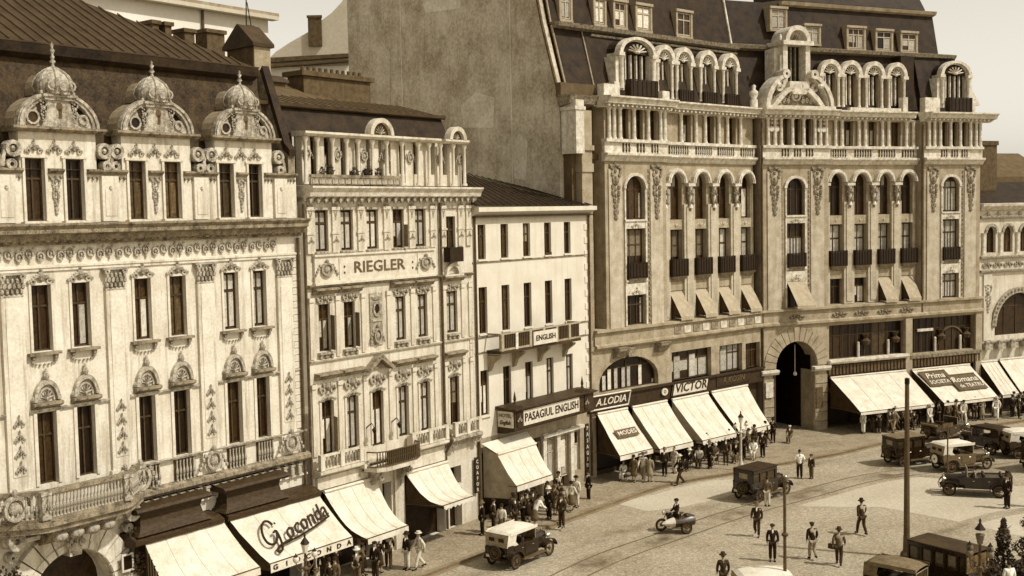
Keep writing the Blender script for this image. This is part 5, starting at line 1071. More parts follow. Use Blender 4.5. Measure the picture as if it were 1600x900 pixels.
# ---------------- the big blank firewall: side of the left wing, running back
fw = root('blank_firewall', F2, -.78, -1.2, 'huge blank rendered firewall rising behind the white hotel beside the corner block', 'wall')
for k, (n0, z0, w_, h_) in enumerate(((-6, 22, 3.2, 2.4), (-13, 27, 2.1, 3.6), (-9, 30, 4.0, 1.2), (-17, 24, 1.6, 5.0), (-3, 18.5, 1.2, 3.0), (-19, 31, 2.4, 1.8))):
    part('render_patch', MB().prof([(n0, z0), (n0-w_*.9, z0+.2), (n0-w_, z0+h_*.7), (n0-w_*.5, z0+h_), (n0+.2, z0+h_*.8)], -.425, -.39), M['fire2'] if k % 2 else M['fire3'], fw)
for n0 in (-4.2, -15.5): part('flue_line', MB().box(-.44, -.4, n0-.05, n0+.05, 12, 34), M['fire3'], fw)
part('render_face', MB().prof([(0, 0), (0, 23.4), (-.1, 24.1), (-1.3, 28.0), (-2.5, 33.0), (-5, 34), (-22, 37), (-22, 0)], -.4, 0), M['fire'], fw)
part('edge_coping', MB().tube([(-.45, 0, 23.4), (-.45, -.1, 24.1), (-.45, -1.3, 28.0), (-.45, -2.5, 33)], .1, 5), M['brick'], fw)
# ================================================================== building E: low arcaded house at the far right
Eb = root('arcaded_house', F3, 21.2, -.3, 'low house with small arched windows and a great arch at the far right', 'building')
ew = [(.75, 1.75, 12.6, 14.7, .5), (2.6, 3.6, 12.6, 14.7, .5), (4.45, 5.45, 12.6, 14.7, .5), (6.3, 7.3, 12.6, 14.7, .5), (8.15, 9.15, 12.6, 14.7, .5)]
part('wall', MB().wall(0, 12, 3.9, 16.4, ew+[(1.7, 6.9, 5.9, 9.3, 2.6), (8.0, 11.5, 5.9, 9.0, 1.7)], 0, .35), M['plaster_b'], Eb)
for h in ew:
    window(Eb, *h[:4], -.3, 'sky_sheen', rise=.5); part('arch_moulding', MB().ring((h[0]+h[1])/2, 14.2, .5, .72, 0, .12, 0, pi, 10), M['orn_b'], Eb)
    part('colonnette', (lambda q: (half_col(q, 0, .05, 0, 1.6, .12), q)[1])(MB()), M['stone_lt'], Eb, (h[0]-.42, 0, 12.6), smooth=True)
window(Eb, 1.7, 6.9, 5.9, 9.3, -.32, 'dark', rise=2.6); window(Eb, 8.0, 11.5, 5.9, 9.0, -.32, 'dark', rise=1.7)
part('arch_moulding', MB().ring(4.3, 6.7, 2.6, 3.05, 0, .2, 0, pi, 20), M['orn_b'], Eb)
bdm = MB()
for i in range(24): a = pi*i/23; bdm.ball(4.3+2.85*cos(a), .2, 6.7+2.85*sin(a), .13, .1, .13, 5, 3)
part('arch_beads', bdm, M['stone_dk'], Eb, kind='stuff')
part('cornice', MB().prof([(0, 15.9), (.2, 16.0), (.5, 16.3), (.55, 16.5), (-.4, 16.55), (-.4, 15.9)], -.1, 12.2), M['stone_lt'], Eb)
for z in (12.1, 11.0, 5.3, 15.3): part('string_course', MB().prof([(0, 0), (.2, .05), (.25, .2), (0, .25)], 0, 12), M['orn_b'], Eb, (0, 0, z))
for i in range(10): orn(Eb, 'panel', .8+i*1.15, .02, 11.3, 1.1, 1.1, 'orn_b'); 
for i in range(10): orn(Eb, 'crest', .8+i*1.15, .02, 15.45, .9, .7, 'orn_b')
orn(Eb, 'garland', .85, .02, 10.0, .9, .7, 'orn_b'); part('pilaster', MB().box(.4, 1.3, 0, .1, 5.6, 10.9), M['plaster_b'], Eb)
for i in range(7): part('awning_planter', MB().box(-.4, .4, .1, .5, 0, .4).ball(0, .3, .5, .3, .2, .25, 5, 3), M['orn_b'], Eb, (.6+i*1.4, 0, 4.9))
part('shopfront', MB().box(0, 12, -.6, 0, 0, 3.9), M['wood'], Eb)
part('roof', MB().prof([(.1, 16.5), (-4.5, 18.3), (-9, 16.5)], -.1, 12.2), M['slate'], Eb)
c1 = root('roof_chimney', F3, 22.3, -3.2, 'tall dark brick chimney touching the right pavilion of the corner block', 'chimney', z=17)
part('shaft', MB().box(-.6, .55, -1.5, 0, 0, 5.2), M['brick'], c1); part('cap', MB().box(-.7, .65, -1.6, .1, 5.2, 5.5), M['brick'], c1)
c2 = root('roof_chimney', F3, 24.9, -3.0, 'broad soot-streaked chimney with a capped top on the arcaded house', 'chimney', z=17)
part('shaft', MB().box(-1.25, 1.05, -1.6, 0, 0, 4.3), M['brick'], c2); part('shaft_side', MB().box(-1.5, -1.25, -1.6, -.1, 0, 4.2), M['brick_lt'], c2); part('cap', MB().box(-1.6, 1.15, -1.7, .1, 4.3, 4.65), M['brick'], c2)
c4 = root('rear_roof', F3, 31, -12, 'distant slate roof with a thin pole behind the arcaded house', 'roof', z=14)
part('roof_slope', MB().prof([(0, 0), (0, 5), (-4, 7.4), (-8, 5), (-8, 0)], -6, 12), M['stone_rec'], c4); part('pole', MB().tube([(-3, -1, 6), (-3, -1, 9.5)], .07, 5), M['iron'], c4)
# ================================================================== buildings behind
bb1 = root('pale_rear_house', F1, 0, -24, 'sunlit white rear house with a deep eave above the palace roof', 'building')
part('wall', MB().box(2, 19.6, -8, 0, 0, 30.3), M['far_w'], bb1); part('eave', MB().box(0, 20.2, -9, .5, 30.5, 30.75), M['brick_lt'], bb1)
part('eave_soffit', MB().box(1, 20.0, 0, .7, 30.25, 30.5), M['far'], bb1)
part('corner_pipe', MB().tube([(13.9, .15, 20), (13.9, .15, 30.3)], .1, 5), M['iron_m'], bb1)
for i, (u, z, wd, hh, lb) in enumerate(((4.45, 26.75, .65, 2.2, 'small dark chimney left above the palace roof hip'), (6.2, 26.9, 1.2, 2.6, 'widest dark roof lantern just left of the gabled chimney house'), (2.3, 26.95, .4, 1.2, 'tiny chimney nearest the palace ridge'), (3.1, 26.95, .4, 1.2, 'second tiny chimney right of the palace ridge'))):
    q = root('rear_chimney', F1, u, -13, lb, 'chimney', z=22)
    part('shaft', MB().box(-wd/2, wd/2, -1, 0, 0, z-22.2), M['brick'], q); part('cap', MB().box(-wd/2-.1, wd/2+.1, -1.1, .1, z-22.2, z-22), M['brick'], q)
gb = link('rear_gable_house', None, None, (-17, 100, 0), 0, label='pale rear house gable with curved roofline and one dark shaft window', cat='building')
cv = [(-3.4, 30.2), (-2.9, 30.7), (-1.6, 31.5), (-.1, 32.3), (1.0, 33.2), (2.0, 33.9), (2.9, 34.8), (3.9, 36.3)]
part('wall', MB().prism([(-3.4, 0), (6, 0), (6, 40)]+[(x, z) for x, z in reversed(cv)], -6, 0), M['far'], gb)
part('eave', MB().prism([(-3.5, 29.75), (3.6, 30.1), (3.6, 30.4), (-3.5, 30.15)], 0, .5).prism([(-3.5, 29.3), (3.6, 29.7), (3.6, 29.8), (-3.5, 29.45)], 0, .8), M['brick'], gb)
part('wall', MB().box(-3.4, 3.6, 0, .1, 20, 29.4), M['far_w'], gb)
part('shaft_window', MB().box(0, 1.15, 0, .25, 31.1, 33.5).box(-.08, 1.2, 0, .32, 33.5, 33.7), M['brick'], gb)
# ================================================================== awnings
def awning(F, label, t0, t1, b0, b1, n0, z0, n1, z1, val=.3, sag=.0, cloth='canvas', side='canvas_d', scallop=False, group='canvas awnings over the shops', sides=(1, 1), rows=8):
    """t: top u range, b: front u range; z1 is the lower edge of the valance"""
    c = (t0+t1)/2; g = root('shop_awning', F, c, 0, label, 'awning', group)
    top = []
    for i in range(rows+1):
        t = i/rows; n = n0+(n1-n0)*t; z = z0+(z1+val-z0)*t-sag*math.sin(pi*t)
        u0 = t0+(b0-t0)*t-c; u1 = t1+(b1-t1)*t-c
        top.append([(u0+(u1-u0)*j/12, n, z-.085*abs(math.sin(pi*j/4*(1+.13*(int(abs(c)*7) % 3))))*math.sin(pi*min(t+.15, 1))-.03*random.random()*(0 < i < rows)) for j in range(13)])
    part('cloth', MB().grid(top), M[cloth], g, smooth=True)
    for j in (3, 6, 9): part('seam', MB().tube([(p[0], p[1], p[2]+.004) for p in (r[j] for r in top)], .012, 3), M['canvas_s'], g)
    k = max(6, int((b1-b0)/.3)); vl = MB()
    for i in range(k):
        a = b0-c+(b1-b0)*i/k; b = b0-c+(b1-b0)*(i+1)/k; zt = z1+val
        if scallop: vl.quad((a, n1, zt), (b, n1, zt), (b, n1+.01, z1+.06), ((a+b)/2, n1+.02, z1-.03), (a, n1+.01, z1+.06))
        else: vl.quad((a, n1, zt), (b, n1, zt), (b, n1+.02, z1), (a, n1+.02, z1))
    part('valance', vl, M[cloth], g)
    for s in (0, 1):
        if not sides[s]: continue
        q = [r[0] if s == 0 else r[-1] for r in top]; e = .01 if s == 0 else -.01
        q = [(p[0]+e, p[1], p[2]-.02) for p in q]
        low = z1+val*.2
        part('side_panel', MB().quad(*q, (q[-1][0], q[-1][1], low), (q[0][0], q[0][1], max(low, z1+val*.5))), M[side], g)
    for s in (0, 1):
        u = (b0 if s == 0 else b1)-c; ut = (t0 if s == 0 else t1)-c
        part('arm', MB().tube([(ut, .1, z1+val*.4), (u, n1-.03, z1+val*.9)], .025, 4), M['iron_m'], g)
    part('front_bar', MB().tube([(b0-c, n1-.02, z1+val), (b1-c, n1-.02, z1+val)], .03, 5), M['iron_m'], g)
    part('roller', MB().tube([(t0-c, n0, z0+.03), (t1-c, n0, z0+.03)], .08, 6), M[cloth], g)
    return g, c
def on_cloth(t, tu, n0, z0, n1, z1):    # position on the slope
    return n0+(n1-n0)*t, z0+(z1-z0)*t
# ---- dark carved shop canopy of the cafe below the palace
for cu, lb in ((-7.55, 'left of two dark carved shop canopies with flared crest, above the plain awning'), (-3.2, 'right of two dark carved shop canopies with flared crest, above the Gioconda awning')):
    cp = root('shop_canopy', F1, cu, 0, lb, 'canopy', 'carved canopies under the palace')
    l_, r_ = (-2.15, 2.05) if cu < -5 else (-2.1, 3.1)
    part('beam', MB().prof([(0, 4.0), (.85, 4.0), (1.02, 4.12), (1.05, 4.28), (.7, 4.42), (0, 4.5)], l_, r_), M['wood'], cp)
    rw = []
    for z, ww, nn in ((4.42, 1.75, 1.0), (4.55, 1.58, .86), (4.75, 1.46, .74), (5.0, 1.42, .68), (5.2, 1.46, .72), (5.28, 1.6, .88)):
        rw.append([(-ww, .05, z), (-ww, nn, z), (ww, nn, z), (ww, .05, z)])
    part('flared_crest', MB().grid(rw), M['wood'], cp, (-.25 if cu < -5 else -.45, 0, 0)); part('crest_ledge', MB().prof([(0, 5.26), (.92, 5.26), (1.02, 5.36), (.95, 5.46), (0, 5.55)], -1.75, 1.75), M['wood'], cp, (-.25 if cu < -5 else -.45, 0, 0))
a1, c1_ = awning(F1, 'plain white awning left of the Gioconda one, with a hanging striped side curtain', -9.2, -5.45, -9.3, -4.95, .9, 4.1, 2.5, 2.05, .3, .1, side='canvas_g')
for i in range(9): part('side_stripe', MB().box(-.02, .01, .95+i*.17, 1.02+i*.17, 1.9+.0, 3.95-i*.2), M['canvas_d'], a1, (-9.22-c1_, 0, 0))
a2, c2_ = awning(F1, 'white awning lettered Gioconda in dark script beneath the palace corner', -5.17, -.15, -4.5, .2, .9, 4.12, 2.6, 2.0, .38, .08)
for s_, i in zip('GIOCONDA', range(8)):
    text(a2, s_, -4.25-c2_+i*.6, 2.635, 2.19, .30, M['ink'], sx=1.25)
slope = math.atan2(4.12-2.38, 1.7)
# script word set along the cloth, rising to the right
sg_ = link('script_word', None, a2, ((-5.17-.15)/2-c2_+.32, -1.77, 3.27)); sg_.rotation_euler = (slope, 0, 0)
def cloth_pt(x, y, h=.1): return (x, -y, h)
part('script_dot', MB(False).ball(-.98, .42, .11, .06, .06, .02), M['ink'], sg_)
o = part('lettering', text_mesh('oconda', 1.02, .45, .02, .92), M['ink'], sg_, (.5, .09, .125), (0, 0, .21))
G = MB(False)
gp = [(-1.12, .38), (-1.22, .58), (-1.42, .62), (-1.68, .42), (-1.85, .05), (-1.85, -.3), (-1.68, -.48), (-1.42, -.42), (-1.22, -.2), (-1.12, .06), (-1.3, .02), (-1.12, .06), (-1.16, -.4), (-1.3, -.78), (-1.5, -.9), (-1.58, -.78), (-1.3, -.62), (-.6, -.48)]
G.tube([(x, y, .11) for x, y in dens(gp, 3)], .055, 5); part('script_initial', G, M['ink'], sg_)
G = MB(False).tube([(-1.3, -.62, .11), (-.3, -.5, .11), (.8, -.28, .11), (1.9, .02, .11)], .045, 4); part('script_flourish', G, M['ink'], sg_)
awning(F1, 'deeply sagging plain white awning under the left half of the stucco house', .8, 4.15, 1.35, 4.05, .25, 3.92, 2.4, 1.72, .26, .42)
awning(F1, 'sagging white awning with a rounded fringe beside the white column of the stucco house', 6.3, 9.5, 6.75, 9.1, .25, 3.72, 2.3, 2.1, .22, .38, scallop=True)
a5, c5_ = awning(F1, 'broken-backed white awning with a long grey side curtain below the PASAGIUL sign', 12.7, 16.2, 12.75, 16.0, 1.0, 3.6, 2.25, 1.75, .3, .1, side='canvas_g')
part('upper_cloth', MB().grid([[(12.3-c5_, .25, 4.2), (16.4-c5_, .25, 4.2)], [(12.7-c5_, 1.0, 3.66), (16.2-c5_, 1.0, 3.66)]]), M['canvas'], a5)
part('side_curtain', MB().quad((12.6-c5_, .1, 4.0), (12.7-c5_, 1.0, 3.6), (12.75-c5_, 2.2, 1.9), (12.75-c5_, 2.2, 1.35), (12.6-c5_, .1, 1.2)), M['canvas_g'], a5)
DLW = [('leftmost awning of the corner block, with a small framed MODES panel', .2, 2.95, -.25, 2.75, 1.6), ('second awning from the left on the corner block, plain white with a thin valance', 3.4, 6.8, 3.4, 6.65, 1.45), ('third awning of the corner block, scalloped, below the VICTOR board', 7.3, 11.1, 7.65, 11.2, 1.35), ('fourth white awning of the corner block, behind the ornate street lamp', 11.45, 15.55, 11.6, 15.0, 1.35)]
for i, (lb, t0, t1, b0, b1, z1) in enumerate(DLW):
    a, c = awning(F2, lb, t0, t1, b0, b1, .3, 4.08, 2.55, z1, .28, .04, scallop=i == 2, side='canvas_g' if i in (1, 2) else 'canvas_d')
    if i == 0:
        sl2 = math.atan2(4.08-1.88, 2.25); s3 = link('panel_group', None, a, (-.1, -1.55, 2.93)); s3.name = 'framed_panel'; s3.rotation_euler = (sl2, 0, 0)
        part('board', MB(False).box(-.95, .95, -.3, .3, 0, .03), M['ink_m'], s3)
        part('inner_field', MB(False).box(-.85, .85, -.22, .22, .03, .04), M['tin_lt'], s3)
        part('lettering', text_mesh('MODES', .42, 0, .01, 1.2), M['signw'], s3, (0, 0, .05))
        text(a, 'MODES', .2, 2.575, 1.74, .2, M['ink_m'], sx=1.3)
DRW = [('very wide plain white awning right of the portal', 5.8, 13.05, 5.85, 12.75, 1.62), ('white awning with two overlapping brown lettered panels', 13.65, 19.6, 13.75, 19.2, 1.6)]
for i, (lb, t0, t1, b0, b1, z1) in enumerate(DRW):
    a, c = awning(F3, lb, t0, t1, b0, b1, .3, 3.9, 3.5, z1, .2, -.06, sides=(1, 1))
    if i == 1:
        sl2 = math.atan2(3.9-1.8, 3.2)
        for (x, y, w_, h_, s1, s2_, mm, zz) in ((-1.35, .62, 1.35, .85, 'Prima', 'SOCIETATE', 'tin', 0), (1.0, -.1, 1.45, .9, 'Romana', 'de TEATRU', 'tin', .03)):
            pg = link('lettered_panel', None, a, (x-.1, -(1.9-y*cos(sl2)*1.0), 2.9+y*sin(sl2)+.06)); pg.rotation_euler = (sl2, 0, 0)
            part('field', MB(False).box(-w_, w_, -h_, h_, 0, .02+zz), M['tin_lt'], pg); part('border', MB(False).box(-w_, w_, h_-.12, h_, .02+zz, .04+zz).box(-w_, -w_+.1, -h_, h_-.12, .02+zz, .04+zz), M['brick'], pg)
            part('lettering', text_mesh(s1, .8, .3, .01, 1.0), M['signw'], pg, (-.1, .25, .05+zz)); part('lettering', text_mesh(s2_, .55, .2, .01, .9), M['signw'], pg, (.1, -.45, .05+zz))
awning(F3, 'narrow white awning with a small drawing at the edge of the arcaded house', 20.95, 22.75, 21.0, 22.8, .1, 3.95, 2.3, 1.4, .2, 0)
awning(F3, 'rightmost white awning, cut by the picture edge', 23.0, 28.5, 23.05, 28.6, .1, 4.0, 2.3, 1.4, .2, 0)
# ================================================================== vehicles (x forward, y left)
def wheel(parent, x, y, r=.38, m='rim', steer=0., name='wheel'):
    k = ('wheel', r, m)
    if k not in ORN:
        t = MB(False); n = 20
        vs = []; fs = []
        for i in range(n):
            a = 2*pi*i/n
            for j in range(8):
                b = 2*pi*j/8; rr = r-.055+.055*cos(b); vs.append((rr*cos(a), .05*sin(b), rr*sin(a)))
        for i in range(n):
            for j in range(8): q = (i+1) % n; p = (j+1) % 8; fs.append((i*8+j, q*8+j, q*8+p, i*8+p))
        t._a(vs, fs); me = t.mesh('tyre', True); me.materials.append(M['tyre'])
        s = MB(False)
        for i in range(12):
            a = 2*pi*i/12; s.tube([(0, 0, 0), ((r-.1)*cos(a), 0, (r-.1)*sin(a))], .014, 4)
        s.ring(0, 0, r-.13, r-.09, -.03, .03, 0, 2*pi, 16).ring(0, 0, 0, .07, -.07, .07, 0, 2*pi, 8)
        ms = s.mesh('rim'); ms.materials.append(M[m]); ORN[k] = (me, ms)
    g = link(name, ORN[k][0], parent, (x, y, r), (0, 0, steer)); link('rim', ORN[k][1], g, (0, 0, 0)); return g
def fender(b, x, y, r, w_=.24, a0=.15, a1=2.9, flare=.0):
    b2 = MB(False); seg = 9; vs = []
    for i in range(seg+1):
        a = a0+(a1-a0)*i/seg
        for dy in (-w_/2, w_/2):
            for rr in (r, r+.025): vs.append((x+rr*cos(a)*(1.05), y+dy, .38+rr*sin(a)))
    fs = []
    for i in range(seg):
        q = i*4; fs += [(q, q+4, q+6, q+2), (q+1, q+3, q+7, q+5), (q, q+1, q+5, q+4), (q+2, q+6, q+7, q+3)]
    b._a(vs, fs)
def side_body(pts, y0, y1):                 # outline (x,z) extruded across
    b = MB(False); k = len(pts)
    b._a([(x, y0, z) for x, z in pts]+[(x, y1, z) for x, z in pts], [tuple(range(k)), tuple(range(2*k-1, k-1, -1))]+[(i, (i+1) % k, k+(i+1) % k, k+i) for i in range(k)]); return b
def bevel(o, w_=.03):
    md = o.modifiers.new('bevel', 'BEVEL'); md.width = w_; md.segments = 2; md.limit_method = 'ANGLE'; return o
VG = 'motor vehicles in the square'
def car(x, y, head, style, paint, top, label, cat='car', spare='rim', L=1.0, driver=None, disc=False):
    g = link('motor_bus' if style == 'van' else 'vintage_car', None, None, (x, y, 0), R(head), label=label, cat=cat, group=VG)
    g.scale = (L, L, L)
    P = M[paint]
    bevel(part('chassis', MB(False).box(-1.75, 1.85, -.42, .42, .42, .54), M['iron'], g), .02)
    # bonnet with rounded top
    o = [(-.34, .55), (.34, .55), (.36, .95), (.27, 1.08), (.1, 1.13), (-.1, 1.13), (-.27, 1.08), (-.36, .95)]
    b = MB(False); b._a([(.55, yy*1.18, z*1.03-.0) for yy, z in o]+[(1.62, yy*.82, z*.97) for yy, z in o], [tuple(range(8)), tuple(range(15, 7, -1))]+[(i, (i+1) % 8, 8+(i+1) % 8, 8+i) for i in range(8)])
    bevel(part('bonnet', b, P, g), .015)
    for s in (-1, 1):
        for i in range(6): part('louvre', MB(False).box(-.02, .02, -.01, .01, 0, .2), M['iron'], g, (.85+i*.1, s*(.375-.012*i), .72))
    rd_ = part('radiator', MB(False).box(1.62, 1.70, -.29, .29, .56, 1.10).ring(0, 0, 0, .06, 0, .01), M['chrome'], g); part('radiator_core', MB(False).box(1.70, 1.715, -.24, .24, .6, 1.03), M['iron'], rd_)
    part('radiator_cap', MB(False).lathe(1.66, 0, 1.1, [(.03, 0), (.04, .06), (.01, .1)], 6), M['chrome'], rd_)
    # tub
    if style == 'van':
        tub = side_body([(-2.3, .5), (.5, .5), (.62, 1.15), (.62, 1.3), (-2.3, 1.3)], -.78, .78)
    elif style == 'sedan':
        tub = side_body([(-1.75, .62), (-1.6, .5), (.5, .5), (.58, 1.12), (-1.78, 1.14)], -.68, .68)
    else:
        tub = side_body([(-1.72, .62), (-1.55, .5), (.5, .5), (.58, 1.05), (-.2, 1.02), (-.28, 1.08), (-1.72, 1.12), (-1.8, .95)], -.66, .66)
    bevel(part('body', tub, P, g), .05)
    for s in (-1, 1):
        for xx in ((-.95, -.15) if style != 'van' else (-.4,)):
            d_ = part('door', MB(False).box(xx-.34, xx+.34, -.008, .008, .56, 1.02), P, g, (0, s*(.672 if style == 'open' or style == 'touring' else (.69 if style == 'sedan' else .79)), 0)); part('door_handle', MB(False).tube([(xx+.2, s*.02, .9), (xx+.3, s*.03, .9)], .012, 4), M['chrome'], d_)
    # upper works
    H = 1.92
    if style == 'sedan' or style == 'van':
        x0, x1, hw = (-1.75, .45, .66) if style == 'sedan' else (-2.3, .55, .77); zb = 1.12 if style == 'sedan' else 1.28; zt = 1.82 if style == 'sedan' else 2.15
        cols = [x0, -1.15, -.45, .3] if style == 'sedan' else [x0, -1.65, -1.05, -.45, .15]
        for s in (-1, 1):
            for xx in cols+[x1-.08]: part('roof_post', MB(False).box(xx, xx+.09, s*hw-.04, s*hw+.04, zb, zt), P, g)
            part('window_pane', MB(False).box(x0+.05, x1, s*(hw-.03)-.01, s*(hw-.03)+.01, zb, zt), M['glass_m'], g)
            part('waist_rail', MB(False).box(x0, x1, s*hw-.045, s*hw+.045, zt-.14, zt), P, g)
        part('rear_panel', MB(False).box(x0, x0+.05, -hw, hw, zb, zt), P, g); part('rear_window', MB(False).box(x0-.012, x0, -.28, .28, zb+.22, zt-.18), M['curtain_d'], g)
        if style == 'van':
            for s in (-1, 1):
                for xx in cols[:4]: part('side_curtain', MB(False).box(xx+.15, xx+.5, s*(hw-.005)-.004, s*(hw-.005)+.004, zb+.2, zt-.2), M['curtain_d'], g)
        part('windscreen', MB(False).box(x1-.02, x1, -hw+.05, hw-.05, zb, zt-.12), M['glass_m'], g)
        bevel(part('roof', MB(False).box(x0-.05, x1+.12, -hw-.05, hw+.05, zt, zt+.07), M[top], g), .035)
    else:
        w_ = part('windscreen', MB(False).box(.42, .44, -.56, .56, 1.08, 1.55), M['glass_m'], g); fr = MB(False).tube([(.43, -.58, 1.02), (.43, -.58, 1.58), (.43, .58, 1.58), (.43, .58, 1.02)], .02, 5); part('screen_frame', fr, M['chrome'], w_)
        for xx, nm in ((-.42, 'front_seat'), (-1.35, 'rear_seat')): bevel(part(nm, MB(False).box(xx, xx+.5, -.56, .56, .75, .95).box(xx-.1, xx+.02, -.56, .56, .9, 1.28), M['leather'], g), .03)
        part('steering_wheel', MB(False).ring(0, 0, .17, .2, -.01, .01, 0, 2*pi, 12), M['iron'], g, (.12, .28, 1.18), (pi/2-1.0, 0, pi/2))
        if style == 'touring':
            # folded-up hood: curved roof, rear curtain and side quarters
            rows = []
            for xx, zz in ((.46, 1.74), (.1, 1.83), (-.5, 1.88), (-1.1, 1.87), (-1.55, 1.80), (-1.74, 1.68)):
                rows.append([(xx, yy*.70, zz-.09*abs(yy)**3) for yy in (-1, -.6, -.2, .2, .6, 1)])
            part('hood', MB(False).grid(rows), M[top], g)
            part('hood_edge', MB(False).box(-1.6, .46, -.705, -.69, 1.62, 1.78).box(-1.6, .46, .69, .705, 1.62, 1.78), M[top], g)
            rc = part('rear_curtain', MB(False)._a([(-1.74, -.68, 1.68), (-1.74, .68, 1.68), (-1.80, .64, 1.12), (-1.80, -.64, 1.12)], [(0, 1, 2, 3)]) or MB(False), M[top], g) if 0 else None
            q = MB(False); q.quad((-1.75, -.69, 1.70), (-1.75, .69, 1.70), (-1.82, .64, 1.10), (-1.82, -.64, 1.10)); rc = part('rear_curtain', q, M['c_tan' if top == 'top_w' else top], g)
            for s in (-1, 1):
                part('curtain_window', MB(False).box(-1.81, -1.80, s*.28-.16, s*.28+.16, 1.33, 1.5), M['glass'], rc)
                q = MB(False); q.quad((-1.75, s*.69, 1.72), (-1.1, s*.695, 1.74), (-1.2, s*.68, 1.3), (-1.0, s*.67, 1.1), (-1.82, s*.64, 1.10)); part('side_quarter', q, M[top], g)
                part('hood_strut', MB(False).tube([(-.9, s*.68, 1.08), (-.3, s*.69, 1.75)], .015, 4), M['iron'], g); part('hood_strut', MB(False).tube([(.44, s*.62, 1.55), (.44, s*.69, 1.72)], .015, 4), M['iron'], g)
        else:
            part('folded_hood', MB(False).tube([(-1.72, -.66, 1.18), (-1.85, -.6, 1.22), (-1.85, .6, 1.22), (-1.72, .66, 1.18)], .11, 7), M[top], g)
    # running gear
    for s in (-1, 1):
        for xx in (1.38, -1.25): wheel(g, xx, s*.70, steer=(.12 if xx > 0 and style == 'open' else 0))
        f = MB(False); fender(f, 1.38, s*.71, .47); part('front_fender', f, P, g)
        f = MB(False); fender(f, -1.25, s*.71, .47, a0=.1, a1=3.1); part('rear_fender', f, P, g)
        part('running_board', MB(False).box(-.82, .95, s*.72-.14, s*.72+.14, .36, .40), M['tin_lt'], g)
        hl = part('headlight', MB(False).lathe(0, 0, 0, [(.03, -.16), (.11, -.08), (.125, 0), (.125, .02)], 10), M['chrome'], g, (1.68, s*.42, .92), (0, pi/2, 0), smooth=True)
        part('lamp_lens', MB(False).lathe(0, 0, .021, [(.11, 0), (.05, .02), (.005, .025)], 10), M['opal'], hl)
    part('axle', MB(False).tube([(1.38, -.68, .38), (1.38, .68, .38)], .035, 5), M['iron'], g); part('axle', MB(False).tube([(-1.25, -.68, .38), (-1.25, .68, .38)], .035, 5), M['iron'], g)
    part('bumper', MB(False).box(1.9, 1.94, -.6, .6, .45, .5), M['chrome'], g)
    if spare and style != 'van':
        sp = wheel(g, -1.95, 0, .36, spare, pi/2, 'spare_wheel'); sp.location = (-1.93, 0, .82)
        if disc: part('disc_cover', MB(False).ring(0, 0, 0, .27, -.06, .06, 0, 2*pi, 16), M['c_white'], sp)
    part('number_plate', MB(False).box(-1.84, -1.82, .3, .6, .55, .68), M['signw'], g); part('tail_lamp', MB(False).ball(-1.86, -.5, .75, .05), M['iron_m'], g)
    return g
car(.15, 53.9, 52, 'touring', 'paint_k', 'top_w', 'dark touring car with raised white hood and rear spare wheel at the left kerb')
car(14.1, 65.1, 42, 'sedan', 'paint_k', 'top_d', 'closed black sedan driving across the middle of the square')
car(25.4, 73.0, 22, 'sedan', 'paint_k', 'top_m', 'small dark closed car behind the tall bare pole')
car(27.8, 71.0, 18, 'touring', 'paint_g', 'top_w', 'touring car with a pale sagging hood and white spare disc parked among others', disc=True)
car(26.1, 64.7, 163, 'open', 'paint_k', 'top_d', 'open black tourer facing left with a driver at the wheel', spare='c_white')
car(31.3, 76.2, 118, 'touring', 'paint_k', 'top_d', 'dark hooded car farthest back among the parked cars', spare=None)
car(33.6, 74.3, 8, 'touring', 'paint_b', 'top_w', 'white-hooded brown car at the right picture edge')
car(33.2, 70.6, 25, 'sedan', 'paint_k', 'top_d', 'black closed car at the right picture edge below the white-hooded one')
car(30.4, 80.3, 30, 'open', 'paint_b', 'top_m', 'brown open car at the kerb under the panelled awning', driver=None)
car(18.75, 47.4, -54, 'van', 'paint_k', 'tin', 'tall black motor bus with a row of side windows at bottom right', cat='bus', L=.98)
car(16.2, 46.5, -42, 'touring', 'paint_k', 'top_m', 'black car with a tan hood at the bottom, left of the bus')
car(10.6, 46.0, 4, 'touring', 'paint_b', 'top_w', 'car with a flat white hood cut by the bottom edge')
# motorcycle with sidecar
mc = link('motorcycle_sidecar', None, None, (8.2, 58.6, 0), R(196), label='dark motorcycle with a pale-nosed sidecar crossing the roadway', cat='motorcycle', group=VG)
for xx in (.78, -.68): wheel(mc, xx, 0, .34)
wheel(mc, -.2, .95, .32)
part('frame', MB(False).tube([(.78, 0, .34), (.5, 0, .95), (-.1, 0, .78), (-.68, 0, .34), (-.1, 0, .3), (.45, 0, .35), (.5, 0, .95)], .03, 5), M['iron'], mc)
bevel(part('fuel_tank', MB(False).box(-.05, .5, -.12, .12, .72, .93), M['paint_k'], mc), .05)
part('engine', MB(False).lathe(.1, 0, .28, [(.16, 0), (.16, .14), (.1, .16), (.12, .2), (.12, .42), (.04, .45)], 8), M['iron_m'], mc)
part('saddle', MB(False).ball(-.3, 0, .86, .2, .13, .06), M['leather'], mc)
part('handlebar', MB(False).tube([(.15, -.34, 1.0), (.45, -.22, 1.05), (.52, 0, 1.0), (.45, .22, 1.05), (.15, .34, 1.0)], .018, 5), M['chrome'], mc)
part('head_lamp', MB(False).lathe(0, 0, 0, [(.03, -.12), (.1, -.04), (.11, .03)], 9), M['chrome'], mc, (.68, 0, .95), (0, pi/2, 0))
f = MB(False); fender(f, -.68, 0, .4, .16); part('mudguard', f, M['paint_k'], mc)
sc_ = MB(False); P_ = []
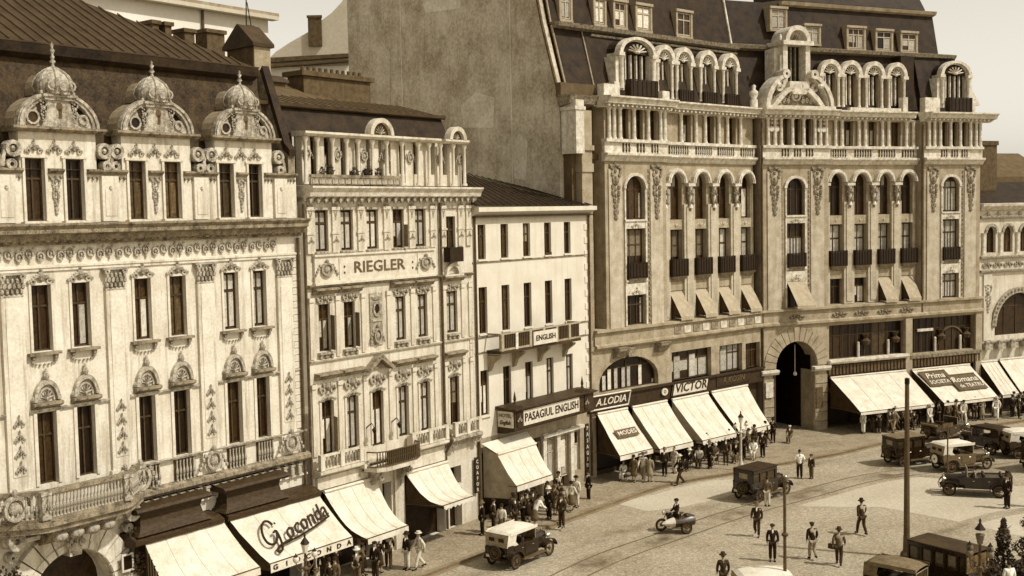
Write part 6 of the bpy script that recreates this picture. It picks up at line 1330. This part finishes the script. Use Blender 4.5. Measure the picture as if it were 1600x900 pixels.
for xx, hw, z0, z1 in ((1.0, .04, .5, .58), (.75, .16, .4, .72), (.35, .26, .34, .82), (-.1, .30, .32, .85), (-.5, .30, .32, .95), (-.75, .24, .36, .9)):
    P_.append([(xx, .62+hw*cos(a), (z0+z1)/2+(z1-z0)/2*sin(a)) for a in [2*pi*i/10 for i in range(11)]])
sc_.grid(P_); part('sidecar_body', sc_, M['paint_b'], mc, smooth=True)
nz = MB(False).grid([[(x+.01, (y-.62)*1.04+.62, (z-.55)*1.04+.56) for x, y, z in r] for r in P_[:3]]); part('sidecar_nose', nz, M['c_light'], mc, smooth=True)
part('sidecar_screen', MB(False).box(.12, .15, .4, .84, .82, 1.02), M['glass_m'], mc); part('sidecar_seat', MB(False).ball(-.35, .62, .9, .16, .22, .1), M['leather'], mc)
# ================================================================== people (x forward, y left)
def skinned(name, chain, sub=1):
    """chain: {joint: (pos, radius)}, edges; grown with a skin modifier"""
    J, Eg = chain; keys = list(J); me = bpy.data.meshes.new(name)
    me.from_pydata([J[k][0] for k in keys], [(keys.index(a), keys.index(b)) for a, b in Eg], [])
    o = bpy.data.objects.new(name, me); COL.objects.link(o); o.modifiers.new('skin', 'SKIN')
    lay = me.skin_vertices[0] if me.skin_vertices else None
    for i, k in enumerate(keys):
        r = J[k][1]; lay.data[i].radius = r if isinstance(r, tuple) else (r, r); lay.data[i].use_root = (i == 0)
    s = o.modifiers.new('sub', 'SUBSURF'); s.levels = sub; s.render_levels = sub
    dg = bpy.context.evaluated_depsgraph_get(); dg.update()
    m2 = bpy.data.meshes.new_from_object(o.evaluated_get(dg)); m2.name = name; m2.materials.clear()
    bpy.data.objects.remove(o); m2.polygons.foreach_set('use_smooth', [True]*len(m2.polygons)); return m2
POSES = {}
def pose(name, hz=.95, lean=0., knL=(.02, .5), anL=(0, .09), knR=(.02, .5), anR=(0, .09), elL=(0, 1.16), wrL=(.06, .92), elR=(0, 1.16), wrR=(.06, .92), hy=.0, wy=.0):
    sh = hz+.49; cx = lean
    J = dict(pel=((0, 0, hz), (.15, .11)), bel=((cx*.3, 0, hz+.16), (.14, .10)), che=((cx*.8, 0, hz+.36), (.17, .115)), nek=((cx, 0, hz+.53), .055), hd0=((cx+.01, 0, hz+.60), .062), hd1=((cx+.02, 0, hz+.70), .085))
    E_ = [('pel', 'bel'), ('bel', 'che'), ('che', 'nek'), ('nek', 'hd0'), ('hd0', 'hd1')]
    for s, t, kn, an, el, wr in ((1, 'L', knL, anL, elL, wrL), (-1, 'R', knR, anR, elR, wrR)):
        dz = hz-.95
        J['sh'+t] = ((cx, s*.19, sh-.03), .062); J['el'+t] = ((cx+el[0], s*(.25+wy), el[1]+dz), .046); J['wr'+t] = ((cx+wr[0], s*(.25+wy-hy), wr[1]+dz), .032)
        J['ha'+t] = ((cx+wr[0]+.03, s*(.25+wy-hy*1.05), wr[1]+dz-.075), (.028, .036))
        J['hip'+t] = ((0, s*.09, hz-.06), .085); J['kn'+t] = ((kn[0], s*.10, kn[1]), .058); J['an'+t] = ((an[0], s*.10, an[1]), .038); J['to'+t] = ((an[0]+.15, s*.11, max(.03, an[1]-.06)), .032)
        E_ += [('che', 'sh'+t), ('sh'+t, 'el'+t), ('el'+t, 'wr'+t), ('wr'+t, 'ha'+t), ('pel', 'hip'+t), ('hip'+t, 'kn'+t), ('kn'+t, 'an'+t), ('an'+t, 'to'+t)]
    body = skinned('body', (J, E_))
    # hands: four fingers and thumb rooted in the palm; nose and ears on the head
    b = MB(False)
    for t, s in (('L', 1), ('R', -1)):
        hx, hy_, hzz = J['ha'+t][0]
        for i, ln in enumerate((.06, .07, .065, .05)):
            fx = hx-.03+.02*i; b.tube([(fx, hy_, hzz-.02), (fx+.01, hy_-.008*s, hzz-.02-ln*.6), (fx+.015, hy_-.02*s, hzz-.02-ln)], .009, 4, .006)
        b.tube([(hx+.03, hy_, hzz+.02), (hx+.055, hy_-.01*s, hzz-.01), (hx+.06, hy_-.02*s, hzz-.04)], .010, 4, .007)
    hx, _, hz2 = J['hd1'][0]
    b.ball(hx+.01, 0, hz2+.0, .095, .078, .12, 9, 7); b.ball(hx+.1, 0, hz2-.01, .022, .014, .03, 5, 4); b.ball(hx, .08, hz2, .02, .012, .03, 5, 4); b.ball(hx, -.08, hz2, .02, .012, .03, 5, 4); b.ball(hx+.03, 0, hz2-.10, .05, .04, .04, 6, 4)
    me2 = b.mesh('detail', True)
    bmx = bmesh.new(); bmx.from_mesh(body); bmx.from_mesh(me2); bmx.to_mesh(body); bmx.free(); bpy.data.meshes.remove(me2)
    body.polygons.foreach_set('use_smooth', [True]*len(body.polygons))
    def grow(keys, add, tr=None):
        JJ = {}
        for k in keys:
            p, r = J[k]; r = r if isinstance(r, tuple) else (r, r); a = add.get(k, add['*']); JJ[k] = (p, (r[0]+a, r[1]+a))
        return JJ
    kj = ['pel', 'bel', 'che', 'shL', 'elL', 'wrL', 'shR', 'elR', 'wrR']
    JJ = grow(kj, {'*': .022, 'wrL': .016, 'wrR': .016, 'che': .03}); JJ['hem'] = ((J['pel'][0][0]-.01, 0, hz-.16), (.175, .125)); JJ['col'] = ((J['nek'][0][0], 0, J['nek'][0][2]-.03), .075)
    jacket = skinned('jacket', (JJ, [('pel', 'bel'), ('bel', 'che'), ('che', 'col'), ('che', 'shL'), ('shL', 'elL'), ('elL', 'wrL'), ('che', 'shR'), ('shR', 'elR'), ('elR', 'wrR'), ('pel', 'hem')]))
    kt_ = ['pel', 'hipL', 'knL', 'anL', 'hipR', 'knR', 'anR']
    trousers = skinned('trousers', (grow(kt_, {'*': .022, 'anL': .035, 'anR': .035, 'knL': .03, 'knR': .03}), [('pel', 'hipL'), ('hipL', 'knL'), ('knL', 'anL'), ('pel', 'hipR'), ('hipR', 'knR'), ('knR', 'anR')]))
    sw = (anL[0]+anR[0])/2*.5; k = MB(False); rows = []
    for z, rx, ry, dx in ((hz+.08, .15, .12, 0), (hz-.06, .19, .16, 0), (hz-.3, .20, .19, sw*.5), (.42, .24, .22, sw), (.40, .20, .18, sw)):
        rows.append([(dx+ry*cos(2*pi*i/12), rx*sin(2*pi*i/12), z) for i in range(13)])
    k.grid(rows); skirt = k.mesh('skirt', True)
    sh_ = MB(False)
    for t in 'LR':
        ax, ay, az = J['an'+t][0]; tx, ty, tz = J['to'+t][0]
        sh_.tube([(ax-.05, ay, az-.03), (ax+.02, ay, az-.02), ((ax+tx)/2+.03, ay, (az+tz)/2-.02), (tx+.03, ty, tz)], .05, 7, .036)
    shoes = sh_.mesh('shoes', True)
    POSES[name] = dict(body=body, jacket=jacket, trousers=trousers, skirt=skirt, shoes=shoes, head=Vector(J['hd1'][0]), handR=Vector(J['haR'][0]), handL=Vector(J['haL'][0]))
pose('stand'); pose('hips', elL=(-.05, 1.17), wrL=(.12, 1.08), elR=(-.05, 1.17), wrR=(.14, 1.10), hy=.14, wy=.05)
pose('walk', lean=.04, knL=(.20, .52), anL=(.30, .10), knR=(.0, .5), anR=(-.28, .16), elL=(-.14, 1.18), wrL=(-.14, .95), elR=(.10, 1.16), wrR=(.26, .98))
pose('stride', lean=.06, knL=(.12, .52), anL=(.12, .09), knR=(.10, .50), anR=(-.22, .22), elL=(-.06, 1.17), wrL=(.02, .93), elR=(.02, 1.17), wrR=(.16, .96))
pose('sit', hz=.55, knL=(.44, .50), anL=(.44, .09), knR=(.42, .50), anR=(.40, .09), elL=(.08, 1.18), wrL=(.32, 1.08), elR=(.08, 1.18), wrR=(.30, 1.08), hy=.08)
pose('lean', lean=.28, knL=(.10, .5), anL=(.06, .09), knR=(-.02, .5), anR=(-.16, .10), elL=(.12, 1.15), wrL=(.34, 1.0), elR=(.10, 1.15), wrR=(.34, 1.02), hy=.06)
HM = {}
def headgear(kind):
    if kind not in HM:
        b = MB(False)
        if kind == 'fedora': b.lathe(0, 0, .045, [(.17, -.01), (.165, .01), (.098, .02), (.096, .11), (.07, .13), (.02, .115)], 14)
        if kind == 'boater': b.lathe(0, 0, .055, [(.17, 0), (.17, .012), (.1, .014), (.1, .09), (.005, .09)], 14)
        if kind == 'cloche': b.lathe(0, 0, -.01, [(.125, 0), (.108, .03), (.112, .08), (.085, .14), (.005, .16)], 12)
        if kind == 'cap': b.lathe(0, 0, .05, [(.11, -.02), (.125, .03), (.1, .06), (.005, .065)], 12).ball(.11, 0, .04, .06, .06, .012)
        if kind == 'hair': b.ball(-.022, 0, .035, .098, .088, .11, 9, 6)
        if kind == 'eyes': b.ball(.094, .03, .012, .010, .012, .008, 5, 3).ball(.094, -.03, .012, .010, .012, .008, 5, 3)
        HM[kind] = b.mesh({'hair': 'hair', 'eyes': 'eyes'}.get(kind, 'hat'), kind not in ('boater',))
    return HM[kind]
def mpart(name, me, mname, parent, loc=(0, 0, 0)):
    key = (me.name, mname)
    if key not in HM: m2 = me.copy(); m2.name = name; m2.materials.clear(); m2.materials.append(M[mname]); HM[key] = m2
    return link(name, HM[key], parent, loc)
def person(x, y, head, ps, coat, legs, hat, label, z=0., s=1., skirt=False, hatm='c_dark', hold=None, group='people in the square'):
    g = link('person', None, None, (x, y, z), R(head), label=label, cat='person', group=group); g.scale = (s, s, s); Q = POSES[ps]
    mpart('body', Q['body'], 'skin', g); mpart('jacket', Q['jacket'], coat, g)
    mpart('skirt' if skirt else 'trousers', Q['skirt' if skirt else 'trousers'], legs, g); mpart('shoes', Q['shoes'], 'c_black' if not skirt else 'c_dark', g)
    h = tuple(Q['head']); mpart('hair', headgear('hair'), 'hair', g, h); mpart('eyes', headgear('eyes'), 'c_black', g, h)
    if hat: mpart('hat', headgear(hat), hatm, g, h)
    if coat not in ('c_white', 'c_light') and not skirt: part('shirt_front', MB(False).ball(Q['head'].x+.055, 0, Q['head'].z-.24, .05, .045, .11, 6, 4), M['c_white'], g)
    return g
def bag(x, y, z, label, m='leather'):
    g = link('handbag', None, None, (x, y, z), R(random.uniform(0, 180)), label=label, cat='bag')
    bevel(part('bag_body', MB(False).box(-.18, .18, -.06, .06, 0, .24), M[m], g), .02); part('bag_handle', MB(False).tube([(-.08, 0, .24), (-.06, 0, .32), (.06, 0, .32), (.08, 0, .24)], .012, 4), M[m], g)
K, D_, G_, T_, L_, W_ = 'c_black', 'c_dark', 'c_mid', 'c_tan', 'c_light', 'c_white'
# out in the square
person(9.9, 68.3, 200, 'walk', K, D_, 'boater', 'man in dark suit and pale straw hat striding below the second corner awning', hatm=L_, s=1.05)
person(12.1, 57.1, 250, 'stride', D_, D_, 'fedora', 'man in dark suit walking down from the black sedan, wearing a grey hat', hatm=G_)
person(11.95, 53.0, 262, 'stand', K, K, 'cap', 'man in black suit with white shirt front standing left of the lamp standard', hatm=D_)
person(13.85, 53.1, 95, 'stride', K, T_, 'cap', 'man in black jacket and light trousers right of the lamp standard')
person(14.8, 52.1, 70, 'walk', G_, D_, 'fedora', 'man in grey suit turning away with a bag, below the lone man in the overcoat')
person(17.35, 57.0, 100, 'walk', D_, D_, 'fedora', 'lone man in dark overcoat and hat seen from behind left of the tall pole', hatm=K, s=1.03)
person(4.15, 64.9, 200, 'stand', K, K, 'fedora', 'man in black suit standing alone on the pavement below the vertical letters', hatm=K)
person(17.3, 69.3, 80, 'hips', W_, K, None, 'man in white shirt and dark trousers standing before the portal', s=1.02)
person(18.0, 69.2, 210, 'stand', D_, G_, 'cap', 'short person in dark clothes beside the man in the white shirt', s=.86)
person(8.83, 48.6, 95, 'stand', D_, D_, 'fedora', 'man in dark coat cut off by the bottom edge left of the white car hood')
person(13.9, 62.9, 60, 'stand', G_, L_, 'cap', 'person in grey jacket and pale trousers by the running board of the black sedan', s=.95)
person(26.6, 61.5, 205, 'stand', K, K, 'fedora', 'man in black suit standing right of the open tourer', s=1.05)
person(20.3, 46.7, 100, 'stand', W_, W_, None, 'person in white top with dark hair at the bottom right corner by the shrubs')
person(27.9, 61.8, 180, 'stand', K, K, 'cap', 'dark figure at the right picture edge beside the roadway')
person(8.25, 58.35, 196, 'sit', K, K, 'cap', 'motorcyclist in dark leathers and cap riding the sidecar outfit', z=.34, hatm=K)
person(26.0, 64.5, 163, 'sit', D_, D_, 'cap', 'driver in dark cap at the wheel of the open tourer', z=.36, hatm=K, s=.92)
person(18.85, 47.6, -54, 'sit', D_, K, 'cap', 'bus driver in dark cap behind the windscreen', z=.45, s=.85)
bag(14.55, 52.35, .72, 'small dark bag in the hand of the grey-suited man')
# pavement below the hotel and stucco house
PV = 'people on the left pavement'
for a in [
 (-1.75, 57.9, 200, 'stand', K, K, 'fedora', 'leftmost man in black of the knot under the broken-backed awning'),
 (-1.2, 58.3, 20, 'hips', D_, D_, 'cap', 'man in dark coat, second from the left under the broken-backed awning'),
 (-.75, 57.6, 240, 'stand', L_, G_, 'cloche', 'woman in pale blouse and cloche under the grey side curtain', .95, True),
 (-.1, 58.9, 300, 'stand', K, D_, 'fedora', 'man in black with his back to the shop window under the broken-backed awning'),
 (.35, 59.6, 200, 'hips', D_, K, 'fedora', 'man in dark suit close to the window under the front of the broken-backed awning'),
 (.95, 59.1, 30, 'lean', W_, G_, 'boater', 'person in white leaning forward under the tip of the broken-backed awning', .97, True),
 (1.75, 60.7, 220, 'stand', K, K, 'fedora', 'tall man in black right of the broken-backed awning tip'),
 (2.1, 61.5, 40, 'hips', G_, G_, 'cloche', 'woman in grey with a light hat beside the tall man in black', .95, True),
 (2.45, 60.2, 240, 'walk', G_, G_, 'fedora', 'man in grey suit stepping towards the kerb from the crowd'),
 (2.35, 59.0, 235, 'stand', D_, D_, 'fedora', 'man in dark suit standing nearest the kerb below the PASAGIUL sign'),
 (3.0, 62.2, 60, 'walk', L_, G_, 'cloche', 'woman in white walking away past the shop windows of the hotel', .95, True),
 (3.35, 63.1, 230, 'stand', L_, L_, 'boater', 'man in a pale summer suit by the hotel poster'),
 (.55, 61.0, 250, 'stand', K, D_, None, 'bareheaded dark figure half hidden by the hotel doorway crowd'),
 (-5.1, 52.4, 220, 'stand', K, L_, 'fedora', 'man in black jacket and white trousers below the rounded-fringe awning'),
 (-4.5, 52.5, 210, 'walk', L_, L_, 'boater', 'person in pale suit at the kerb below the rounded-fringe awning'),
 (-6.4, 51.0, 240, 'stand', K, D_, 'cap', 'dark figure with pale face under the deeply sagging awning'),
 (-7.1, 50.1, 250, 'hips', D_, G_, 'fedora', 'man in dark suit right of the Gioconda valance'),
 (-7.9, 49.0, 240, 'stand', G_, G_, 'cloche', 'woman in grey below the letter A of the Gioconda valance', .95, True),
 (-8.6, 48.4, 220, 'sit', L_, G_, 'boater', 'seated person with pale collar under the right end of the Gioconda awning'),
]:
    person(*a[:8], z=.12, s=a[8] if len(a) > 8 else 1., skirt=len(a) > 9, group=PV, hatm=random.choice(['c_mid', 'c_black', 'c_light']))
CF = 'people in front of the corner block cafes'
for a in [
 (6.6, 69.5, 240, 'sit', W_, W_, None, 'seated child in white under the leftmost corner awning', .85),
 (7.15, 68.75, 230, 'stand', G_, G_, 'cloche', 'standing woman in grey under the MODES panel awning', .95, True),
 (7.75, 69.0, 250, 'walk', L_, T_, 'boater', 'person in pale jacket stepping out below the leftmost corner awning'),
 (8.1, 68.7, 60, 'stand', T_, T_, 'cloche', 'woman in tan beside the pale walker at the leftmost corner awning', .93, True),
 (9.2, 70.2, 240, 'stand', D_, K, 'fedora', 'dark-suited man under the second corner awning', ),
 (9.9, 70.9, 220, 'hips', L_, L_, None, 'bareheaded person in white behind the striding straw-hatted man', .95),
 (11.0, 71.8, 230, 'sit', K, K, 'fedora', 'seated man in black at the left end of the scalloped awning', 1.),
 (11.7, 72.5, 250, 'sit', L_, D_, 'boater', 'seated person in white under the scalloped awning', 1.),
 (12.3, 72.0, 210, 'stand', K, K, 'fedora', 'standing man in black under the middle of the scalloped awning', 1.),
 (12.9, 73.3, 230, 'sit', T_, D_, 'cloche', 'seated woman in tan at the right end of the scalloped awning', 1., True),
 (13.5, 73.0, 260, 'stand', D_, D_, 'cap', 'dark figure just left of the ornate street lamp', 1.),
 (14.3, 73.7, 240, 'sit', K, G_, 'fedora', 'seated man in black right behind the ornate street lamp', 1.),
 (14.9, 74.3, 220, 'stand', K, K, 'fedora', 'standing man in black right of the ornate street lamp', 1.),
 (15.6, 74.6, 250, 'sit', W_, L_, 'boater', 'seated person in white at the right end of the fourth corner awning', 1.),
 (16.3, 75.0, 230, 'stand', D_, K, 'cap', 'dark figure at the corner nearest the portal', 1.),
 (19.2, 79.6, 240, 'sit', G_, G_, 'cap', 'person crouching on the portal step', .9),
]:
    person(*a[:8], z=.12, s=a[8] if len(a) > 8 else 1., skirt=len(a) > 9, group=CF, hatm=random.choice(['c_mid', 'c_black', 'c_light']))
CR = 'people under the wide right-hand awnings'
rl_ = [('white', W_, L_), ('black', K, K), ('tan', T_, G_), ('grey', G_, D_)]
txt = ['first figure left under the very wide awning, all in white', 'woman in black second from the left under the very wide awning', 'man in tan under the left third of the very wide awning', 'man in grey leaning forward under the very wide awning',
       'dark seated man below the middle of the very wide awning', 'pale-suited man right of centre under the very wide awning', 'man in black near the tall pole under the very wide awning', 'woman in grey behind the small dark closed car',
       'pale figure under the gap between the two wide awnings', 'man in black under the left corner of the panelled awning', 'woman in tan by the brown open car', 'white-clad figure below the right half of the panelled awning',
       'man in dark suit under the right half of the panelled awning', 'pale woman at the narrow awning with the small drawing', 'dark man under the rightmost awning']
for i, t in enumerate(txt):
    u = 6.6+i*1.12; p = F3.p(u, 2.9+.7*((i*7) % 3)/2); c = {'white': W_, 'pale': L_, 'black': K, 'dark': D_, 'tan': T_, 'grey': G_}[next(w_ for w_ in ('all in white', 'black', 'tan', 'grey', 'dark', 'pale', 'white') if w_ in t).replace('all in ', '')]
    wm = 'woman' in t
    person(p.x, p.y, 200+((i*53) % 90), 'lean' if 'leaning' in t else ('sit' if 'seated' in t else ('stand', 'hips', 'walk')[i % 3]), c, c, 'cloche' if wm else ('fedora', 'cap', 'boater')[i % 3], t, z=.12, s=.95 if wm else 1., skirt=wm, group=CR, hatm=('c_black', 'c_light')[i % 2])

# packed, indistinguishable figures of the crowds
def crowd(pts, label, group, seed):
    rnd = random.Random(seed); ORD = 'leftmost second third fourth fifth sixth seventh eighth ninth tenth eleventh twelfth thirteenth fourteenth fifteenth sixteenth seventeenth eighteenth nineteenth twentieth twenty-first twenty-second twenty-third twenty-fourth'.split()
    pts = sorted(pts, key=lambda p: p[0]/p[1])
    for i, (x, y) in enumerate(pts):
        wm = rnd.random() < .3; c = rnd.choice([K, K, D_, D_, G_])  # clothes darkened in place of the awning shade
        person(x, y, rnd.uniform(0, 360), rnd.choice(['stand', 'hips', 'walk', 'stand']), c, rnd.choice([K, D_, G_]), rnd.choice(['fedora', 'cap', 'cloche']), '%s dark figure %s the %s' % (ORD[i], 'in' if i == 0 else 'from the left in', label), z=.12, s=rnd.uniform(.93, 1.04), skirt=wm, group=group, hatm='c_black')
rnd = random.Random(4)
crowd([tuple(F2.p(6.9+i*.78, 2.3+rnd.uniform(-.6, .6)).xy) for i in range(13)], 'crowd under the third and fourth corner awnings', 'crowd under the third and fourth corner awnings', 1)
crowd([tuple(F3.p(7.0+i*.72, 3.0+rnd.uniform(-.7, .6)).xy) for i in range(24)], 'crowd under the two wide right-hand awnings', 'crowd under the two wide right-hand awnings', 2)
crowd([tuple(F1.p(12.4+i*.6, 2.1+rnd.uniform(-.8, .8)).xy) for i in range(9)], 'crowd around the broken-backed awning', 'crowd around the broken-backed awning', 3)
crowd([tuple(F1.p(-1.2+i*.7, 2.2+rnd.uniform(-.8, .6)).xy) for i in range(7)], 'row shaded by the Gioconda and sagging awnings', 'figures in the shade of the stucco house awnings', 5)
crowd([tuple(F3.p(19.5+i*1.1, 3.0+rnd.uniform(-.6, 1.2)).xy) for i in range(8)], 'crowd before the arcaded house', 'crowd before the arcaded house', 6)
# ================================================================== street furniture, plants
def lamp_ornate(x, y, h, label, m='pale_iron', arms=2, rz=0., hm='iron'):
    g = link('street_lamp', None, None, (x, y, 0), rz, label=label, cat='street lamp')
    if hm is None: hm = m
    part('post', MB(False).lathe(0, 0, 0, [(.22, 0), (.22, .12), (.15, .2), (.16, .5), (.10, .62), (.075, .8), (.065, h*.55), (.09, h*.57), (.06, h*.6), (.045, h*.8)], 10), M[m], g, smooth=True)
    part('collar', MB(False).lathe(0, 0, h*.62, [(.05, 0), (.12, .06), (.12, .12), (.05, .2)], 8).ball(0, 0, h*.72, .09), M[m], g)
    part('lantern_cap', MB(False).lathe(0, 0, h*.88, [(.19, 0), (.16, .05), (.06, .2), (.03, .26), (.05, .31), (.005, .42)], 8), M[hm], g)
    part('lantern_glass', MB(False).lathe(0, 0, h*.79, [(.09, 0), (.16, .34), (.15, .35)], 8), M['opal' if arms < 4 else 'curtain_d'], g)
    for i in range(arms):
        a = 2*pi*i/arms; c, s = cos(a), sin(a); gl = 'opal' if arms < 4 else 'curtain_d'
        ar = part('arm', MB(False).tube([(0, 0, h*.64), (.2*c, .2*s, h*.62), (.42*c, .42*s, h*.66), (.48*c, .48*s, h*.72)], .025, 5).ball(.2*c, .2*s, h*.66, .07), M[m], g)
        part('arm_globe', MB(False).ball(.48*c, .48*s, h*.72+.14, .13, .13, .15, 8, 6), M[gl], ar, smooth=True); part('globe_cap', MB(False).lathe(.48*c, .48*s, h*.72+.25, [(.1, 0), (.04, .07), (.01, .14)], 7), M[hm], ar)
    return g
lamp_ornate(14.15, 71.4, 3.95, 'pale ornate street lamp with two globes in front of the fourth corner awning', rz=.6)
lamp_ornate(16.35, 40.0, 5.72, 'dark-headed ornate lamp with four globes whose head shows above the bus front', 'iron_m', 4, .4)
lamp_ornate(-8.35, 44.6, 4.2, 'slender dark lamp with two arms in front of the Gioconda awning', 'iron_m', 2, .9)
pl_ = link('lamp_standard', None, None, (10.85, 45.9, 0), 0, label='slim dark lamp standard with a ring collar rising from the bottom edge', cat='lamp post')
part('post', MB(False).lathe(0, 0, 0, [(.14, 0), (.14, .9), (.075, 1.05), (.065, 3.0), (.06, 5.5)], 9), M['iron_m'], pl_); part('ring_collar', MB(False).lathe(0, 0, 3.2, [(.07, 0), (.14, .05), (.14, .12), (.07, .18)], 9), M['iron_m'], pl_); part('lamp_head', MB(False).lathe(0, 0, 5.45, [(.06, 0), (.12, .05), (.1, .2), (.02, .25)], 9), M['iron_m'], pl_)
tp_ = link('tall_pole', None, None, (18.3, 53.2, 0), 0, label='tall bare tapering pole standing in front of the very wide awning', cat='pole')
part('shaft', MB(False).lathe(0, 0, 0, [(.19, 0), (.16, 1.0), (.15, 1.05), (.13, 4), (.10, 8.25), (.03, 8.35)], 10), M['tin_lt'], tp_); part('base', MB(False).lathe(0, 0, 0, [(.3, 0), (.3, .15), (.2, .3)], 10), M['iron_m'], tp_); part('top_cap', MB(False).lathe(0, 0, 8.2, [(.12, 0), (.12, .25), (.03, .3)], 8), M['iron'], tp_)
sp_ = link('sign_post', None, None, (26.2, 69.0, 0), .5, label='thin street sign post with a short crossboard among the parked cars', cat='sign')
part('post', MB(False).lathe(0, 0, 0, [(.07, 0), (.05, .3), (.045, 3.2)], 7), M['iron_m'], sp_); part('crossboard', MB(False).box(-.45, .45, -.02, .02, 3.05, 3.3), M['iron_m'], sp_)
# cafe tables and chairs under the corner block awnings
def chair(x, y, rz, label):
    g = link('cafe_chair', None, None, (x, y, .12), R(rz), label=label, cat='chair', group='cafe chairs of the corner block')
    part('seat', MB(False).lathe(0, 0, .44, [(.2, 0), (.21, .02), (.2, .04)], 10), M['wood'], g); part('backrest', MB(False).tube([(-.17, -.16, .45), (-.22, -.15, .85), (-.24, 0, .92), (-.22, .15, .85), (-.17, .16, .45)], .018, 5), M['wood'], g)
    for a in (45, 135, 225, 315): part('leg', MB(False).tube([(.15*cos(R(a)), .15*sin(R(a)), .44), (.2*cos(R(a)), .2*sin(R(a)), 0)], .018, 4), M['wood'], g)
for x, y, r_, t in ((6.6, 69.5, 240, 'bentwood chair under the seated child in white'), (11.0, 71.8, 230, 'bentwood chair under the seated man in black at the scalloped awning'), (11.7, 72.5, 250, 'bentwood chair under the seated figure in white at the scalloped awning'), (12.9, 73.3, 230, 'bentwood chair under the seated woman in tan'), (14.3, 73.7, 240, 'bentwood chair under the seated man behind the ornate lamp'), (15.6, 74.6, 250, 'bentwood chair under the seated figure in white near the portal'), (-8.6, 48.4, 220, 'bentwood chair under the seated person at the Gioconda awning')): chair(x, y, r_, t)
# shrubs and small trees at the bottom right corner
def tree(x, y, h, r, label, n, seed, leaf='leaf', cone=False):
    g = link('small_tree', None, None, (x, y, 0), 0, label=label, cat='tree', group='shrubs in the bottom right corner')
    rnd = random.Random(seed); b = MB(False).tube([(0, 0, 0), (.03, .02, h*.3), (-.02, .03, h*.62), (.02, 0, h*.88)], .09, 6, .02)
    for i in range(7): a = rnd.uniform(0, 6.28); z = h*(.25+.09*i); b.tube([(0, 0, z), (r*.4*cos(a), r*.4*sin(a), z+.18), (r*.7*cos(a), r*.7*sin(a), z+.3)], .03, 4, .008)
    part('trunk', b, M['bark'], g)
    for q, (mm, k) in enumerate(((leaf, n), ('leaf_l', n//4))):
        c = MB(False)
        for i in range(k):
            t = rnd.random()**.8; z = h*(.12+.88*t); rr = r*((1-t)**.6 if cone else (math.sin(pi*min(1, t*.9+.12)))**.6)*(rnd.uniform(.2, 1)**.5)*(1+.25*sin(5*t*pi+seed))
            a = rnd.uniform(0, 2*pi); p = Vector((rr*cos(a), rr*sin(a), z)); d1 = Vector((rnd.uniform(-1, 1), rnd.uniform(-1, 1), rnd.uniform(-.8, 1))).normalized(); d2 = d1.orthogonal().normalized(); s = rnd.uniform(.05, .11)
            c._a([tuple(p+d1*s), tuple(p+d2*s*.5), tuple(p-d1*s), tuple(p-d2*s*.5)], [(0, 1, 2, 3)])
        part('crown' if q == 0 else 'light_leaves', c, M[mm], g)
tree(21.0, 48.9, 2.95, .5, 'narrow dark conical shrub left of the bushy ones in the bottom right corner', 1100, 3, cone=True)
tree(22.2, 48.0, 3.0, 1.0, 'broad dark bushy shrub at the right edge in the bottom right corner', 2600, 5)
tree(21.4, 47.3, 1.7, .8, 'low ragged shrub at the foot of the conical one beside the bus', 1600, 8)
tree(23.4, 50.2, 3.6, .9, 'tallest dark shrub cut by the right picture edge', 1800, 11)
tree(20.2, 48.2, 1.3, .5, 'small round bush between the bus front and the conical shrub', 700, 13)
ribbon('tram_rail', offs(trk, .05), offs(trk, -.05), .016, M['trk'], kind='structure')
trk2 = offs(trk, -1.45); ribbon('tram_rail', offs(trk2, .05), offs(trk2, -.05), .016, M['trk'], kind='structure')
